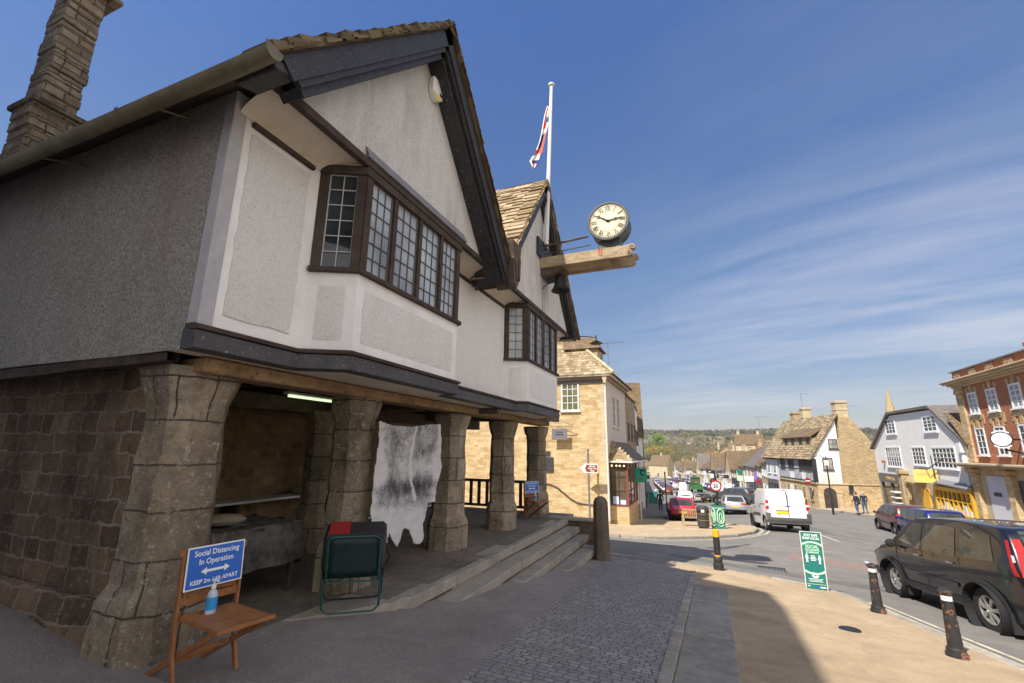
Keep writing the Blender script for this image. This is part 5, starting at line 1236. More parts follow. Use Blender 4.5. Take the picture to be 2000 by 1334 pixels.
b_ = MB(); b_.face([(xa + .05, 27.21, zs + .05), (xb - .05, 27.21, zs + .05), (xb - .05, 27.21, zh), (xa + .05, 27.21, zh)]); b_.face([(xb - .03, 27.25, zs + .05), (xb - .03, YB - .05, zs + .05), (xb - .03, YB - .05, zh), (xb - .03, 27.25, zh)]); b_.build('shop_glass', M['glass_shop'], sh_)
b_ = MB()
for x in (xa + .14, xa + .40, xb - .42, xb - .18): b_.lathe([(.0, -.045), (.045, 0), (0, .045)], (x, 27.195, zh - .13), 8)
b_.build('lamp', M['bulb'], sh_)
b_ = MB(); b_.box(xa + .15, xa + .5, 27.19, 27.205, zs + .08, zs + .5); b_.box(xb - .45, xb - .15, 27.19, 27.205, zs + .08, zs + .32); b_.build('display', M['pale_blue'], sh_)
zt = onX(1195, 862, -4.99).z; xo = xb + .28
b_ = MB(); A0, B0, C0, D0, R0_, R1_ = (xa, 26.92, zh + .1), (xo, 26.92, zh + .1), (xo, YB + 3.4, zh + .05), (xa, YB + 3.4, zh + .05), (xa, 28.0, zt), (xa, YB + 3.4, zt)
b_.add([A0, B0, C0, D0, R0_, R1_], [(0, 1, 4), (1, 2, 5, 4), (2, 3, 5), (0, 3, 2, 1)]); rf = b_.build('roof', M['slate_far'], sh_)
d1 = V((0, 1.08, zt - zh - .1)); b_ = MB(); tiles(b_, (xo, 26.92, zh + .1), (-1, 0, 0), d1, xo - xa, d1.length, .24, .15, .035, .14, .3, ufun=lambda v: ((xo - xa) * v / d1.length, xo - xa), seed=21); b_.build('roof_tiles', M['tile'], rf)
b_ = MB(); b_.tube([(xa, 26.88, zh + .08), (xo + .02, 26.88, zh + .08)], .05, 8); b_.tube([(xo + .03, 26.9, zh + .08), (xo + .03, YB + 3.3, zh + .05)], .05, 8); b_.build('gutter', M['off_white'], sh_)
b_ = MB(); b_.box(xa, xb - .1, YB + .9, YB + 3.2, -3.3, -1.65); b_.build('second_base', M['grey_stone'], sh_)
b_ = MB(); b_.box(xa, xb - .12, YB + .95, YB + 3.15, -1.65, zh - .05); b_.build('white_bay', M['white'], sh_)
window(sh_, FS(xb - .62, YB + .95, -1.55), 1.0, 2.2, 3, 6, 'white', 'glass_dark', fw=.08, sill=False); window(sh_, FE(xb - .12, YB + 2.05, -1.55), 1.9, 2.2, 5, 6, 'white', 'glass_dark', fw=.08, sill=False)
b_ = MB(); b_.tube([(xb + .1, YB + .3, -2.9), (xb + .1, YB + .3, zh)], .05, 8); b_.box(xb - .05, xb + .18, YB + .1, YB + .4, .0 - .4, .35); b_.build('downpipe', M['off_white'], sh_)

def simple_house(label, p0, p1, depth, eave, ridge, wall, roof, nwin=3, storeys=2, chim=((.15, 1.6),), gable=False, shop=None, door=None, cat='house', base=None, fm='white', ov=.25, group=None, chim_mat='cream_stone', z0=None):
    p0, p1 = V(p0), V(p1); d = p1 - p0; L = d.length; ang = math.atan2(d.y, d.x)
    zb = z0 if z0 is not None else min(G(p0.x, p0.y), G(p1.x, p1.y)); fl = (max(G(p0.x, p0.y), G(p1.x, p1.y)) - zb) if z0 is None else 0
    h_ = empty('terraced_house', (p0.x, p0.y, zb), ang, label, cat, group)
    b_ = MB(); H = eave + fl * .5; Rg = ridge + fl * .5
    if not gable:
        b_.prism([(0, y, z) for y, z in ((0, -.8), (-depth, -.8), (-depth, H), (-depth / 2, Rg - .08), (0, H))], (L, 0, 0)); b_.build('wall', M[wall], h_, local=True)
        s = (Rg - H) / (depth / 2); b_ = MB()
        for sg in (1, -1):
            ye = ov if sg > 0 else -depth - ov; ze = H - ov * s
            b_.prism([(-.12, ye, ze), (-.12, -depth / 2, Rg), (-.12, -depth / 2, Rg + .14), (-.12, ye, ze + .12)], (L + .24, 0, 0))
        r_ = b_.build('roof', M[roof], h_, local=True)
    else:
        b_.prism([(x, 0, z) for x, z in ((0, -.8), (L, -.8), (L, H), (L / 2, Rg - .08), (0, H))], (0, -depth, 0)); b_.build('wall', M[wall], h_, local=True)
        s = (Rg - H) / (L / 2); b_ = MB()
        for xe, sg in ((-ov, 1), (L + ov, -1)): b_.prism([(xe, .15, H - ov * s), (L / 2, .15, Rg), (L / 2, .15, Rg + .14), (xe, .15, H - ov * s + .12)], (0, -depth - .3, 0))
        r_ = b_.build('roof', M[roof], h_, local=True)
    for fx, ch in chim:
        chimney(h_, L * fx, -depth / 2, Rg - 1.0, Rg + ch, .9, .75, chim_mat, True)
    for st_ in range(storeys):
        for i in range(nwin):
            if st_ == 0 and shop: continue
            x = L * (i + .5) / nwin; z = fl * .5 + .95 + st_ * (eave - 1.2) / max(1, storeys - .35)
            window(h_, FL(x, z), min(.95, L / nwin * .6), 1.25, 2, 3, fm, 'glass_dark', True, pane=(p0.y < 120), bw=.03)
    if shop:
        b_ = MB(); b_.box(.25, L - .25, -.02, .12, fl * .5 + 2.35, fl * .5 + 2.9); b_.box(.25, L - .25, -.02, .07, fl * .5, fl * .5 + .5)
        for i in range(5): x = .3 + (L - .6) * i / 4; b_.box(x - .06, x + .06, -.02, .09, fl * .5 + .5, fl * .5 + 2.35)
        b_.build('shopfront', M[shop], h_, local=True)
        b_ = MB(); b_.box(.3, L - .3, -.02, .03, fl * .5 + .5, fl * .5 + 2.35); b_.build('shop_glass', M['glass_dark'], h_, local=True)
    else:
        b_ = MB(); b_.box(L * .5 - .45, L * .5 + .45, -.02, .06, fl * .3, fl * .5 + 2.05); b_.build('door', M[door or 'charcoal'], h_, local=True)
    return h_
# ---- left side of the street (front faces turned to +x), listed near to far
simple_house('narrow grey stone house next beyond the corner house', (-5.15, 41.0), (-5.0, 34.6), 8, 8.8, 11.5, 'grey_stone', 'tile_far', 3, 2, ((.06, 1.3),), fm='shop_grey', ov=.12)
simple_house('white rendered house beyond the grey stone house on the left', (-5.7, 46.6), (-5.2, 41.2), 8, 8.9, 12.2, 'white_wall', 'tile_far', 2, 2, ((.5, 1.0),), shop='white', fm='charcoal', ov=.1)
th = simple_house('black and white jettied gabled house far along the left pavement', (-6.0, 51.2), (-5.3, 46.8), 8, 7.2, 12.2, 'white_wall', 'tile_far', 1, 2, (), gable=True, shop='charcoal', fm='charcoal')
b_ = MB()
for k in range(8): x = .1 + k * .6; b_.box(x, x + .16, .0, .07, 3.0, 7.6)
for z in (3.0, 5.2, 7.4): b_.box(0, 4.45, .0, .075, z, z + .2)
b_.prism([(-.3, .15, 7.0), (2.22, .15, 12.1), (2.22, .15, 11.6), (0.0, .15, 6.9)], (0, -.1, 0)); b_.prism([(4.75, .15, 7.0), (2.22, .15, 12.1), (2.22, .15, 11.6), (4.45, .15, 6.9)], (0, -.1, 0)); b_.build('timber_frame', M['black_timber'], th, local=True)
lr = random.Random(12); y = 52.0; k = 0
LT = ['cream stone cottage with a brown shopfront low on the left side', 'gold stone house with two chimneys on the left side of the street', 'white house lower down the left side of the street', 'stone house with a green shopfront on the left side', 'pale rendered house halfway down the left side', 'gold cottage with a tall chimney down the left side', 'low cream cottage near the foot of the left side', 'broad stone house near the foot of the left side', 'small gold house close to the street end on the left', 'last cream house on the left before the bend']
while y < 285 and k < len(LT):
    L = lr.uniform(14, 26) if y > 110 else lr.uniform(9, 13)
    a = (lx(y + L) - .1, y + L); c = (lx(y) - .1, y + .3)
    simple_house(LT[k], a, c, 8, lr.uniform(4.6, 5.4), lr.uniform(8, 9), ('cream_stone', 'gold_rubble', 'white_wall')[k % 3], 'tile_far', 3, 2, ((.1, 1.3), (.9, 1.2)) if k % 2 else ((.5, 1.5),), shop='charcoal' if k % 4 == 0 else ('sign_green' if k == 3 else None))
    y += L + .3; k += 1
# ---- right side of the street from the pub downhill
RS0 = [(4.2, 'pale_blue_wall', 'tile_far', 'shop_grey', 5.6, 8.6, 'pale grey-blue rendered house with a grey shopfront, beyond the timbered pub', False),
      (7.5, 'cream_stone', 'tile_far', None, 5.2, 8.0, 'plain cream stone house with two tall windows, next below the grey-blue house', False),
      (9, 'gold_rubble', 'tile_far', 'shop_grey', 5.0, 8.6, 'gold stone shop with a bright yellow side, on the right', False),
      (13, 'cream_stone', 'slate_far', 'charcoal', 5.2, 9.2, 'long house with a smooth grey slate roof on the right', False),
      ]
RS = list(RS0); q_ = random.Random(19); yy = 68 + sum(r[0] for r in RS)
ORD = ['fifth', 'sixth', 'seventh', 'eighth', 'ninth', 'tenth', 'eleventh', 'twelfth', 'thirteenth', 'fourteenth', 'fifteenth', 'sixteenth', 'seventeenth', 'eighteenth', 'nineteenth', 'twentieth', 'twenty-first', 'twenty-second', 'twenty-third', 'twenty-fourth']
for k, od in enumerate(ORD):
    L = q_.uniform(6.5, 9.5) + .012 * (yy - 100); gb = k % 4 == 2; wl = ('cream_stone', 'gold_rubble', 'cream_stone', 'white_wall', 'gold_rubble')[k % 5]; rf_ = 'slate_far' if k % 6 == 4 else 'tile_far'; shop = ('charcoal' if k % 5 == 1 else ('purple' if k == 13 else None)); ev = q_.uniform(4.2, 5.8)
    RS.append((L, wl, rf_, shop, ev, ev + q_.uniform(3.0, 4.2) + (1.2 if gb else 0), '%s house down the right, %s with %s%s' % (od, {'cream_stone': 'cream', 'gold_rubble': 'gold', 'white_wall': 'white'}[wl], 'a gable to the road' if gb else ('a grey slate roof' if rf_ == 'slate_far' else 'a brown stone roof'), ' and a dark shopfront' if shop == 'charcoal' else (' and a purple shopfront' if shop else '')), gb)); yy += L
RL = [(8.75, 68.0), (7.9, 72.0), (8.3, 92), (6.9, 109), (4.9, 126), (3.2, 148), (-2.9, 196), (-10.5, 243), (-17, 286), (-24, 330)]
ry_ = lambda y: interp(y, [(b, a) for a, b in RL]); y = 68.0; rr_ = random.Random(2)
RHOUSES = []
for i, (L, wl, rf_, shop, ev, rg_, lab, gb) in enumerate(RS):
    RHOUSES.append(simple_house(lab, (ry_(y), y), (ry_(y + L - .2), y + L - .2), 9, ev, rg_, wl, rf_, 2 if L < 6 else 3, 2, ((.12, 1.5),) if i % 2 else ((.06, 1.2), (.94, 1.6)), gable=gb, shop=shop, ov=.3, chim_mat=('cream_stone', 'gold_rubble', 'brick')[i % 3]))
    y += L
# the street end and cottages on the slope behind
simple_house('gabled cream house closing the view at the foot of the street', (-20, 297), (-31, 300), 14, 6.5, 12.5, 'cream_stone', 'tile_far', 3, 2, ((.5, 1.6),), gable=False, z0=-13.5)
simple_house('long low stone barn with a long roof across the foot of the street', (-20, 318), (-52, 320), 9, 4.0, 8.6, 'gold_rubble', 'tile_far', 5, 1, ((.2, 1.2),), z0=-13.8)
for i, (px, py, Y, w_, lab) in enumerate(((1275, 913, 420, 13, 'pale cottage among the bare trees above the left roofs'), (1296, 906, 380, 10, 'cream gable among the trees above the street end'), (1403, 864, 900, 18, 'far cream barn on the wooded hillside'), (1346, 862, 950, 12, 'tiny pale house in the fields on the far hill'), (1450, 876, 330, 16, 'large cream house with chimneys behind the right hand roofs'), (1420, 888, 260, 10, 'cream gable with chimney behind the right row'), (1465, 868, 180, 9, 'brown chimneyed roof standing above the slate roof'))):
    q = onY(px, py, Y); simple_house(lab, (q.x + w_ / 2, Y), (q.x - w_ / 2, Y), 9, 5.5, 9, 'cream_stone', 'tile_far', 3, 2, ((.15, 1.4), (.85, 1.4)), z0=q.z - 5.5, gable=(i in (1, 5)))
# ================================================================== timbered pub (local frame: x along its gable, y away down the street)
pb = empty('timbered_inn', (10.9, 58, -3.75), rad(12), 'old inn with a black and white front, stone gable wall and tall chimney', 'building')
U = 5.75
b_ = MB(); b_.prism([(x, 0, z) for x, z in ((0, 2.42), (2.5, 2.42), (2.5, 9.05), (0.0, 5.2))], (0, 10, 0)); b_.build('rendered_gable', M['white_wall'], pb, local=True)
b_ = MB(); b_.box(-.02, 5.85, -.02, 10, -.8, 2.36); b_.build('stone_ground_floor', M['gold_stone'], pb, local=True)
b_ = MB(); b_.prism([(x, -.06, z) for x, z in ((2.38, 2.42), (5.8, 2.42), (5.85, 6.4), (4.1, 9.0), (3.95, 9.3), (2.85, 9.3), (2.72, 7.2), (2.5, 6.6))], (0, 1.0, 0)); b_.build('stone_gable', M['gold_rubble'], pb, local=True)
b_ = MB(); b_.prism([(x, .5, z) for x, z in ((2.4, 2.42), (5.75, 2.42), (5.75, 6.2), (2.9, 9.2), (2.4, 8.9))], (0, 9.5, 0)); b_.build('rear_wall', M['gold_rubble'], pb, local=True)
b_ = MB(); b_.box(-.12, 5.95, -.10, .3, 2.33, 2.44); b_.box(-.16, .1, -.1, 10, 2.34, 2.5); b_.build('string_course', M['cream_stone'], pb, local=True)
b_ = MB(); b_.prism([(-.35, -.18, 4.78), (2.8, -.18, 9.45), (2.8, -.18, 9.65), (-.5, -.18, 4.85)], (0, 14.6, 0)); b_.prism([(6.15, .3, 6.15), (2.8, .3, 9.45), (2.8, .3, 9.65), (6.25, .3, 6.3)], (0, 10, 0)); rf = b_.build('roof', M['tile_far'], pb, local=True)
b_ = MB(); sl = V((3.25, 0, 4.75)); tiles(b_, (-.46, -.2, 4.86), (0, 1, 0), sl, 14.6, sl.length, .32, .2, .05, .3, .6, seed=31); b_.build('roof_tiles', M['tile'], rf, local=True)
chimney(pb, 3.4, .55, 9.2, 11.0, 1.15, .95, 'cream_stone', True); chimney(pb, 2.9, 7.6, 8.6, 10.9, .95, .9, 'cream_stone', True); chimney(pb, 3.6, 12.2, 8.2, 10.7, 1.0, 1.1, 'gold_rubble', True); chimney(pb, 5.4, 3.0, 7.0, 8.6, .8, .8, 'cream_stone', True, 1)
FSl = lambda x, z: frame((x, -.005, z), (1, 0, 0), (0, 0, 1))
window(pb, FSl(2.0, 5.95), .85, 1.0, 2, 2, 'charcoal', 'glass_curtain', True, sash=False); window(pb, FSl(1.25, 3.8), .95, 1.2, 3, 2, 'charcoal', 'glass_curtain', True, sash=False)
window(pb, frame((3.1, -.02, 1.55), (1, 0, 0), (0, 0, 1)), .42, .75, 2, 2, 'charcoal', 'glass_dark', True, sash=False)
MB().box(.45, 2.0, -.03, .0, 2.6, 3.4).build('sign_board', M['off_white'], pb, local=True)
b_ = MB(); pa = [(.45, -.8), (.45, 1.35)] + [(1.05 - .62 * math.cos(a) * 1, 1.45 + .55 * math.sin(a)) for a in [PI * k / 10 for k in range(11)]] + [(1.65, 1.35), (1.65, -.8)]
b_.prism([(x, -.035, z) for x, z in pa], (0, .02, 0)); b_.build('arched_door', M['dark_oak'], pb, local=True)
b_ = MB(); b_.box(-.1, .42, -.16, .0, -.8, 1.6); b_.box(1.7, 2.2, -.16, .0, -.8, 1.6); b_.box(-.12, .46, -.2, 0, 1.5, 1.62); b_.box(1.66, 2.24, -.2, 0, 1.5, 1.62); b_.build('door_pier', M['cream_stone'], pb, local=True)
# timber front facing the street (-x)
b_ = MB(); b_.box(-.12, .0, .06, 9.6, 2.5, 5.15); b_.build('plaster_front', M['white_wall'], pb, local=True)
b_ = MB()
for k in range(30):
    y = .06 + k * .325
    if 2.3 < y < 3.3 or 5.2 < y < 6.3: continue
    b_.box(-.137, -.1, y, y + .115, 2.62, 5.0)
for z, h in ((2.5, .16), (4.98, .16), (3.7, .10)): b_.box(-.14, -.1, .05, 9.6, z, z + h)
b_.box(-.19, .16, -.03, .2, 2.5, 4.9); b_.build('timber_frame', M['black_timber'], pb, local=True)
FWl = lambda y, z: frame((-.13, y, z), (0, -1, 0), (0, 0, 1))
for y in (1.2, 2.8, 5.75, 8.2): window(pb, FWl(y, 3.75), 1.35, 1.2, 4, 2, 'charcoal', 'glass_dark', True, sash=False)
for y in (1.5, 3.2, 5.4, 7.4): window(pb, frame((-.03, y, .6), (0, -1, 0), (0, 0, 1)), .7, 1.3, 2, 3, 'cream_stone', 'glass_dark', True, sash=False)
b_ = MB(); b_.box(-.05, -.02, 6.1, 7.0, -.8, 1.9); b_.build('door', M['white'], pb, local=True)
# long dormer strip in the roof
b_ = MB(); b_.box(.55, 2.0, 1.5, 9.2, 6.4, 7.15); b_.build('dormer_wall', M['gold_rubble'], pb, local=True)
b_ = MB(); b_.prism([(.35, 1.3, 7.12), (2.4, 1.3, 8.5), (2.4, 1.3, 8.62), (.3, 1.3, 7.24)], (0, 8.1, 0)); b_.build('dormer_roof', M['tile_far'], pb, local=True)
for y in (2.2, 4.1, 6.2, 8.2): window(pb, frame((.545, y, 6.45), (0, -1, 0), (0, 0, 1)), .75, .65, 2, 1, 'charcoal', 'glass_dark', True, sash=False, sill=False)
w1 = pb.matrix_basis.copy()
def PW(x, y, z): a = rad(12); return (10.9 + x * math.cos(a) - y * math.sin(a), 58 + x * math.sin(a) + y * math.cos(a), -3.75 + z)
aerial('aerial on the middle chimney of the inn', PW(2.9, 8.2, 10.8), 2.0, 1.2); aerial('branching aerial on the short rear chimney of the inn', PW(5.4, 3.0, 8.6), 2.2, 1.3); aerial('tall aerial above the brown chimney behind the inn', PW(1.5, 20, 7.6), 3.2, 1.8)
# lamp post in front of the inn
q = onG(1628, 1003); lp = empty('lamp_post', q, 0, 'slim dark lamp post in front of the inn doorway', 'lamp post'); hh = onY(1620, 892, q.y).z - q.z
MB().lathe([(.09, -.1), (.09, .9), (.06, 1.0), (.05, hh)], (0, 0, 0), 10).build('pole', M['iron'], lp, local=True, smooth=True)
MB().box(-.18, .18, -.05, .05, hh - .75, hh - .30).build('box', M['off_white'], lp, local=True)
b_ = MB(); b_.tube([(0, 0, hh - .2), (-.5, 0, hh + .15), (-.75, 0, hh + .1)], .03, 6); b_.lathe([(.04, .08), (.16, 0), (.12, -.06)], (-.8, 0, hh + .05), 10); b_.build('lantern', M['grey_sign'], lp, local=True)
q = PW(-.6, .3, 0); ne = empty('no_entry_post', (q[0], q[1], G(q[0], q[1])), 0, 'grey post with a round red no-entry sign at the inn corner', 'sign')
MB().tube([(0, 0, -.3), (-.15, 0, 3.0)], .045, 8).build('post', M['grey_sign'], ne, local=True)
MB().lathe([(0, 0), (.3, 0), (.3, .02), (0, .02)], (-.15, -.08, 2.7), 20, 'y').build('disc', M['tail_red'], ne, local=True)
MB().box(-.36, .06, -.085, -.08, 2.66, 2.75).build('bar', M['white'], ne, local=True)
hb = empty('flower_basket', PW(-.5, 4.6, 1.0), 0, 'round hanging basket of green leaves on the inn front', 'flower basket')
b_ = MB(); fr_ = random.Random(3)
for k in range(160):
    v = V((fr_.gauss(0, 1), fr_.gauss(0, 1), fr_.gauss(0, 1))).normalized() * .5 * fr_.uniform(.5, 1); a = V((fr_.gauss(0, 1), fr_.gauss(0, 1), fr_.gauss(0, 1))).normalized() * .10; c = a.cross(v).normalized() * .08
    b_.face([v - a, v + c, v + a, v - c])
b_.build('foliage', leaf_mat('basket_leaf', (.10, .13, .03)), hb, local=True); MB().lathe([(.05, -.5), (.35, -.25), (.42, 0)], (0, 0, 0), 12).build('bowl', M['dark_oak'], hb, local=True)

# ================================================================== lilac house with the two shops
WX = 15.0
wh = empty('lilac_house', (15, 45, -3.2), label='pale lilac house with a clipped gable, white sash windows and two shops', cat='building')
P = [onX(a, c, WX) for a, c in ((1706, 868), (1737, 812), (1818, 800), (1887, 856))]; ys_ = [q.y for q in P]; zs_ = [q.z for q in P]
b_ = MB(); b_.prism([(WX, y, z) for y, z in ((ys_[0], -.0), (ys_[0], zs_[0]), (ys_[1], zs_[1]), (ys_[2], zs_[2]), (36.95, zs_[3]), (36.95, 0))], (10, 0, 0)); b_.build('wall', M['lilac'], wh)
b_ = MB(); b_.box(WX + .06, WX + 10, 36.95, ys_[0], -4.2, 0.0); b_.build('shop_wall', M['cream_stone'], wh)
b_ = MB()
pr_ = [(ys_[0] + .35, zs_[0] - .45), (ys_[1] + .05, zs_[1] + .1), (ys_[2] - .05, zs_[2] + .1), (36.45, zs_[3] - .5)]
for (ya, za), (yc, zc) in zip(pr_, pr_[1:]): b_.prism([(WX - .22, ya, za), (WX - .22, yc, zc), (WX - .22, yc, zc + .2), (WX - .22, ya, za + .2)], (10.5, 0, 0))
b_.build('roof', M['slate_far'], wh)
b_ = MB(); b_.prism([(WX - .23, 38.2, 4.3), (WX - .23, 36.3, 2.35), (WX + 9, 36.3, 2.35), (WX + 9, 38.2, 4.3)], (0, 0, .1)); b_.build('side_roof', M['tile_far'], wh)
for (x0, y0, x1, y1, c_, r_) in ((1735, 872, 1757, 911, 6, 4), (1786, 872, 1805, 908, 4, 4), (1826, 872, 1864, 914, 6, 4), (1732, 817, 1746, 849, 3, 4), (1806, 809, 1826, 845, 3, 4)):
    a, c = onX(x0, y1, WX), onX(x1, y0, WX); window(wh, FX(WX, (a.y + c.y) / 2, a.z), a.y - c.y, c.z - a.z, c_, r_, 'white', 'glass_dark', fw=.11, bw=.05)
b_ = MB(); b_.tube([(WX - .08, 37.3, 2.4), (WX - .08, 37.3, -1.4), (WX - .08, 37.2, -3)], .09, 8); b_.box(WX - .25, WX, 37.1, 37.5, 1.9, 2.5); b_.build('downpipe', M['white'], wh)
b_ = MB(); b_.lathe([(.1, 0), (.16, .2), (.05, .3)], (WX - .12, 51.2, .95), 10); b_.build('wall_lantern', M['brick'], wh)
b_ = MB(); b_.prism([(WX, 47.3, 4.4), (WX, 46.3, 4.7), (WX, 47.4, 2.9), (WX, 47.9, 3.0)], (-.02, 0, 0))
# shopfronts
a, c = onX(1721, 923, WX), onX(1771, 940, WX)
b_ = MB(); b_.box(WX - .22, WX + .06, c.y, a.y, c.z - .3, a.z); b_.box(WX - .10, WX + .06, c.y, a.y, -4, -3.1)
for y in (a.y - .1, (a.y + c.y) / 2 + .4, (a.y + c.y) / 2 - 1.3, c.y + .15): b_.box(WX - .12, WX + .06, y - .1, y + .1, -3.1, c.z - .3)
b_.build('charcoal_shopfront', M['shop_grey'], wh)
text('shop_name', 'WALKERS', .42, M['gilt'], FX(WX - .235, (a.y + c.y) / 2, a.z - .40), wh, .01, local=False, sx=1.1)
MB().box(WX - .02, WX + .05, c.y, a.y, -3.1, c.z - .25).build('shop_glass', M['glass_shop'], wh)
b_ = MB(); b_.box(WX - .5, WX + .3, 46.5, 47.2, -4.2, .55); b_.box(WX - .6, WX + .3, 46.4, 47.3, .2, .5); b_.build('stone_pier', M['gold_rubble'], wh, bevel=.03)
b_ = MB(); b_.prism([(WX + .05, 46.4, .1), (WX - .8, 45.0, -.35), (WX - .8, 43.6, -.35), (WX + .05, 43.4, .1)], (0, 0, .10)); b_.box(WX - .7, WX - .4, 45.2, 45.5, -1.4, -.4); b_.build('porch_hood', M['gold_rubble'], wh)
MB().box(WX - .03, WX + .06, 43.4, 44.6, -4, -.7).build('door', M['yellow'], wh)
a, c = onX(1835, 945, WX), onX(1903, 958, WX)
b_ = MB(); b_.prism([(WX + .06, 42.2, .12), (WX - .45, 42.2, -.12), (WX - .45, 36.98, -.3), (WX + .06, 36.98, -.05)], (0, 0, .08)); b_.build('lead_pent_roof', M['lead'], wh)
b_ = MB(); zt_ = -.35; zb_ = -1.9
b_.box(WX - .2, WX + .06, 37.2, 42.0, zt_ - .25, zt_); b_.box(WX - .2, WX + .06, 37.2, 42.0, -3.8, zb_)
for i in range(9): y = 37.2 + 4.8 * i / 8; wd = .12 if i in (0, 8) else .03; b_.box(WX - .18, WX + .06, y - wd, y + wd, zb_, zt_ - .25)
b_.box(WX - .17, WX + .05, 37.2, 42.0, -1.17, -1.10); b_.build('yellow_shopfront', M['yellow'], wh)
MB().box(WX - .05, WX + .04, 37.2, 42, zb_, zt_ - .2).build('shop_window', M['glass_shop'], wh)
b_ = MB(); sr_ = random.Random(8)
for k in range(9): y = 37.6 + k * .48; b_.box(WX - .16, WX - .06, y, y + .28, zb_, zb_ + sr_.uniform(.2, .6))
b_.build('window_display', M['off_white'], wh)
a, c = onX(1793, 916, WX - .6), onX(1823, 944, WX - .6)
ys2 = empty('yellow_sign', (WX - .6, a.y, a.z), label='square yellow hanging sign on the lilac house', cat='sign')
MB().box(WX - 1.1, WX - .18, (a.y + c.y) / 2 - .03, (a.y + c.y) / 2 + .03, c.z, a.z)
b_ = MB(); rv = V((.95, -.31, 0)).normalized(); nn = rv.cross(V((0, 0, 1))); md0 = onX(1808, 930, WX - .75); hw_, hh_ = .62, (a.z - c.z) / 2
b_.obox(frame(md0, rv, (0, 0, 1)), 2 * hw_, 2 * hh_, .06); b_.build('board', M['sign_yellow'], ys2); md = md0 + nn * .02 + V((0, 0, .12))
text('lettering', 'HUFFKINS', .24, M['gilt'], frame(md + nn * .02, rv, (0, 0, 1)), ys2, .003, local=False, sx=.85)
b_ = MB(); b_.tube([(WX, c.y - .2, a.z + .7), (WX - .75, c.y, a.z + .06), (WX - .5, a.y, a.z + .05)], .03, 5); b_.tube([(WX - .6, c.y - .35, a.z + .95), (WX - .6, c.y - .35, c.z + .3)], .03, 5); b_.build('bracket', M['iron'], ys2)
for i, (y, z, m_, lab) in enumerate(((50.4, -2.6, 'orange', 'orange-red cushion stack outside the charcoal shop'), (47.7, -2.2, 'off_white', 'stack of pale wooden shelves outside the charcoal shop'))):
    b_ = MB()
    for k in range(5 if i else 2): b_.box(WX - .9, WX - .35, y - .6, y + .5, z - .8 + k * .42, z - .8 + k * .42 + (.12 if i else .4))
    o = b_.build('shop_goods', M[m_], None, bevel=.03); tag(o, lab, 'display stand')

# ================================================================== red brick house
bk = empty('brick_house', (15, 30, -2), label='red brick house with stone pilasters, moulded cornice and a round white clock', cat='building')
YL, YR = 36.9, 14.0
b_ = MB(); b_.box(WX, WX + 10, YR, YL, 1.2, 6.0); b_.build('brick_wall', M['brick'], bk)
b_ = MB(); b_.box(WX + .02, WX + 10, YR, YL, 6.2, 6.78); b_.build('parapet', M['brick'], bk)
b_ = MB(); b_.box(WX - .10, WX + 10.1, YR, YL + .1, 6.78, 6.84); b_.build('parapet_coping', M['lead'], bk)
b_ = MB(); y = YL - .25
while y > YR + 1: b_.box(WX - .03, WX + .02, y - .75, y, 6.28, 6.70); y -= 1.75
b_.build('parapet_panel', M['brick_panel'], bk)
b_ = MB()
for z0_, z1_, e in ((5.80, 5.92, .14), (5.921, 6.02, .30), (6.021, 6.12, .50), (6.121, 6.2, .62)): b_.box(WX - e, WX + 10, YR, YL + e * .6, z0_, z1_)
b_.build('cornice', M['cream_stone'], bk, bevel=.03)
b_ = MB(); b_.box(WX - .12, WX + .01, YL - .95, YL - .25, 1.35, 5.55); b_.box(WX - .18, WX, YL - 1.02, YL - .18, 5.4, 5.58); b_.box(WX - .16, WX, YL - 1.0, YL - .2, 5.59, 5.8); b_.box(WX - .16, WX, YL - 1.02, YL - .18, 1.32, 1.5); b_.build('pilaster', M['gold_stone'], bk, bevel=.015)
b_ = MB(); b_.box(WX - .75, WX + 10, YR, YL + .9, 1.18, 1.30); b_.box(WX - .45, WX + 10, YR, YL + .5, 1.06, 1.18); b_.build('shop_cornice', M['cream_stone'], bk, bevel=.02)
b_ = MB(); b_.box(WX, WX + 10, YR, YL, -4, 1.06); b_.build('stone_ground_floor', M['cream_stone'], bk)
wy = [35.05, 33.1, 31.0, 28.9, 26.8, 24.6, 22.4, 20.2]
for i, y in enumerate(wy):
    for z, h in ((4.1, 1.25), (1.75, 1.55)):
        w_ = window(bk, FX(WX, y, z), .95, h, 2, 4, 'white', 'glass_curtain' if z > 3 else 'glass_dark', fw=.09, bw=.04)
        b_ = MB(); b_.box(WX - .05, WX + .02, y - .13, y + .13, z + h + .02, z + h + .42); b_.build('keystone', M['gold_stone'], bk); MB().box(WX - .04, WX + .02, y - .58, y - .40, z + h + .02, z + h + .3).build('lintel_block', M['gold_stone'], bk); MB().box(WX - .04, WX + .02, y + .40, y + .58, z + h + .02, z + h + .3).build('lintel_block', M['gold_stone'], bk)
        if z > 3: b_ = MB(); b_.box(WX - .04, WX + .02, y - .75, y + .75, z - .36, z - .09); b_.box(WX - .035, WX + .02, y - .75, y - .5, z - .62, z - .37); b_.box(WX - .035, WX + .02, y + .5, y + .75, z - .62, z - .37); b_.build('apron', M['gold_stone'], bk)
for i, y in enumerate((36.0, 32.1, 27.9)):
    pass
for y in (36.35, 32.95, 29.0):
    b_ = MB(); b_.box(WX - .22, WX + .02, y - .28, y + .28, -4, .75); b_.box(WX - .4, WX + .02, y - .4, y + .4, .75, 1.0); b_.build('shop_pilaster', M['gold_stone'], bk, bevel=.03)
MB().box(WX - .03, WX + .03, 33.6, 35.4, -4, .62).build('grey_door', M['pale_blue_wall'], bk)
b_ = MB(); b_.box(WX - .06, WX - .03, 34.2, 34.9, -.45, -.25); b_.build('letter_plate', M['charcoal'], bk)
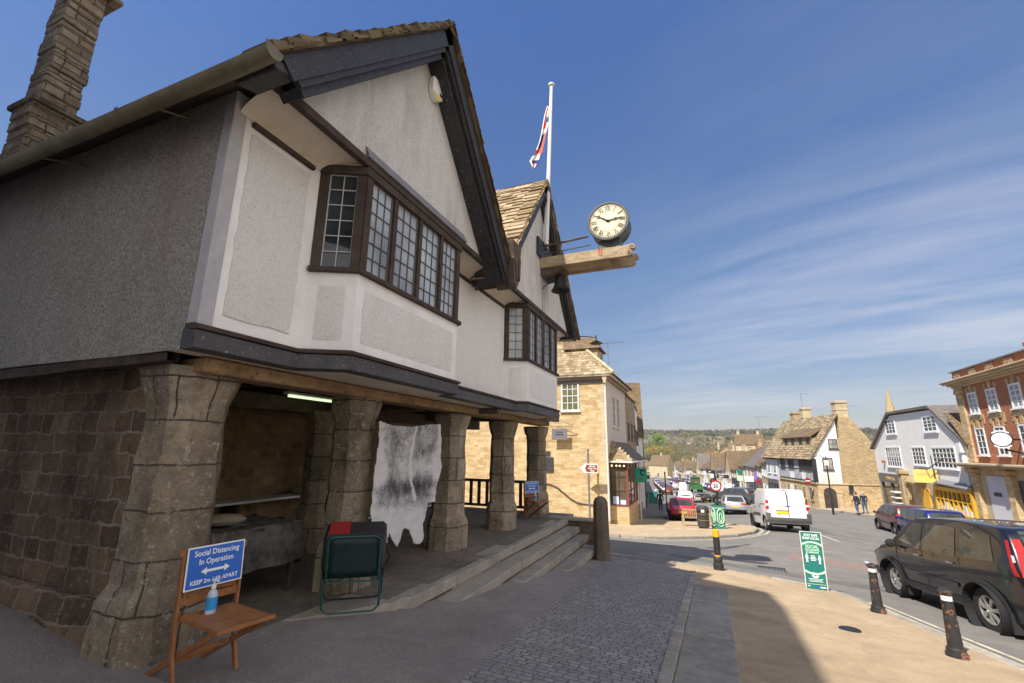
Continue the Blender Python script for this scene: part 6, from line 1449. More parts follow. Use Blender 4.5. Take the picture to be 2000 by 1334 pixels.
MB().box(WX - .03, WX + .03, 29.4, 32.5, -3, .5).build('shop_window', M['glass_dark'], bk)
b_ = MB(); b_.box(WX + 2, WX + 4, 31.0, 33.2, 6.5, 8.0); b_.box(WX + 1.85, WX + 4.15, 30.85, 33.35, 7.65, 7.85); b_.build('chimney', M['brick'], bk, bevel=.03)
q = onX(1956, 858, WX - .9)
rc = empty('wall_clock', q, label='oval white clock sign projecting from the red brick house', cat='clock'); 
n_ = V((-.55, -.83, 0)).normalized(); r_ = V((.83, -.55, 0)).normalized(); Mx = frame(q, r_, (0, 0, 1))
def disc(mb, rx_, rz_, z_): mb.face([Mx @ V((rx_ * math.cos(2 * PI * k / 40), rz_ * math.sin(2 * PI * k / 40), z_)) for k in range(40)])
b_ = MB(); b_.prism([Mx @ V((.40 * math.cos(2 * PI * k / 40), .37 * math.sin(2 * PI * k / 40), -.1)) for k in range(40)], n_ * .12); b_.build('rim', M['iron'], rc)
b_ = MB(); disc(b_, .36, .33, .03); b_.build('dial', M['white'], rc)
b_ = MB(); b_.bar(Mx @ V((0, 0, .035)), Mx @ V((.0, .2, .035)), .02, .01, up=n_); b_.bar(Mx @ V((0, 0, .035)), Mx @ V((-.2, .05, .035)), .015, .01, up=n_); b_.build('hands', M['grey_sign'], rc)
b_ = MB()
for s in (1, -1):
    b_.prism([Mx @ V((.46 * math.cos(a) * k_, s * .45 * math.sin(a) * k_, -.05)) for k_, aa in ((1, range(5, 16)), (.88, range(15, 4, -1))) for a in [PI * t / 20 for t in aa]], n_ * .06)
b_.build('scroll_board', M['white'], rc)
b_ = MB(); b_.bar(q + V((.1, .1, -.5)), V((WX, q.y + .3, q.z - .7)), .08, .08); b_.bar(q + V((.1, .1, 0)), V((WX, q.y + .3, q.z)), .08, .08); b_.build('bracket', M['iron'], rc)

# church spire behind the roofs
q = onY(1727, 752, 230); sp_ = empty('church_spire', (q.x, 230, -5), label='slender stone church spire rising behind the lilac house', cat='church')
b_ = MB(); b_.lathe([(3.6, 0), (3.3, .8), (0.12, q.z - 8), (.05, q.z - 6.6)], (q.x + 1.2, 232, 7.0), 8, a0=PI / 8); b_.build('spire', M['gold_rubble'], sp_)
MB().box(q.x - 2.6, q.x + 5, 228, 236, -9, 7.0).build('tower', M['gold_rubble'], sp_)
# hanging signs and banners of the street
def shop_sign(label, px, py, Y, w, h, m_, arm=True, rz=0, mark=None):
    q = onY(px, py, Y); s = empty('shop_sign', q, rz, label, 'sign'); MB().box(-w / 2, w / 2, -.03, .03, -h / 2, h / 2).build('board', M[m_], s, local=True)
    b_ = MB(); b_.tube([(-w / 2 - .35, 0, h / 2 + .06), (w / 2, 0, h / 2 + .06)], .02, 5); b_.build('arm', M['iron'], s, local=True)
    if mark: mark(s)
    return s
def leaf_mark(s):
    b_ = MB(); b_.grid([[V((.12 + r_ * math.cos(a), -.034, .15 + r_ * math.sin(a))) for r_ in (.10, .20)] for a in [.5 + k * .3 for k in range(16)]]); b_.box(-.1, .1, -.034, -.032, .27, .34); b_.build('emblem', M['chalk'], s, local=True)
    b_ = MB(); b_.box(-.28, .25, -.034, -.032, -.25, -.18); b_.box(-.1, .1, -.034, -.032, -.38, -.33); b_.build('lettering', M['grey_sign'], s, local=True)
shop_sign('square teal hanging sign with a black emblem on the left pavement', 1252.5, 928, 30.6, .68, .86, 'shop_green', mark=leaf_mark)
def mk2(s): MB().box(-.15, .12, -.034, -.032, -.1, .12).build('emblem', M['chalk'], s, local=True)
shop_sign('small white hanging sign just beyond the teal sign', 1265, 932, 33.5, .36, .5, 'white', mark=mk2)
shop_sign('tall green and white hanging sign on the right row', 1445, 929, 82, .85, 1.5, 'pale_green'); shop_sign('dark green top board over the green and white sign', 1445, 921, 81.7, .85, .45, 'sign_green')
shop_sign('wide white shop sign on the right row', 1463, 935, 80, 1.25, .85, 'white'); shop_sign('small white square sign lower on the right row', 1425, 949, 100, .8, .9, 'white')
shop_sign('narrow purple banner on the gold stone shop', 1476, 930, 77, .35, 1.35, 'purple', rz=0)
shop_sign('red roundel sign on the gold stone shop', 1481, 941, 76, .45, .55, 'tail_red'); shop_sign('bright yellow sandwich board near the grey estate car', 1483, 959, 70, .55, .65, 'sign_yellow')
# ================================================================== vehicles
def resample(pts, n):
    P = [V(p) for p in pts]; L = [0]
    for a, b in zip(P, P[1:]): L.append(L[-1] + (b - a).length)
    out = []
    for i in range(n):
        s = L[-1] * i / (n - 1); k = 0
        while k < len(L) - 2 and L[k + 1] < s: k += 1
        t = (s - L[k]) / max(1e-9, L[k + 1] - L[k]); out.append(P[k].lerp(P[k + 1], t))
    return out
def smooth_poly(pts, it=1):
    for _ in range(it):
        q = [pts[0]]
        for a, b in zip(pts, pts[1:]): q += [(a[0] * .8 + b[0] * .2, a[1] * .8 + b[1] * .2), (a[0] * .2 + b[0] * .8, a[1] * .2 + b[1] * .8)]
        pts = q + [pts[-1]]
    return pts
def wheel(parent, x, y, r, w, side, spokes=7, cap=False, fine=True):
    o = MB(); n = 28 if fine else 16
    o.lathe([(r * .62, -w / 2), (r * .93, -w / 2), (r, -w * .36), (r, w * .36), (r * .93, w / 2), (r * .62, w / 2), (r * .60, w * .30)], (x, y, r), n, 'y', cap=False); wl = o.build('wheel', M['tyre'], parent, local=True, smooth=True)
    o = MB(); R = r * .64; yo = side * w * .42
    o.lathe([(R, yo - .02 * side), (R, yo + .012 * side), (R * .90, yo + .012 * side), (R * .87, yo - .03 * side)], (x, y, r), n, 'y', cap=False)
    for k in range(spokes):
        a = 2 * PI * k / spokes + .3
        for da in ((-.10, .10) if fine and spokes < 9 else (0,)):
            p0 = V((x + R * .18 * math.cos(a), y + yo, r + R * .18 * math.sin(a))); p1 = V((x + R * .9 * math.cos(a + da), y + yo - .005 * side, r + R * .9 * math.sin(a + da))); o.bar(p0, p1, R * (.15 if fine and spokes < 9 else .22), .03, up=(0, 1, 0))
    o.lathe([(0, yo + .015 * side), (R * .22, yo + .012 * side), (R * .25, yo - .02 * side)], (x, y, r), 14, 'y')
    if cap: o.lathe([(R * .45, yo + .0 * side), (R * .88, yo - .0 * side), (R * .88, yo - .02 * side), (R * .45, yo - .02 * side)], (x, y, r), n, 'y', cap=False)
    o.build('rim', M['alloy' if not cap else 'off_white'], wl, local=True, smooth=True)
    o = MB(); o.lathe([(0, yo - .05 * side), (R * .93, yo - .05 * side)], (x, y, r), n, 'y'); o.build('brake_disc', M['hub_dark'], wl, local=True)
    return wl

class Car:
    """outline: side silhouette from the rear bumper bottom over the roof to the front bumper bottom, x forward"""
    def __init__(s, name, label, cat, loc, rz, outline, W, belt, roofk, wheels, r, pm, scale=1.0, group=None, sill=.22, tilt=0, n=90, tumble_z=None, side_glass=(), rear_glass=None, front_glass=None, detail=True):
        s.W, s.belt, s.roofk, s.out = W, belt, roofk, outline; s.H = max(p[1] for p in outline); s.x0 = min(p[0] for p in outline); s.x1 = max(p[0] for p in outline); s.detail = detail
        s.root = empty(name, loc, rz, label, cat, group, scale); s.root.rotation_mode = 'ZXY' if False else 'XYZ'
        s.root.rotation_euler = (0, 0, rz); s.tilt = tilt
        if tilt: s.root.rotation_mode = 'ZYX'; s.root.rotation_euler = (0, tilt, rz); s.root.rotation_mode = 'XYZ'
        O = resample(smooth_poly(outline, 2), n); b = MB(); e = .05
        cx = (s.x0 + s.x1) / 2; cz = s.H * .5
        rows = []; side = []
        for i, p in enumerate(O):
            d = (O[min(i + 1, n - 1)] - O[max(i - 1, 0)]).normalized(); nr = V((d.y, -d.x))
            if nr.dot(V((p.x - cx, p.y - cz))) < 0: nr = -nr
            q = p - nr * e; hq = s.h(q.x, q.y); hp = hq - e
            rows.append([(s.bx(p.x, hp * k, hq), hp * k, p.y + (.02 * (1 - k * k) if nr.y > .6 else 0)) for k in (-1, -.85, -.6, -.3, 0, .3, .6, .85, 1)])
            mid = p - nr * e * .3; side.append((q, hq, mid))
        for i in range(n): rows[i] = [(s.bx(side[i][0].x, -side[i][1], side[i][1]), -side[i][1], side[i][0].y), (s.bx(side[i][2].x, -(side[i][1] - e * .3), side[i][1]), -(side[i][1] - e * .3), side[i][2].y)] + rows[i] + [(s.bx(side[i][2].x, side[i][1] - e * .3, side[i][1]), side[i][1] - e * .3, side[i][2].y), (s.bx(side[i][0].x, side[i][1], side[i][1]), side[i][1], side[i][0].y)]
        b.grid(rows)
        m_ = 10
        for sg in (-1, 1):
            P = []
            for i in range(n):
                q = side[i][0]; t = i / (n - 1); bxp = s.x0 + .08 + (s.x1 - s.x0 - .16) * t; row = []
                for j in range(m_ + 1):
                    v = j / m_; x = q.x + (bxp - q.x) * v; z = q.y + (sill - q.y) * v if q.y > sill else q.y + (sill - q.y) * v
                    hh = s.h(x, z); row.append((s.bx(x, hh, hh), sg * hh, z))
                P.append(row)
            b.grid(P)
        b.face([(s.x0 + .08, -W * .44, sill), (s.x1 - .08, -W * .44, sill), (s.x1 - .08, W * .44, sill), (s.x0 + .08, W * .44, sill)])
        s.body = b.build('body', pm, s.root, local=True, smooth=True, angle=42, weld=True)
        # wheel wells cut out of the body
        cut = MB()
        for wx in wheels:
            for sg in (-1, 1): cut.lathe([(r * 1.15, 0), (r * 1.15, .34)], (wx, sg * (W / 2 + .06) - (.34 if sg > 0 else 0), r), 32, 'y')
        co = cut.build('cut', M['hub_dark'], None, local=True)
        md = s.body.modifiers.new('wells', 'BOOLEAN'); md.object = co; md.operation = 'DIFFERENCE'; md.solver = 'FAST'
        dg = bpy.context.evaluated_depsgraph_get(); dg.update()
        # evaluate in local space: cutter has no transform, body is moved to the origin for the cut
        keep = s.body.parent; s.body.parent = None; bpy.context.view_layer.update(); dg = bpy.context.evaluated_depsgraph_get()
        try:
            me = bpy.data.meshes.new_from_object(s.body.evaluated_get(dg))
            if len(me.polygons) > 50:
                s.body.modifiers.clear(); s.body.data = me; bb = bmesh.new(); bb.from_mesh(me)
                bmesh.ops.delete(bb, geom=[f_ for f_ in bb.faces if abs(f_.calc_center_median().y) > W / 2 + .04], context='FACES'); bb.to_mesh(me); bb.free(); me.materials.append(M['hub_dark'])
                for p_ in me.polygons:
                    c_ = p_.center
                    if any((c_.x - wx) ** 2 + (c_.z - r) ** 2 < (r * 1.165) ** 2 for wx in wheels): p_.material_index = len(me.materials) - 1
        except Exception: pass
        s.body.modifiers.clear(); s.body.parent = keep; bpy.data.objects.remove(co)
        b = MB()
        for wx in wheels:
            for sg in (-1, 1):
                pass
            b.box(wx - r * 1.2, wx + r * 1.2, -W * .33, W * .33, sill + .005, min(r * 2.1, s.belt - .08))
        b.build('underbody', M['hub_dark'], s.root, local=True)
        for wx in wheels:
            for sg in (-1, 1): wheel(s.root, wx, sg * (s.h(wx, r) - .115), r, .21, sg, fine=detail)
    def h(s, x, z):
        t = abs(2 * (x - (s.x0 + s.x1) / 2) / (s.x1 - s.x0)); k = 1 - .10 * t ** 5 - .03 * t * t
        if z > s.belt: k *= 1 - (1 - s.roofk) * ((z - s.belt) / (s.H - s.belt)) ** 1.15
        else: k *= 1 - .035 * ((s.belt - z) / s.belt) ** 2 - (.03 if z > s.belt - .03 else 0) * 0
        return s.W / 2 * k
    def bx(s, x, y, h):
        c = (s.x0 + s.x1) / 2; L = (s.x1 - s.x0) / 2; t = (x - c) / L
        return x - .13 * math.copysign(abs(t) ** 3, t) * (abs(y) / (s.W / 2)) ** 2.2
    def side(s, name, mat_, quad, off=.006, both=True, nx=10, nz=5, curve=0, parent=None):
        """quad: (xb0,zb0),(xb1,zb1),(xt1,zt1),(xt0,zt0)"""
        for sg in ((1, -1) if both else (1,)):
            b = MB(); P = []
            for i in range(nx + 1):
                u = i / nx; row = []
                for j in range(nz + 1):
                    v = j / nz; B = V(quad[0]).lerp(V(quad[1]), u); T = V(quad[3]).lerp(V(quad[2]), u); T.y += curve * 4 * u * (1 - u); p = B.lerp(T, v); hh = s.h(p.x, p.y)
                    row.append((s.bx(p.x, hh, hh), sg * (hh + off), p.y))
                P.append(row)
            b.grid(P); b.build(name, mat_, parent or s.root, local=True, smooth=True)
    def xrear(s, z, front=False):
        xs = []
        O = s.out
        for (xa, za), (xb, zb) in zip(O, O[1:]):
            if (za - z) * (zb - z) <= 0 and abs(za - zb) > 1e-6: xs.append(xa + (xb - xa) * (z - za) / (zb - za))
        return (max(xs) if front else min(xs)) if xs else (s.x1 if front else s.x0)
    def end(s, name, mat_, y0, y1, z0, z1, off=.012, front=False, mirror=False, ny=6, nz=5, taper=(0, 0), thick=0):
        """patch on the tail (or nose)"""
        for sg in ((1, -1) if mirror else (1,)):
            b = MB(); P = []
            for j in range(nz + 1):
                z = z0 + (z1 - z0) * j / nz; x = s.xrear(z, front); row = []
                for i in range(ny + 1):
                    y = (y0 + taper[0] * j / nz) + ((y1 + taper[1] * j / nz) - (y0 + taper[0] * j / nz)) * i / ny; xx = s.bx(x, y, 0)
                    row.append((xx + (off if front else -off), sg * y, z))
                P.append(row)
            b.grid(P); b.build(name, mat_, s.root, local=True, smooth=True)
    def screen(s, name, pa, pb_, inset=.10, mat_=None, off=.008):
        b = MB(); P = []; A, B = V(pa), V(pb_); d = (B - A).normalized(); nr = V((-d.y, d.x)); nr = nr if nr.y > 0 else -nr
        for j in range(7):
            p = A.lerp(B, j / 6); hh = s.h(p.x, p.y) - inset; p2 = p + nr * off
            P.append([(s.bx(p2.x, hh * k, hh), hh * k, p2.y + .02 * (1 - k * k)) for k in (-1, -.7, -.35, 0, .35, .7, 1)])
        b.grid(P); b.build(name, mat_ or M['car_glass'], s.root, local=True, smooth=True)
    def strip(s, name, mat_, x0, x1, z0, z1, off=.012):
        s.side(name, mat_, ((x0, z0), (x1, z0), (x1, z1), (x0, z1)), off, nx=16, nz=2)
    def mirrors(s, x, z, mat_):
        for sg in (-1, 1):
            y = s.h(x, z); b = MB(); b.lathe([(.0, -.05), (.07, -.04), (.09, 0), (.08, .05), (.02, .06)], (x, sg * (y + .11), z + .03), 10, 'x'); b.bar((x, sg * (y - .02), z), (x, sg * (y + .08), z + .02), .04, .04); b.build('mirror', mat_, s.root, local=True, smooth=True)
    def plate(s, z, w=.52, h=.115, off=.025, y=0, front=False):
        x = s.xrear(z, front); xx = s.bx(x, 0, 0) + (off if front else -off); b = MB(); b.box(min(xx, xx + .01), max(xx, xx + .01), y - w / 2, y + w / 2, z - h / 2, z + h / 2); o = b.build('number_plate', M['plate_yellow' if not front else 'white'], s.root, local=True)
    def handles(s, pts, mat_):
        for x, z in pts:
            for sg in (1, -1):
                y = s.h(x, z); b = MB(); b.bar((x - .09, sg * (y + .022), z), (x + .09, sg * (y + .022), z), .02, .03, up=(0, 0, 1)); b.build('door_handle', mat_, s.root, local=True, bevel=.006)
    def seams(s, lines):
        for pts in lines:
            for sg in (1, -1):
                b = MB(); P = [(s.bx(x, 0, 0), sg * (s.h(x, z) + .002), z) for x, z in pts]
                for a, c in zip(P, P[1:]): b.bar(a, c, .010, .006, up=(0, 0, 1))
                b.build('door_seam', M['hub_dark'], s.root, local=True)
def place2(front_px, rear_px):
    f, r_ = onG(*front_px, -KERB), onG(*rear_px, -KERB); return f, r_

# ---- the black estate car at the kerb
f, r_ = V((3.81, 13.34, G(3.81, 13.34) - KERB)), V((4.2, 10.5, G(4.2, 10.5) - KERB - .04)); wb = 2.66; d = f - r_; k = d.length / wb; hd_ = math.atan2(d.y, d.x); pitch = -math.asin(clip(d.z / d.length, -1, 1))
side_n = V((d.y, -d.x, 0)).normalized()          # towards the road
mid = (f + r_) / 2 + side_n * (.80 * k)
OUT = [(-2.16, .32), (-2.24, .55), (-2.22, .80), (-2.16, 1.0), (-2.06, 1.30), (-1.92, 1.58), (-1.78, 1.68), (-1.0, 1.735), (-.2, 1.74), (.35, 1.70), (.62, 1.60), (.98, 1.33), (1.32, 1.10), (1.7, 1.04), (2.05, .94), (2.24, .80), (2.32, .60), (2.30, .42), (2.22, .30)]
c = Car('estate_car', 'black high-roofed estate car parked at the kerb beside the bollards', 'car', mid, hd_, OUT, 1.80, 1.06, .80, (1.315, -1.315), .352, M['p_black'], k, tilt=pitch, n=120, sill=.30)
gl = M['car_glass']
c.side('side_window', gl, ((.96, 1.10), (.13, 1.10), (.13, 1.58), (.44, 1.60)), curve=.012); c.side('side_window', gl, ((.03, 1.10), (-.86, 1.11), (-.80, 1.585), (.03, 1.60)), curve=.012); c.side('side_window', gl, ((-.98, 1.115), (-1.72, 1.14), (-1.60, 1.53), (-.94, 1.58)), curve=.01)
c.screen('windscreen', (.66, 1.585), (1.28, 1.125), .13); c.screen('rear_window', (-2.02, 1.42), (-1.86, 1.63), .14)
c.strip('sill_cladding', M['trim_black'], -.85, .85, .33, .44, .02); c.strip('bump_strip', M['p_black'], -.80, .78, .585, .66, .018)
for wx in (1.315, -1.315):
    for sg in (1, -1):
        b = MB(); P = []
        for a in range(-8, 189, 7):
            row = []
            for rr in (.405, .43, .475):
                x, z = wx + rr * math.cos(rad(a)), .352 + rr * math.sin(rad(a)); row.append((c.bx(x, 0, 0), sg * (c.h(x, z) + (.008 if rr > .44 else .026)), max(z, .26)))
            P.append(row)
        b.grid(P); b.build('wheel_arch', M['trim_black'], c.root, local=True, smooth=True)
c.end('tail_light', M['tail_red'], .66, .80, .98, 1.52, .014, mirror=True, taper=(-.04, -.09)); c.end('rear_bumper', M['trim_black'], -.80, .80, .34, .58, .03)
c.side('tail_light_side', M['tail_red'], ((-2.07, .98), (-2.15, .98), (-1.95, 1.50), (-1.89, 1.50)), .007); c.side('tail_light_clear', M['lamp_clear'], ((-2.06, 1.18), (-2.11, 1.18), (-2.07, 1.28), (-2.02, 1.28)), .010)
c.end('headlight', M['lamp_clear'], .50, .80, .72, .88, .02, front=True, mirror=True); c.end('front_bumper', M['trim_black'], -.8, .8, .32, .5, .03, front=True)
c.mirrors(.92, 1.10, M['trim_black']); c.handles(((.22, .985), (-.72, .985)), M['chrome'])
c.seams(([(.98, 1.08), (1.0, .8), (.92, .44)], [(.08, 1.08), (.06, .44)], [(-.92, 1.10), (-.93, .86), (-1.02, .78)], [(-1.02, .72), (-.9, .55), (-.84, .44)]))
c.plate(.86); c.root.scale = (k, k, k * .90)
for wx in (1.315, -1.315):
    for sg in (1, -1): MB().box(wx - .47, wx - .44, sg * .80 - .10, sg * .80 + .08, .12, .42).build('mud_flap', M['trim_black'], c.root, local=True)
b = MB(); b.box(-.62, -.3, .735, .74, 1.5, 1.55); 
# ---- white van
f = onG(1500, 1037, -KERB); q = onG(1584, 1041, -KERB); wv = (q - f).length; k = wv / 1.68
OUT = [(-2.10, .34), (-2.16, .50), (-2.13, .75), (-2.10, 1.0), (-2.05, 1.4), (-1.98, 1.72), (-1.86, 1.80), (-1.0, 1.83), (0, 1.82), (.5, 1.76), (.75, 1.62), (1.35, 1.12), (1.8, 1.02), (2.1, .86), (2.2, .6), (2.2, .35)]
rz = math.atan2(f.y - q.y, f.x - q.x) - PI / 2 - rad(6); mid = (f + q) / 2 + V((-math.sin(rz - PI / 2) * 0, 0, 0)); fw = V((math.cos(rz), math.sin(rz), 0))
K2 = onY(1542, 1040, (f.y + q.y) / 2); rz = rad(95); fw = V((math.cos(rz), math.sin(rz), 0))
def fit_k(p, rz_, W_, px_): rt = V((math.sin(rz_), -math.cos(rz_), 0)); return px_ / abs(proj(p + rt * W_ / 2)[0] - proj(p - rt * W_ / 2)[0])
rp_ = onG(1543, 1040, -KERB); kx = fit_k(rp_, rz, 1.80, 90)
base = rp_ + fw * (1.9 * kx); base.z = G(base.x, base.y) - KERB
vt = lambda p, a: -math.atan((G(p.x + math.cos(a), p.y + math.sin(a)) - G(p.x - math.cos(a), p.y - math.sin(a))) / 2)
c = Car('panel_van', 'white panel van driving away down the road', 'van', base, rz, OUT, 1.80, 1.08, .86, (1.30, -1.42), .315, M['p_white'], kx, tilt=vt(base, rz), n=90, sill=.26)
c.side('side_window', gl, ((1.22, 1.12), (.34, 1.12), (.36, 1.58), (.74, 1.58))); c.screen('windscreen', (.80, 1.575), (1.32, 1.145), .12)
c.end('tail_light', M['tail_red'], .735, .86, .93, 1.32, .014, mirror=True, taper=(0, -.03)); c.end('tail_light_clear', M['lamp_clear'], .745, .855, 1.07, 1.16, .02, mirror=True)
c.end('rear_bumper', M['trim_grey'], -.88, .88, .36, .60, .045); c.end('bumper_corner', M['trim_grey'], .70, .90, .58, .78, .03, mirror=True)
c.end('door_handle', M['trim_black'], -.12, .10, 1.06, 1.09, .02); c.end('plate_garnish', M['trim_grey'], -.0, .48, .87, .90, .02); c.end('brake_light', M['tail_red'], -.03, .13, 1.735, 1.765, .02)
c.plate(.80, .50, .11, .03, y=.24); c.strip('rub_strip', M['trim_grey'], -.85, .9, .60, .74, .014); c.strip('door_rail', M['trim_grey'], -1.9, -.9, 1.12, 1.15, .008)
c.handles(((.30, 1.0), (-.95, 1.06)), M['trim_black']); c.mirrors(1.12, 1.12, M['trim_black']); c.seams(([(.25, 1.6), (.25, .4)], [(-.85, 1.7), (-.85, .4)]))
b = MB()
for z0, z1 in ((.62, 1.74),):
    b.box(-2.19, -2.0, -.004, .004, .62, 1.72)
b.build('rear_door_seam', M['trim_grey'], c.root, local=True)
# ---- small cars seen from behind
HATCH = [(-1.88, .30), (-1.95, .48), (-1.93, .75), (-1.86, .92), (-1.70, 1.18), (-1.52, 1.42), (-1.36, 1.48), (-.6, 1.50), (0, 1.49), (.42, 1.40), (1.0, 1.02), (1.5, .92), (1.88, .74), (1.96, .5), (1.9, .28)]
def hatch(label, px, scale_w, pm, rz=rad(92), outline=HATCH, W=1.76, kind='hatchback', wheels=(1.25, -1.20), r=.31, belt=.93, suv=False, roofk=.76, lights=(.62, .86, .80, .98), plate_z=.62, detail=True, group=None, H=1.0, n=80):
    l, q = onG(px[0], px[2], -KERB), onG(px[1], px[3], -KERB)
    mid = onG((px[0] + px[1]) / 2, (px[2] + px[3]) / 2, -KERB); fw = V((math.cos(rz), math.sin(rz), 0)); k = scale_w or fit_k(mid, rz, W, (px[1] - px[0]) * 1.03)
    base = mid + fw * ((abs(outline[1][0]) - .15) * k); base.z = G(base.x, base.y) - KERB
    c = Car(kind, label, 'car', base, rz, outline, W, belt, roofk, wheels, r, pm, k, group, tilt=vt(base, rz), n=n, detail=detail)
    x0 = c.x0; H_ = c.H; zr = H_ * .95; zb = belt + .04
    c.screen('rear_window', (c.xrear(zb + .03) , zb + .03), (c.xrear(zr - .06), zr - .06), .12); xf = c.xrear(zb + .06, True)
    c.screen('windscreen', (c.xrear(zr - .06, True), zr - .06), (c.xrear(zb + .10, True), zb + .10), .12)
    a0 = c.xrear(zb, True) - .05; a1 = c.xrear(zr - .05, True) - .08; b0_, b1_ = c.xrear(zb) + .22, c.xrear(zr - .05) + .22
    m1, m2 = a0 + (b0_ - a0) * .45, a1 + (b1_ - a1) * .42
    c.side('side_window', gl, ((a0, zb), (m1 + .04, zb), (m2 + .04, zr - .06), (a1, zr - .06))); c.side('side_window', gl, ((m1 - .04, zb), (b0_, zb + .02), (b1_, zr - .08), (m2 - .04, zr - .06)))
    c.end('tail_light', M['tail_red'], lights[0], lights[1], lights[2], lights[3], .016, mirror=True); c.end('rear_bumper', M['trim_black'], -.78, .78, .30, .40, .02); c.plate(plate_z)
    c.mirrors(a0 - .1, zb, pm); c.handles(((m1 + .2, zb - .12),), pm); c.seams(([(a0 - .05, zb - .02), (a0 - .1, .4)], [(m1, zb - .02), (m1 - .02, .4)]))
    return c
hatch('red hatchback parked behind the wooden bench', (1309, 1361, 1019, 1017), None, M['p_red'], rz=rad(95), plate_z=.58, lights=(.64, .83, .86, 1.04))
hatch('silver hatchback driving down the road left of the white van', (1416, 1461, 1006, 1005), None, M['p_silver'], rz=rad(93), lights=(.42, .84, .80, .93))
SUV = [(-2.1, .36), (-2.18, .6), (-2.12, .95), (-1.92, 1.3), (-1.68, 1.56), (-1.4, 1.62), (0, 1.65), (.45, 1.56), (1.05, 1.12), (1.7, 1.02), (2.1, .82), (2.2, .55), (2.12, .32)]
hatch('dark grey large car turning across the road beyond the silver hatchback', (1459, 1491, 989, 984), 1.12, M['p_grey'], rz=rad(150), outline=SUV, W=1.9, wheels=(1.4, -1.4), r=.36, belt=1.04, lights=(.50, .90, .92, 1.06), plate_z=.80, kind='large_car')
hatch('white car just ahead of the red hatchback', (1325, 1356, 988, 987), None, M['p_white'], rz=rad(98), outline=SUV, W=1.8, wheels=(1.3, -1.3), belt=1.0, kind='parked_car')
hatch('silver car facing away beside the dark hatchback', (1357, 1374, 982, 982), None, M['p_silver'], rz=rad(112), kind='parked_car', detail=False)
hatch('dark hatchback parked between two silver cars in the middle of the street', (1374, 1392, 983, 981), None, M['p_black'], rz=rad(120), kind='parked_car', detail=False)
hatch('small white car with a turquoise side, beyond the speed limit sign', (1406, 1424, 979, 978), None, M['p_white'], rz=rad(80), kind='parked_car', detail=False)
# maroon and blue people carriers on the far side, seen from the side
MPV = [(-2.0, .32), (-2.07, .55), (-2.04, .9), (-1.93, 1.25), (-1.72, 1.56), (-1.5, 1.62), (-.4, 1.65), (.2, 1.60), (.75, 1.38), (1.35, 1.06), (1.75, .92), (2.02, .74), (2.1, .5), (2.04, .3)]
def carrier(label, fpx, rz, pm, k, W=1.78, cap=False):
    f = onG(fpx[0], fpx[1], -KERB); fw = V((math.cos(rz), math.sin(rz), 0)); rt = V((math.sin(rz), -math.cos(rz), 0)); base = f - fw * 1.32 * k + rt * (W / 2 - .1) * k; base.z = G(base.x, base.y) - KERB
    c = Car('people_carrier', label, 'car', base, rz, MPV, W, 1.0, .80, (1.32, -1.34), .315, pm, k, 'people carriers parked on the far side', tilt=vt(base, rz), n=90)
    c.side('side_window', gl, ((1.28, 1.05), (.30, 1.04), (.30, 1.52), (.58, 1.46)), curve=.02); c.side('side_window', gl, ((.20, 1.04), (-.72, 1.05), (-.70, 1.54), (.20, 1.54))); c.side('side_window', gl, ((-.82, 1.05), (-1.72, 1.08), (-1.58, 1.46), (-.80, 1.54)))
    c.screen('windscreen', (.40, 1.52), (1.28, 1.10), .10); c.screen('rear_window', (-1.98, 1.12), (-1.78, 1.50), .12)
    c.end('tail_light', M['tail_red'], .66, .84, .86, 1.14, .014, mirror=True); c.side('tail_light_side', M['tail_red'], ((-1.78, .90), (-1.96, .90), (-1.90, 1.14), (-1.78, 1.14)), .007)
    c.end('headlight', M['lamp_clear'], .45, .80, .70, .84, .02, front=True, mirror=True); c.mirrors(1.22, 1.02, pm); c.handles(((.36, .92), (-.62, .92)), pm); c.seams(([(1.25, 1.02), (1.2, .4)], [(.25, 1.02), (.24, .4)], [(-.77, 1.02), (-.9, .6), (-.8, .4)])); c.strip('bump_strip', M['trim_black'], -.85, .85, .52, .58, .012); c.plate(.78)
    return c
carrier('maroon people carrier parked outside the charcoal shop', (1720, 1034), rad(91), M['p_maroon'], 1.0)
carrier('dark blue people carrier parked behind the black estate car', (1767, 1051), rad(91), M['p_blue'], 1.02)
# tractor with a green cab in the street
q = onY(1360, 966, 112); q.z = G(q.x, q.y) - KERB; tr = empty('tractor', q, rad(100), 'green tractor with a glazed cab in the middle of the street', 'tractor', None, 1.0)
b = MB(); b.box(-.6, .9, -.85, .85, 1.3, 1.9); b.box(.9, 2.6, -.45, .45, 1.1, 1.9); MB().box(-.9, .8, -.95, .95, 3.05, 3.25).build('cab_roof', M['tractor_green'], tr, local=True); b.build('body', M['tractor_green'], tr, local=True, bevel=.05)
b = MB()
for x in (-.75, .7):
    for y in (-.85, .85): b.box(x - .06, x + .06, y - .06, y + .06, 1.9, 3.05)
b.build('cab_frame', M['tractor_green'], tr, local=True); MB().box(-.7, .66, -.82, .82, 1.9, 3.05).build('cab_glass', M['glass_green'], tr, local=True)
for x, r__, y in ((-.5, .85, 1.0), (2.1, .6, .85)):
    for sg in (1, -1): wheel(tr, x, sg * y, r__, .45, sg, fine=False)
MB().box(-1.5, -.9, -1.2, 1.2, .7, 1.5).build('implement', M['tractor_green'], tr, local=True)
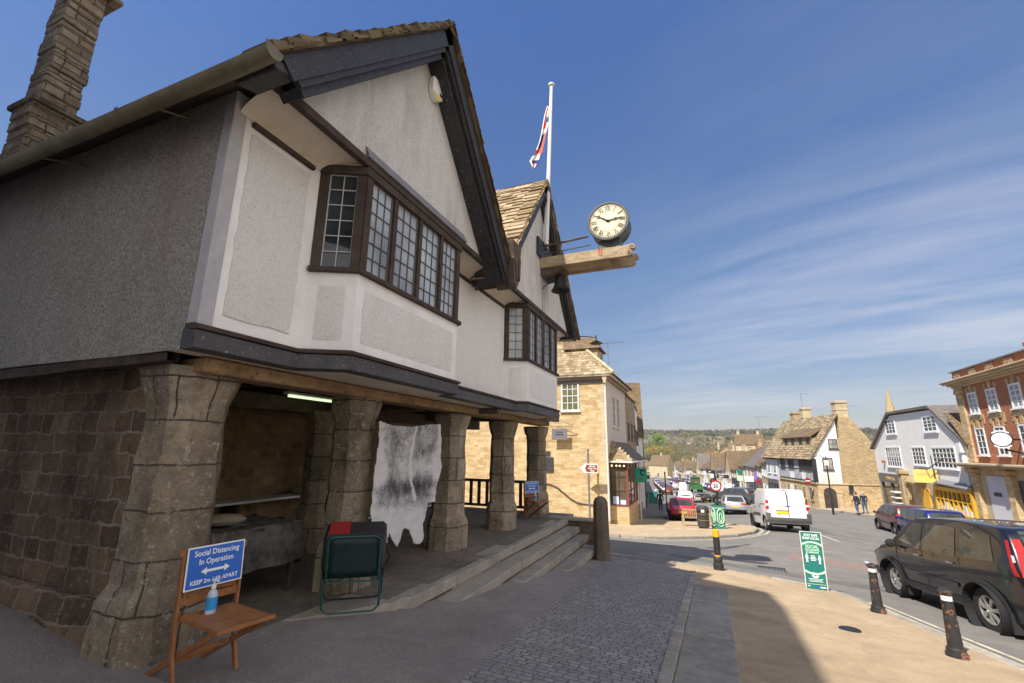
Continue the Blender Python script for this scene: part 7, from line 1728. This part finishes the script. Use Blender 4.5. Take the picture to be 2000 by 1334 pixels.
# far parked cars: one shared mesh family, each its own object
far0 = None; fc_ = random.Random(6)
def far_car(x, y, rz, pm, label, group):
    c = Car('parked_car', label, 'car', V((x, y, G(x, y) - KERB)), rz, HATCH, 1.78, .93, .76, (1.25, -1.2), .31, pm, 1.05, group, n=40, detail=False)
    c.screen('rear_window', (-1.80, .98), (-1.52, 1.38), .12); c.screen('windscreen', (.5, 1.33), (.95, 1.06), .1); c.side('side_window', gl, ((.9, .97), (-1.5, .97), (-1.3, 1.38), (.38, 1.38))); c.end('tail_light', M['tail_red'], .6, .84, .75, .95, .016, mirror=True); c.plate(.6)
    return c.root
protos = {m_: None for m_ in ('p_black', 'p_silver', 'p_white', 'p_blue', 'p_maroon', 'p_grey')}
names = {'p_black': 'black', 'p_silver': 'silver', 'p_white': 'white', 'p_blue': 'blue', 'p_maroon': 'maroon', 'p_grey': 'grey'}
def put(x, y, rz, m_, label=None):
    col = names[m_]
    if protos[m_] is None: o = far_car(0, 0, rz, M[m_], 'tiny %s car parked far down the street' % col, 'tiny %s cars parked far down the street' % col); protos[m_] = o
    else: o = copy_tree(protos[m_])
    o.location = (x, y, G(x, y) - KERB); o.rotation_euler = (0, vt(V((x, y, 0)), rz), rz)
    if label: o['label'] = label; o['group'] = 'cars parked along the left kerb'
seq = list(protos); i = 0
y = 92
while y < 265:
    a = math.atan2(kf(y + 4) - kf(y - 4), 8) ; put(kf(y) + 1.4, y, PI / 2 - math.atan2(kf(y + 4) - kf(y - 4), 8) , seq[fc_.randrange(6)]); y += fc_.uniform(5.6, 8)
y = 100
while y < 260:
    if fc_.random() < .75: put(kr(y) - 1.5, y, PI / 2 - math.atan2(kr(y + 4) - kr(y - 4), 8), seq[fc_.randrange(6)])
    y += fc_.uniform(6, 10)
for x, y in ((-4.6, 112), (-6.5, 122), (-5.5, 134), (-8, 150), (-9.5, 165)): put(x, y, rad(97), seq[fc_.randrange(6)])

# ================================================================== street furniture on the far corner
q = onG(1360, 1027); bn = empty('bench', q, rad(8), 'pale slatted wooden bench beside the round litter bin', 'bench'); bw_ = 1.5
b = MB()
for k in range(15): y = -bw_ / 2 + .08 + k * .096; b.bar((-.25, y, .46), (-.33, y, .88), .045, .02, up=(1, 0, 0))
b.bar((-.34, -bw_ / 2, .90), (-.34, bw_ / 2, .90), .04, .07); b.build('backrest', M['bench_wood'], bn, local=True)
b = MB()
for k in range(5): b.bar((-.2 + k * .11, -bw_ / 2, .44), (-.2 + k * .11, bw_ / 2, .44), .09, .03)
b.build('seat', M['bench_wood'], bn, local=True)
for x in (-.28, .24):
    for y in (-bw_ / 2 + .05, bw_ / 2 - .05): MB().box(x - .04, x + .04, y - .04, y + .04, -.05, .44 if x > 0 else .9).build('leg', M['bench_wood'], bn, local=True)
for y in (-bw_ / 2 + .05, bw_ / 2 - .05): b = MB(); b.bar((-.3, y, .64), (.3, y, .64), .07, .04); b.bar((.24, y, .44), (.24, y, .63), .05, .05); b.build('armrest', M['bench_wood'], bn, local=True)
bn.rotation_euler.z = rad(100)
q = onG(1375, 1034); h = onY(1372, 988, q.y).z - q.z; bi = empty('litter_bin', q, 0, 'round dark grey litter bin with a domed top, between the bench and the green casing', 'litter bin'); k = h / 1.2
MB().lathe([(.24 * k, -.05), (.24 * k, .1 * h), (.30 * k, .12 * h), (.30 * k, .70 * h), (.31 * k, .72 * h)], (0, 0, 0), 20).build('barrel', M['charcoal'], bi, local=True, smooth=True)
MB().lathe([(.31 * k, .82 * h), (.31 * k, .92 * h), (.22 * k, h), (0, h * 1.01)], (0, 0, 0), 20).build('dome', M['charcoal'], bi, local=True, smooth=True)
b = MB()
for a in (30, 120, 210, 300): b.bar((.27 * k * math.cos(rad(a)), .27 * k * math.sin(rad(a)), .70 * h), (.27 * k * math.cos(rad(a)), .27 * k * math.sin(rad(a)), .84 * h), .10, .12, up=(math.cos(rad(a)), math.sin(rad(a)), 0))
b.build('opening_post', M['charcoal'], bi, local=True); MB().lathe([(.26 * k, .70 * h), (.26 * k, .83 * h)], (0, 0, 0), 16).build('opening', M['hub_dark'], bi, local=True)
for z in (.40, .66): MB().lathe([(.304 * k, z * h), (.304 * k, (z + .012) * h)], (0, 0, 0), 20).build('gilt_band', M['gilt'], bi, local=True)
b = MB(); b.box(-.08, .08, -.32 * k, -.30 * k, .74 * h, .86 * h); b.build('sticker', M['off_white'], bi, local=True)
q = onG(1405, 1033); h = onY(1401, 986, q.y).z - q.z; pu = empty('planter_casing', q, rad(25), 'ornate green cast casing with pale green arches round the foot of the signpost', 'post casing'); w = h * .20
b = MB(); b.box(-w, w, -w, w, -.05, h); b.box(-w * 1.12, w * 1.12, -w * 1.12, w * 1.12, h * .93, h); b.box(-w * 1.12, w * 1.12, -w * 1.12, w * 1.12, -.05, h * .08); b.build('casing', M['teal_planter'], pu, local=True, bevel=.015)
b = MB()
for yy, ax in ((-1, 0), (-1, 1)):
    for sx in ((0,)):
        def pt(u, z): return V((u, -w - .012, z)) if ax == 0 else V((-w - .012, u, z))
        arc = [pt(w * .72 * math.cos(t), h * .62 + h * .22 * math.sin(t)) for t in [PI * i / 12 for i in range(13)]] + [pt(-w * .72 * math.cos(t), h * .40 - h * .14 * math.sin(t)) for t in [PI * i / 12 for i in range(13)]]
        b.tube(arc + [arc[0]], .028, 5); b.tube([pt(w * .3 * math.cos(t), h * .5 + h * .18 * math.sin(t)) for t in [2 * PI * i / 14 for i in range(15)]], .022, 5); b.tube([pt(-w * .6, h * .2), pt(0, h * .12), pt(w * .6, h * .2)], .02, 5)
        for z in (.88, .90): b.bar(pt(-w, h * z), pt(w, h * z), .02, .02)
b.build('arch_relief', M['pale_green'], pu, local=True)
q = onG(1402, 1030); q.y += .6; fpz = onY(1395, 898, q.y).z; fg_ = empty('fingerpost', (q.x, q.y, G(q.x, q.y)), label='dark street signpost with a round ring top and sign arms, on the far corner', cat='signpost')
top = onY(1395, 922, q.y); b = MB(); b.tube([(q.x, q.y, q.z), onY(1401, 960, q.y), top], [.07, .06, .05], 10); b.build('pole', M['iron'], fg_, smooth=True)
rc_ = onY(1395, 907, q.y); RR = .32; b = MB()
b.grid([[V((rc_.x + r2 * math.cos(a), q.y + yy, rc_.z + r2 * math.sin(a))) for r2, yy in ((RR, -.04), (RR * .80, -.04), (RR * .80, .04), (RR, .04))] for a in [2 * PI * i / 36 for i in range(37)]], wrap=True); b.build('ring', M['iron'], fg_)
b = MB()
for i in range(24): t_ = 2 * PI * i / 24; dr = V((math.cos(t_), 0, math.sin(t_))); b.bar(V((rc_.x, q.y - .045, rc_.z)) + dr * RR * .84, V((rc_.x, q.y - .045, rc_.z)) + dr * RR * .95, .03, .006, up=(0, -1, 0))
b.build('ring_lettering', M['off_white'], fg_)
for (x0, y0, x1, y1, nm) in ((1399, 927, 1424, 934, 1), (1379, 918, 1396, 925, 0), (1386, 936, 1397, 943, 0)):
    a, e = onY(x0, y0, q.y), onY(x1, y1, q.y); b = MB(); b.box(a.x, e.x, q.y - .03, q.y + .03, e.z, a.z); o = b.build('sign_arm', M['iron'], fg_, bevel=.02)
    b = MB(); b.box(a.x + .12, a.x + (e.x - a.x) * .55, q.y - .034, q.y - .031, a.z - .10, a.z - .06); b.box(a.x + .12, a.x + (e.x - a.x) * .4, q.y - .034, q.y - .031, a.z - .19, a.z - .15); b.build('lettering', M['off_white'], o)
b = MB(); a, e = onY(1387, 926, q.y), onY(1394, 933, q.y); b.box(a.x, e.x, q.y - .02, q.y + .02, e.z, a.z); b.build('notice', M['white'], fg_)
sq = onY(1398, 949, q.y - .12); sl_ = empty('speed_sign', sq, 0, 'round red-rimmed 20 speed limit sign on the fingerpost', 'sign'); b = MB(); b.lathe([(0, 0), (.30, 0), (.30, .02), (0, .02)], (0, -.02, 0), 28, 'y'); b.build('red_rim', M['tail_red'], sl_, local=True)
b = MB(); b.lathe([(0, 0), (.22, 0)], (0, -.045, 0), 28, 'y'); b.build('white_disc', M['white'], sl_, local=True); text('numerals', '20', .27, M['iron'], frame((0, -.06, -.005), (1, 0, 0), (0, 0, 1)), sl_, .001, bold=.006)
q = onG(1303, 1000); hh = onY(1302, 926, q.y).z - q.z; lp2 = empty('thin_lamp_post', q, 0, 'very thin black post at the edge of the left pavement beside the red hatchback', 'post'); MB().tube([(0, 0, -.1), (0, 0, hh)], .05, 8).build('pole', M['iron'], lp2, local=True); MB().lathe([(.05, 0), (.08, .1), (.02, .2)], (0, 0, hh), 8).build('finial', M['iron'], lp2, local=True)
q = onG(1247, 1003); sb_ = empty('sandwich_board', q, rad(70), 'dark chalkboard on the left pavement by the white bay window', 'sandwich board'); b = MB(); b.bar((-.02, 0, 1.0), (-.25, 0, 0), .65, .03, up=(1, 0, 0)); b.bar((.02, 0, 1.0), (.25, 0, 0), .65, .03, up=(1, 0, 0)); b.build('board', M['chalk'], sb_, local=True)
q = onG(1277, 983); gb = empty('green_crate', q, rad(5), 'teal green box planter on the left pavement beyond the women', 'planter'); b = MB(); b.box(-.5, .5, -.3, .3, -.05, 1.25); b.box(-.54, .54, -.34, .34, 1.2, 1.28); b.build('box', M['teal_planter'], gb, local=True, bevel=.02)

# ================================================================== people
def person(label, px, py, h, rz, top, bottom, hair, pose='walk', long_hair=False, bag=None, skin=True, dress=False):
    q = onG(px, py); root = empty('person', q, rz, label, 'person', None, h / 1.75)
    V3 = []; E_ = []; Rd = []
    def add(p, r_, par=None):
        V3.append(p); Rd.append(r_)
        if par is not None: E_.append((par, len(V3) - 1))
        return len(V3) - 1
    pel = add((0, 0, .95), .145); ab_ = add((0, 0, 1.10), .135, pel); ch_ = add((.01, 0, 1.30), .155, ab_); nk0 = add((.0, 0, 1.45), .085, ch_); nk = add((.015, 0, 1.52), .055, nk0)
    hd0 = add((.03, 0, 1.60), .085, nk); hd1 = add((.03, 0, 1.68), .095, hd0); add((.02, 0, 1.745), .06, hd1); 
    st_ = .20 if pose == 'walk' else .04
    for sg in (1, -1):
        f_ = st_ * sg
        hp = add((0, .09 * sg, .88), .105, pel); kn_ = add((f_ * .55 + .03, .10 * sg, .48), .068, hp); an = add((f_ * 1.15 - (.08 if f_ < 0 else 0), .10 * sg, .08 + (.05 if f_ < 0 else 0)), .042, kn_); hl = add((f_ * 1.15 + .04 - (.08 if f_ < 0 else 0), .10 * sg, .04 + (.03 if f_ < 0 else 0)), .042, an); add((f_ * 1.15 + .17 - (.08 if f_ < 0 else 0), .115 * sg, .03), .036, hl)
        shd = add((0, .19 * sg, 1.40), .07, nk0); el = add((-.04 - f_ * .5, .25 * sg, 1.13), .048, shd); bend = .10 if pose == 'walk' else (.16 if pose == 'pocket' else .04)
        wr = add((bend - f_ * .8, .25 * sg, .90 if pose != 'pocket' else .95), .033, el); pm_ = add((bend + .02 - f_ * .85, .245 * sg, .83 if pose != 'pocket' else .90), .032, wr)
        for i_, (dy, ln_) in enumerate(((-.024, .075), (-.008, .085), (.008, .08), (.024, .065))):
            k1 = add((bend + .03 - f_ * .85 + dy, .243 * sg, .79 if pose != 'pocket' else .87), .009, pm_); add((bend + .045 - f_ * .85 + dy, .235 * sg, (.83 if pose != 'pocket' else .91) - ln_ - .01), .008, k1)
        t1 = add((bend + .055 - f_ * .85, .22 * sg, .82 if pose != 'pocket' else .89), .010, pm_); add((bend + .07 - f_ * .85, .215 * sg, .785 if pose != 'pocket' else .86), .008, t1)
    me = bpy.data.meshes.new('body'); me.from_pydata(V3, E_, []); o = bpy.data.objects.new('body', me); COL.objects.link(o)
    sk = o.modifiers.new('skin', 'SKIN'); o.modifiers.new('sub', 'SUBSURF').levels = 2
    for i, r_ in enumerate([v_ * (1.1 if v_ > .03 else 1.05) for v_ in Rd]): me.skin_vertices[0].data[i].radius = (r_, r_ * (.78 if i in (0, 1, 2) else 1))
    me.skin_vertices[0].data[0].use_root = True
    bpy.context.view_layer.update(); dg = bpy.context.evaluated_depsgraph_get(); m2 = bpy.data.meshes.new_from_object(o.evaluated_get(dg)); bpy.data.objects.remove(o)
    m2.materials.clear()
    for mm in (M['skin'], M[top], M[bottom], M['trim_black']): m2.materials.append(mm)
    for p in m2.polygons:
        c_ = p.center; p.use_smooth = True
        arm = abs(c_.y) > .205 and c_.z < 1.30
        p.material_index = 3 if c_.z < .075 else (2 if c_.z < .96 and not arm else (0 if c_.z > 1.47 or (arm and c_.z < (.93 if pose != 'short' else 1.15)) else 1))
    bo = bpy.data.objects.new('body', m2); COL.objects.link(bo); bo.parent = root
    b = MB(); b.lathe([(0, 1.80), (.06, 1.79), (.105, 1.74), (.118, 1.68), (.11, 1.62), (.095, 1.58 if not long_hair else 1.40), (.05, 1.57 if not long_hair else 1.30)], (-.012, 0, 0), 14); b.build('hair', M[hair], root, local=True, smooth=True)
    b = MB(); b.lathe([(.012, 0), (.016, .01), (0, .03)], (.128, 0, 1.635), 6, 'z'); b.build('nose', M['skin'], root, local=True)
    b = MB()
    for sg in (1, -1): b.lathe([(0, -.006), (.011, 0), (0, .006)], (.112, .036 * sg, 1.672), 8, 'x')
    b.bar((.122, -.025, 1.597), (.122, .025, 1.597), .01, .008); b.build('face', M['hair_dark'], root, local=True)
    if bag:
        b = MB(); b.box(-.10, .10, .27, .36, .80, 1.05) if bag == 'hand' else b.box(-.12, .12, .22, .32, .85, 1.15); b.tube([(0, .28, 1.05), (0, .12, 1.46), (-.02, -.05, 1.44)], .012, 6); b.build('shoulder_bag', M['trim_black'], root, local=True, bevel=.03)
    return root
person('woman in black walking away on the left pavement, nearest the red hatchback', 1291, 998, 1.68, rad(95), 'black_coat', 'navy', 'hair_dark', 'walk')
person('woman with long fair hair and dark clothes by the shop windows on the left pavement', 1261, 992, 1.70, rad(98), 'navy', 'navy', 'hair_blond', 'walk', True)
person('person in pale blue further off on the left pavement', 1282, 978, 1.70, rad(-85), 'pale_blue', 'pale_blue', 'hair_dark', 'stand')
person('man in a dark T-shirt and jeans carrying a black bag on the far pavement', 1676, 1004, 1.75, rad(205), 'navy', 'denim', 'hair_dark', 'pocket', bag='hand')
person('grey-haired man in a navy jumper and jeans on the far pavement', 1691, 1003, 1.75, rad(95), 'navy', 'denim', 'hair_grey', 'pocket')

# ================================================================== trees
tr_ = random.Random(21)
LEAF = [leaf_mat('bare_twigs', (.30, .225, .13), .2), leaf_mat('olive_twigs', (.27, .235, .09), .2), leaf_mat('dull_green_leaf', (.17, .18, .06), .2), leaf_mat('dark_evergreen', (.08, .09, .045), .2), leaf_mat('spring_leaf', (.26, .37, .03), .3), leaf_mat('yellow_blossom', (.50, .36, .04), .3), leaf_mat('pale_twigs', (.33, .28, .19), .2)]
def blob(mb, c, rx_, rz_, n, sz, m=0, rnd=tr_):
    lob = [(V((rnd.gauss(0, .5) * rx_, rnd.gauss(0, .5) * rx_, rnd.uniform(-.45, .5) * rz_)), rnd.uniform(.35, .6)) for _ in range(7)]
    for _ in range(n):
        l, k = lob[rnd.randrange(7)]; d = V((rnd.gauss(0, 1), rnd.gauss(0, 1), rnd.gauss(0, 1))).normalized() * k * rnd.uniform(.6, 1.05)
        p = V(c) + l + V((d.x * rx_, d.y * rx_, d.z * rz_)); a = V((rnd.gauss(0, 1), rnd.gauss(0, 1), rnd.gauss(0, 1))).normalized(); e = a.cross(V((rnd.gauss(0, 1), rnd.gauss(0, 1), rnd.gauss(0, 1)))).normalized()
        s_ = sz * rnd.uniform(.6, 1.3); mb.face([p - a * s_, p + e * s_ * .7, p + a * s_, p - e * s_ * .7], m)
def tree(label, x, y, h, w, lm, n=420, sz=None, group=None, zoff=0):
    z = HZ(x, y) + zoff; t = empty('hill_tree', (x, y, z), 0, label, 'tree', group); b = MB()
    b.tube([(0, 0, -1), (0, 0, h * .4), (.1, 0, h * .8)], [h * .035, h * .025, h * .008], 6)
    for k in range(5): a = k * 1.3; b.tube([(0, 0, h * (.3 + .07 * k)), (math.cos(a) * w * .3, math.sin(a) * w * .3, h * (.55 + .06 * k))], [h * .014, h * .004], 5)
    b.build('trunk', M['bark'], t, local=True); b = MB(); blob(b, (0, 0, h * .60), w * .5, h * .42, n, sz or w * .05); b.build('crown', LEAF[lm], t, local=True)
    return t
def place_tree(label, px, top, Y, w_px, lm, n=500, **k):
    q = onY(px, top, Y); z = HZ(q.x, Y); h = q.z - z; w = w_px * Y / 889 * .95
    if h < 3: h = 3
    return tree(label, q.x, Y, h, w, lm, n, **k)
place_tree('large bright green tree standing out on the left of the hillside', 1284, 847, 820, 30, 4, 1500)
place_tree('yellow-green bush tree below the bright green tree', 1276, 866, 640, 26, 5, 500); place_tree('second yellow tree just right of the bright green tree foot', 1302, 867, 650, 22, 5, 400)
place_tree('golden yellow tree above the right hand roofs', 1400, 876, 480, 26, 5, 600); place_tree('yellow tree beside the slate roof', 1443, 880, 420, 20, 5, 500)
place_tree('dark evergreen clump low on the left behind the roofs', 1276, 888, 430, 22, 3, 600); place_tree('pale bare tree above the inn roof', 1478, 843, 300, 18, 6, 300)
place_tree('tall dark tree on the skyline at the right', 1398, 849, 1300, 26, 3, 500); place_tree('greenish tree in the middle of the fields', 1312, 855, 1000, 12, 2, 300)
wd = MB(); wr = random.Random(77)
for _ in range(3000):
    y = 395 + 960 * wr.random() ** 1.2; u = wr.uniform(-.30, .34); x = y * u
    nz_ = mnoise.noise((x * .006, y * .004, 7))
    if y > 900 and nz_ < -.05: continue
    if y > 650 and nz_ < -.35: continue
    h = wr.uniform(7, 15); w = h * wr.uniform(.55, .95); z = HZ(x, y)
    pn = mnoise.noise((x * .011, y * .006, 31)) + wr.uniform(-.12, .12); mi = 3 if pn < -.34 else (0 if pn < -.02 else (1 if pn < .22 else (2 if pn < .36 else 6)))
    blob(wd, (x, y, z + h * .5), w * .5, h * .5, 64, max(.55, y * .0011), mi, wr)
for _ in range(800):                  # woods along the crest
    y = wr.uniform(1380, 1560); u = wr.uniform(-.3, .34); x = y * u
    if mnoise.noise((x * .004, 3, 2)) < -.35: continue
    h = wr.uniform(12, 20); blob(wd, (x, y, HZ(x, y) + h * .45), h * .6, h * .5, 40, 2.2, wr.choice((0, 1, 3, 3)), wr)
o = wd.build('woodland', LEAF, None, recalc=False); tag(o, 'brown and olive leafless woodland covering the far hillside', 'woodland', None, 'stuff')
# ================================================================== light, sky, camera
SUN_EL = 50.2; SUN_DIR = V((.404 * math.cos(rad(SUN_EL)), .915 * math.cos(rad(SUN_EL)), -math.sin(rad(SUN_EL)))).normalized()   # the way the light travels
sd = bpy.data.lights.new('sun', 'SUN'); sd.energy = 3.6; sd.angle = rad(.5); sd.color = (1, .945, .86)
so = bpy.data.objects.new('sun', sd); COL.objects.link(so); so.rotation_euler = SUN_DIR.to_track_quat('-Z', 'Y').to_euler(); so.location = (-30, -60, 80)
w = bpy.data.worlds.new('World'); S.world = w; w.use_nodes = True; nt = w.node_tree; bg = nt.nodes['Background']
sky = nt.nodes.new('ShaderNodeTexSky'); sky.sky_type = 'NISHITA'; sky.sun_disc = False; sky.sun_elevation = rad(SUN_EL)
to_sun = -SUN_DIR; sky.sun_rotation = SUNROT = math.atan2(to_sun.x, to_sun.y); sky.altitude = 150; sky.air_density = 1.0; sky.dust_density = .9; sky.ozone_density = 1.6
tc = nt.nodes.new('ShaderNodeTexCoord'); g = tc.outputs['Generated']
sx = nt.nodes.new('ShaderNodeSeparateXYZ'); nt.links.new(g, sx.inputs[0])
# thin cirrus: the view direction projected on a high flat layer, combed into streaks
zc = math_(nt, 'MAXIMUM', math_(nt, 'ADD', sx.outputs['Z'], .10), .03)
cx_ = math_(nt, 'DIVIDE', sx.outputs['X'], zc); cy_ = math_(nt, 'DIVIDE', sx.outputs['Y'], zc)
cb = nt.nodes.new('ShaderNodeCombineXYZ'); nt.links.new(cx_, cb.inputs[0]); nt.links.new(cy_, cb.inputs[1])
cu_ = math_(nt, 'SUBTRACT', math_(nt, 'MULTIPLY', cx_, .956), math_(nt, 'MULTIPLY', cy_, .292)); cv_ = math_(nt, 'ADD', math_(nt, 'MULTIPLY', cx_, .292), math_(nt, 'MULTIPLY', cy_, .956))
cr_ = nt.nodes.new('ShaderNodeCombineXYZ'); nt.links.new(cu_, cr_.inputs[0]); nt.links.new(cv_, cr_.inputs[1])
mp = nt.nodes.new('ShaderNodeMapping'); mp.inputs['Scale'].default_value = (.38, 1.35, 1); nt.links.new(cr_.outputs[0], mp.inputs['Vector'])
n1 = noise_(nt, mp.outputs[0], 1.0, 8, .62, .6); n2 = noise_(nt, cb.outputs[0], .33, 3, .5)
mp2 = nt.nodes.new('ShaderNodeMapping'); mp2.inputs['Scale'].default_value = (1.1, 4.2, 1); mp2.inputs['Rotation'].default_value = (0, 0, 0); nt.links.new(cr_.outputs[0], mp2.inputs['Vector'])
n3 = noise_(nt, mp2.outputs[0], 1.0, 6, .6, .3)
cl = math_(nt, 'MULTIPLY', ramp(nt, math_(nt, 'ADD', math_(nt, 'MULTIPLY', n1, .7), math_(nt, 'MULTIPLY', n3, .3)), [(.41, 0), (.68, 1)]), ramp(nt, n2, [(.36, .12), (.56, 1)]))
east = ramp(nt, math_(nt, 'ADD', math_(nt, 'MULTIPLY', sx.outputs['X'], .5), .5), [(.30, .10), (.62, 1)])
low = ramp(nt, sx.outputs['Z'], [(0, .8), (.10, 1), (.32, .75), (.60, .28)])
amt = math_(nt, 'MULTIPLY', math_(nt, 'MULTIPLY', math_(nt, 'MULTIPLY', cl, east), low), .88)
fade = ramp(nt, sx.outputs['Z'], [(0, (.42, .36, .35)), (.10, (.43, .40, .41)), (.35, (.46, .52, .60)), (.75, (.375, .55, .83))])
skyc = mixc(nt, 1.0, sky.outputs[0], fade, 'MULTIPLY')
mix = mixc(nt, amt, skyc, (3.5, 3.55, 3.9))
# unseen bright cloud added in the south-east sky to lift the shaded walls
fill_cloud = math_(nt, 'SUBTRACT', math_(nt, 'MULTIPLY', sx.outputs['X'], .88), math_(nt, 'MULTIPLY', sx.outputs['Y'], .48))
bk_ = math_(nt, 'MULTIPLY', ramp(nt, math_(nt, 'ADD', fill_cloud, math_(nt, 'MULTIPLY', math_(nt, 'SUBTRACT', n1, .5), .25)), [(.18, 0), (.5, 1)]), ramp(nt, sx.outputs['Z'], [(-.02, .3), (.05, 1), (.8, .9), (.95, .3)]))
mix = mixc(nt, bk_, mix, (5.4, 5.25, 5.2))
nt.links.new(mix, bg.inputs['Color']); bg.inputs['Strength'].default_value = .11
cam = bpy.data.cameras.new('camera'); co = bpy.data.objects.new('camera', cam); COL.objects.link(co); S.camera = co
cam.sensor_width = 36; cam.lens = 889 / 2000 * 36; cam.clip_start = .05; cam.clip_end = 6000
Mc = Matrix((CR, CU, -CF)).transposed().to_4x4(); Mc.translation = EYE; co.matrix_world = Mc
S.view_settings.view_transform = 'Standard'; S.view_settings.look = 'None'; S.view_settings.gamma = 1; S.view_settings.exposure = EXPOSURE
try: S.view_settings.use_curve_mapping = False
except Exception: pass
S.cycles.max_bounces = 6; S.cycles.diffuse_bounces = 3; S.cycles.glossy_bounces = 3
# ================================================================== the thin spring haze over the valley
hzb = MB(); hzb.box(-1900, 1900, -120, 2700, -60, 140); ho = hzb.build('haze', plain('haze', (1, 1, 1)), None); ho['kind'] = 'stuff'
m_ = ho.data.materials[0]; n_ = m_.node_tree; n_.nodes.clear(); o_ = n_.nodes.new('ShaderNodeOutputMaterial'); pv = n_.nodes.new('ShaderNodeVolumePrincipled')
pv.inputs['Color'].default_value = (.93, .95, 1, 1); pv.inputs['Density'].default_value = .00015; pv.inputs['Anisotropy'].default_value = .2
n_.links.new(pv.outputs[0], o_.inputs['Volume']); S.cycles.volume_bounces = 0
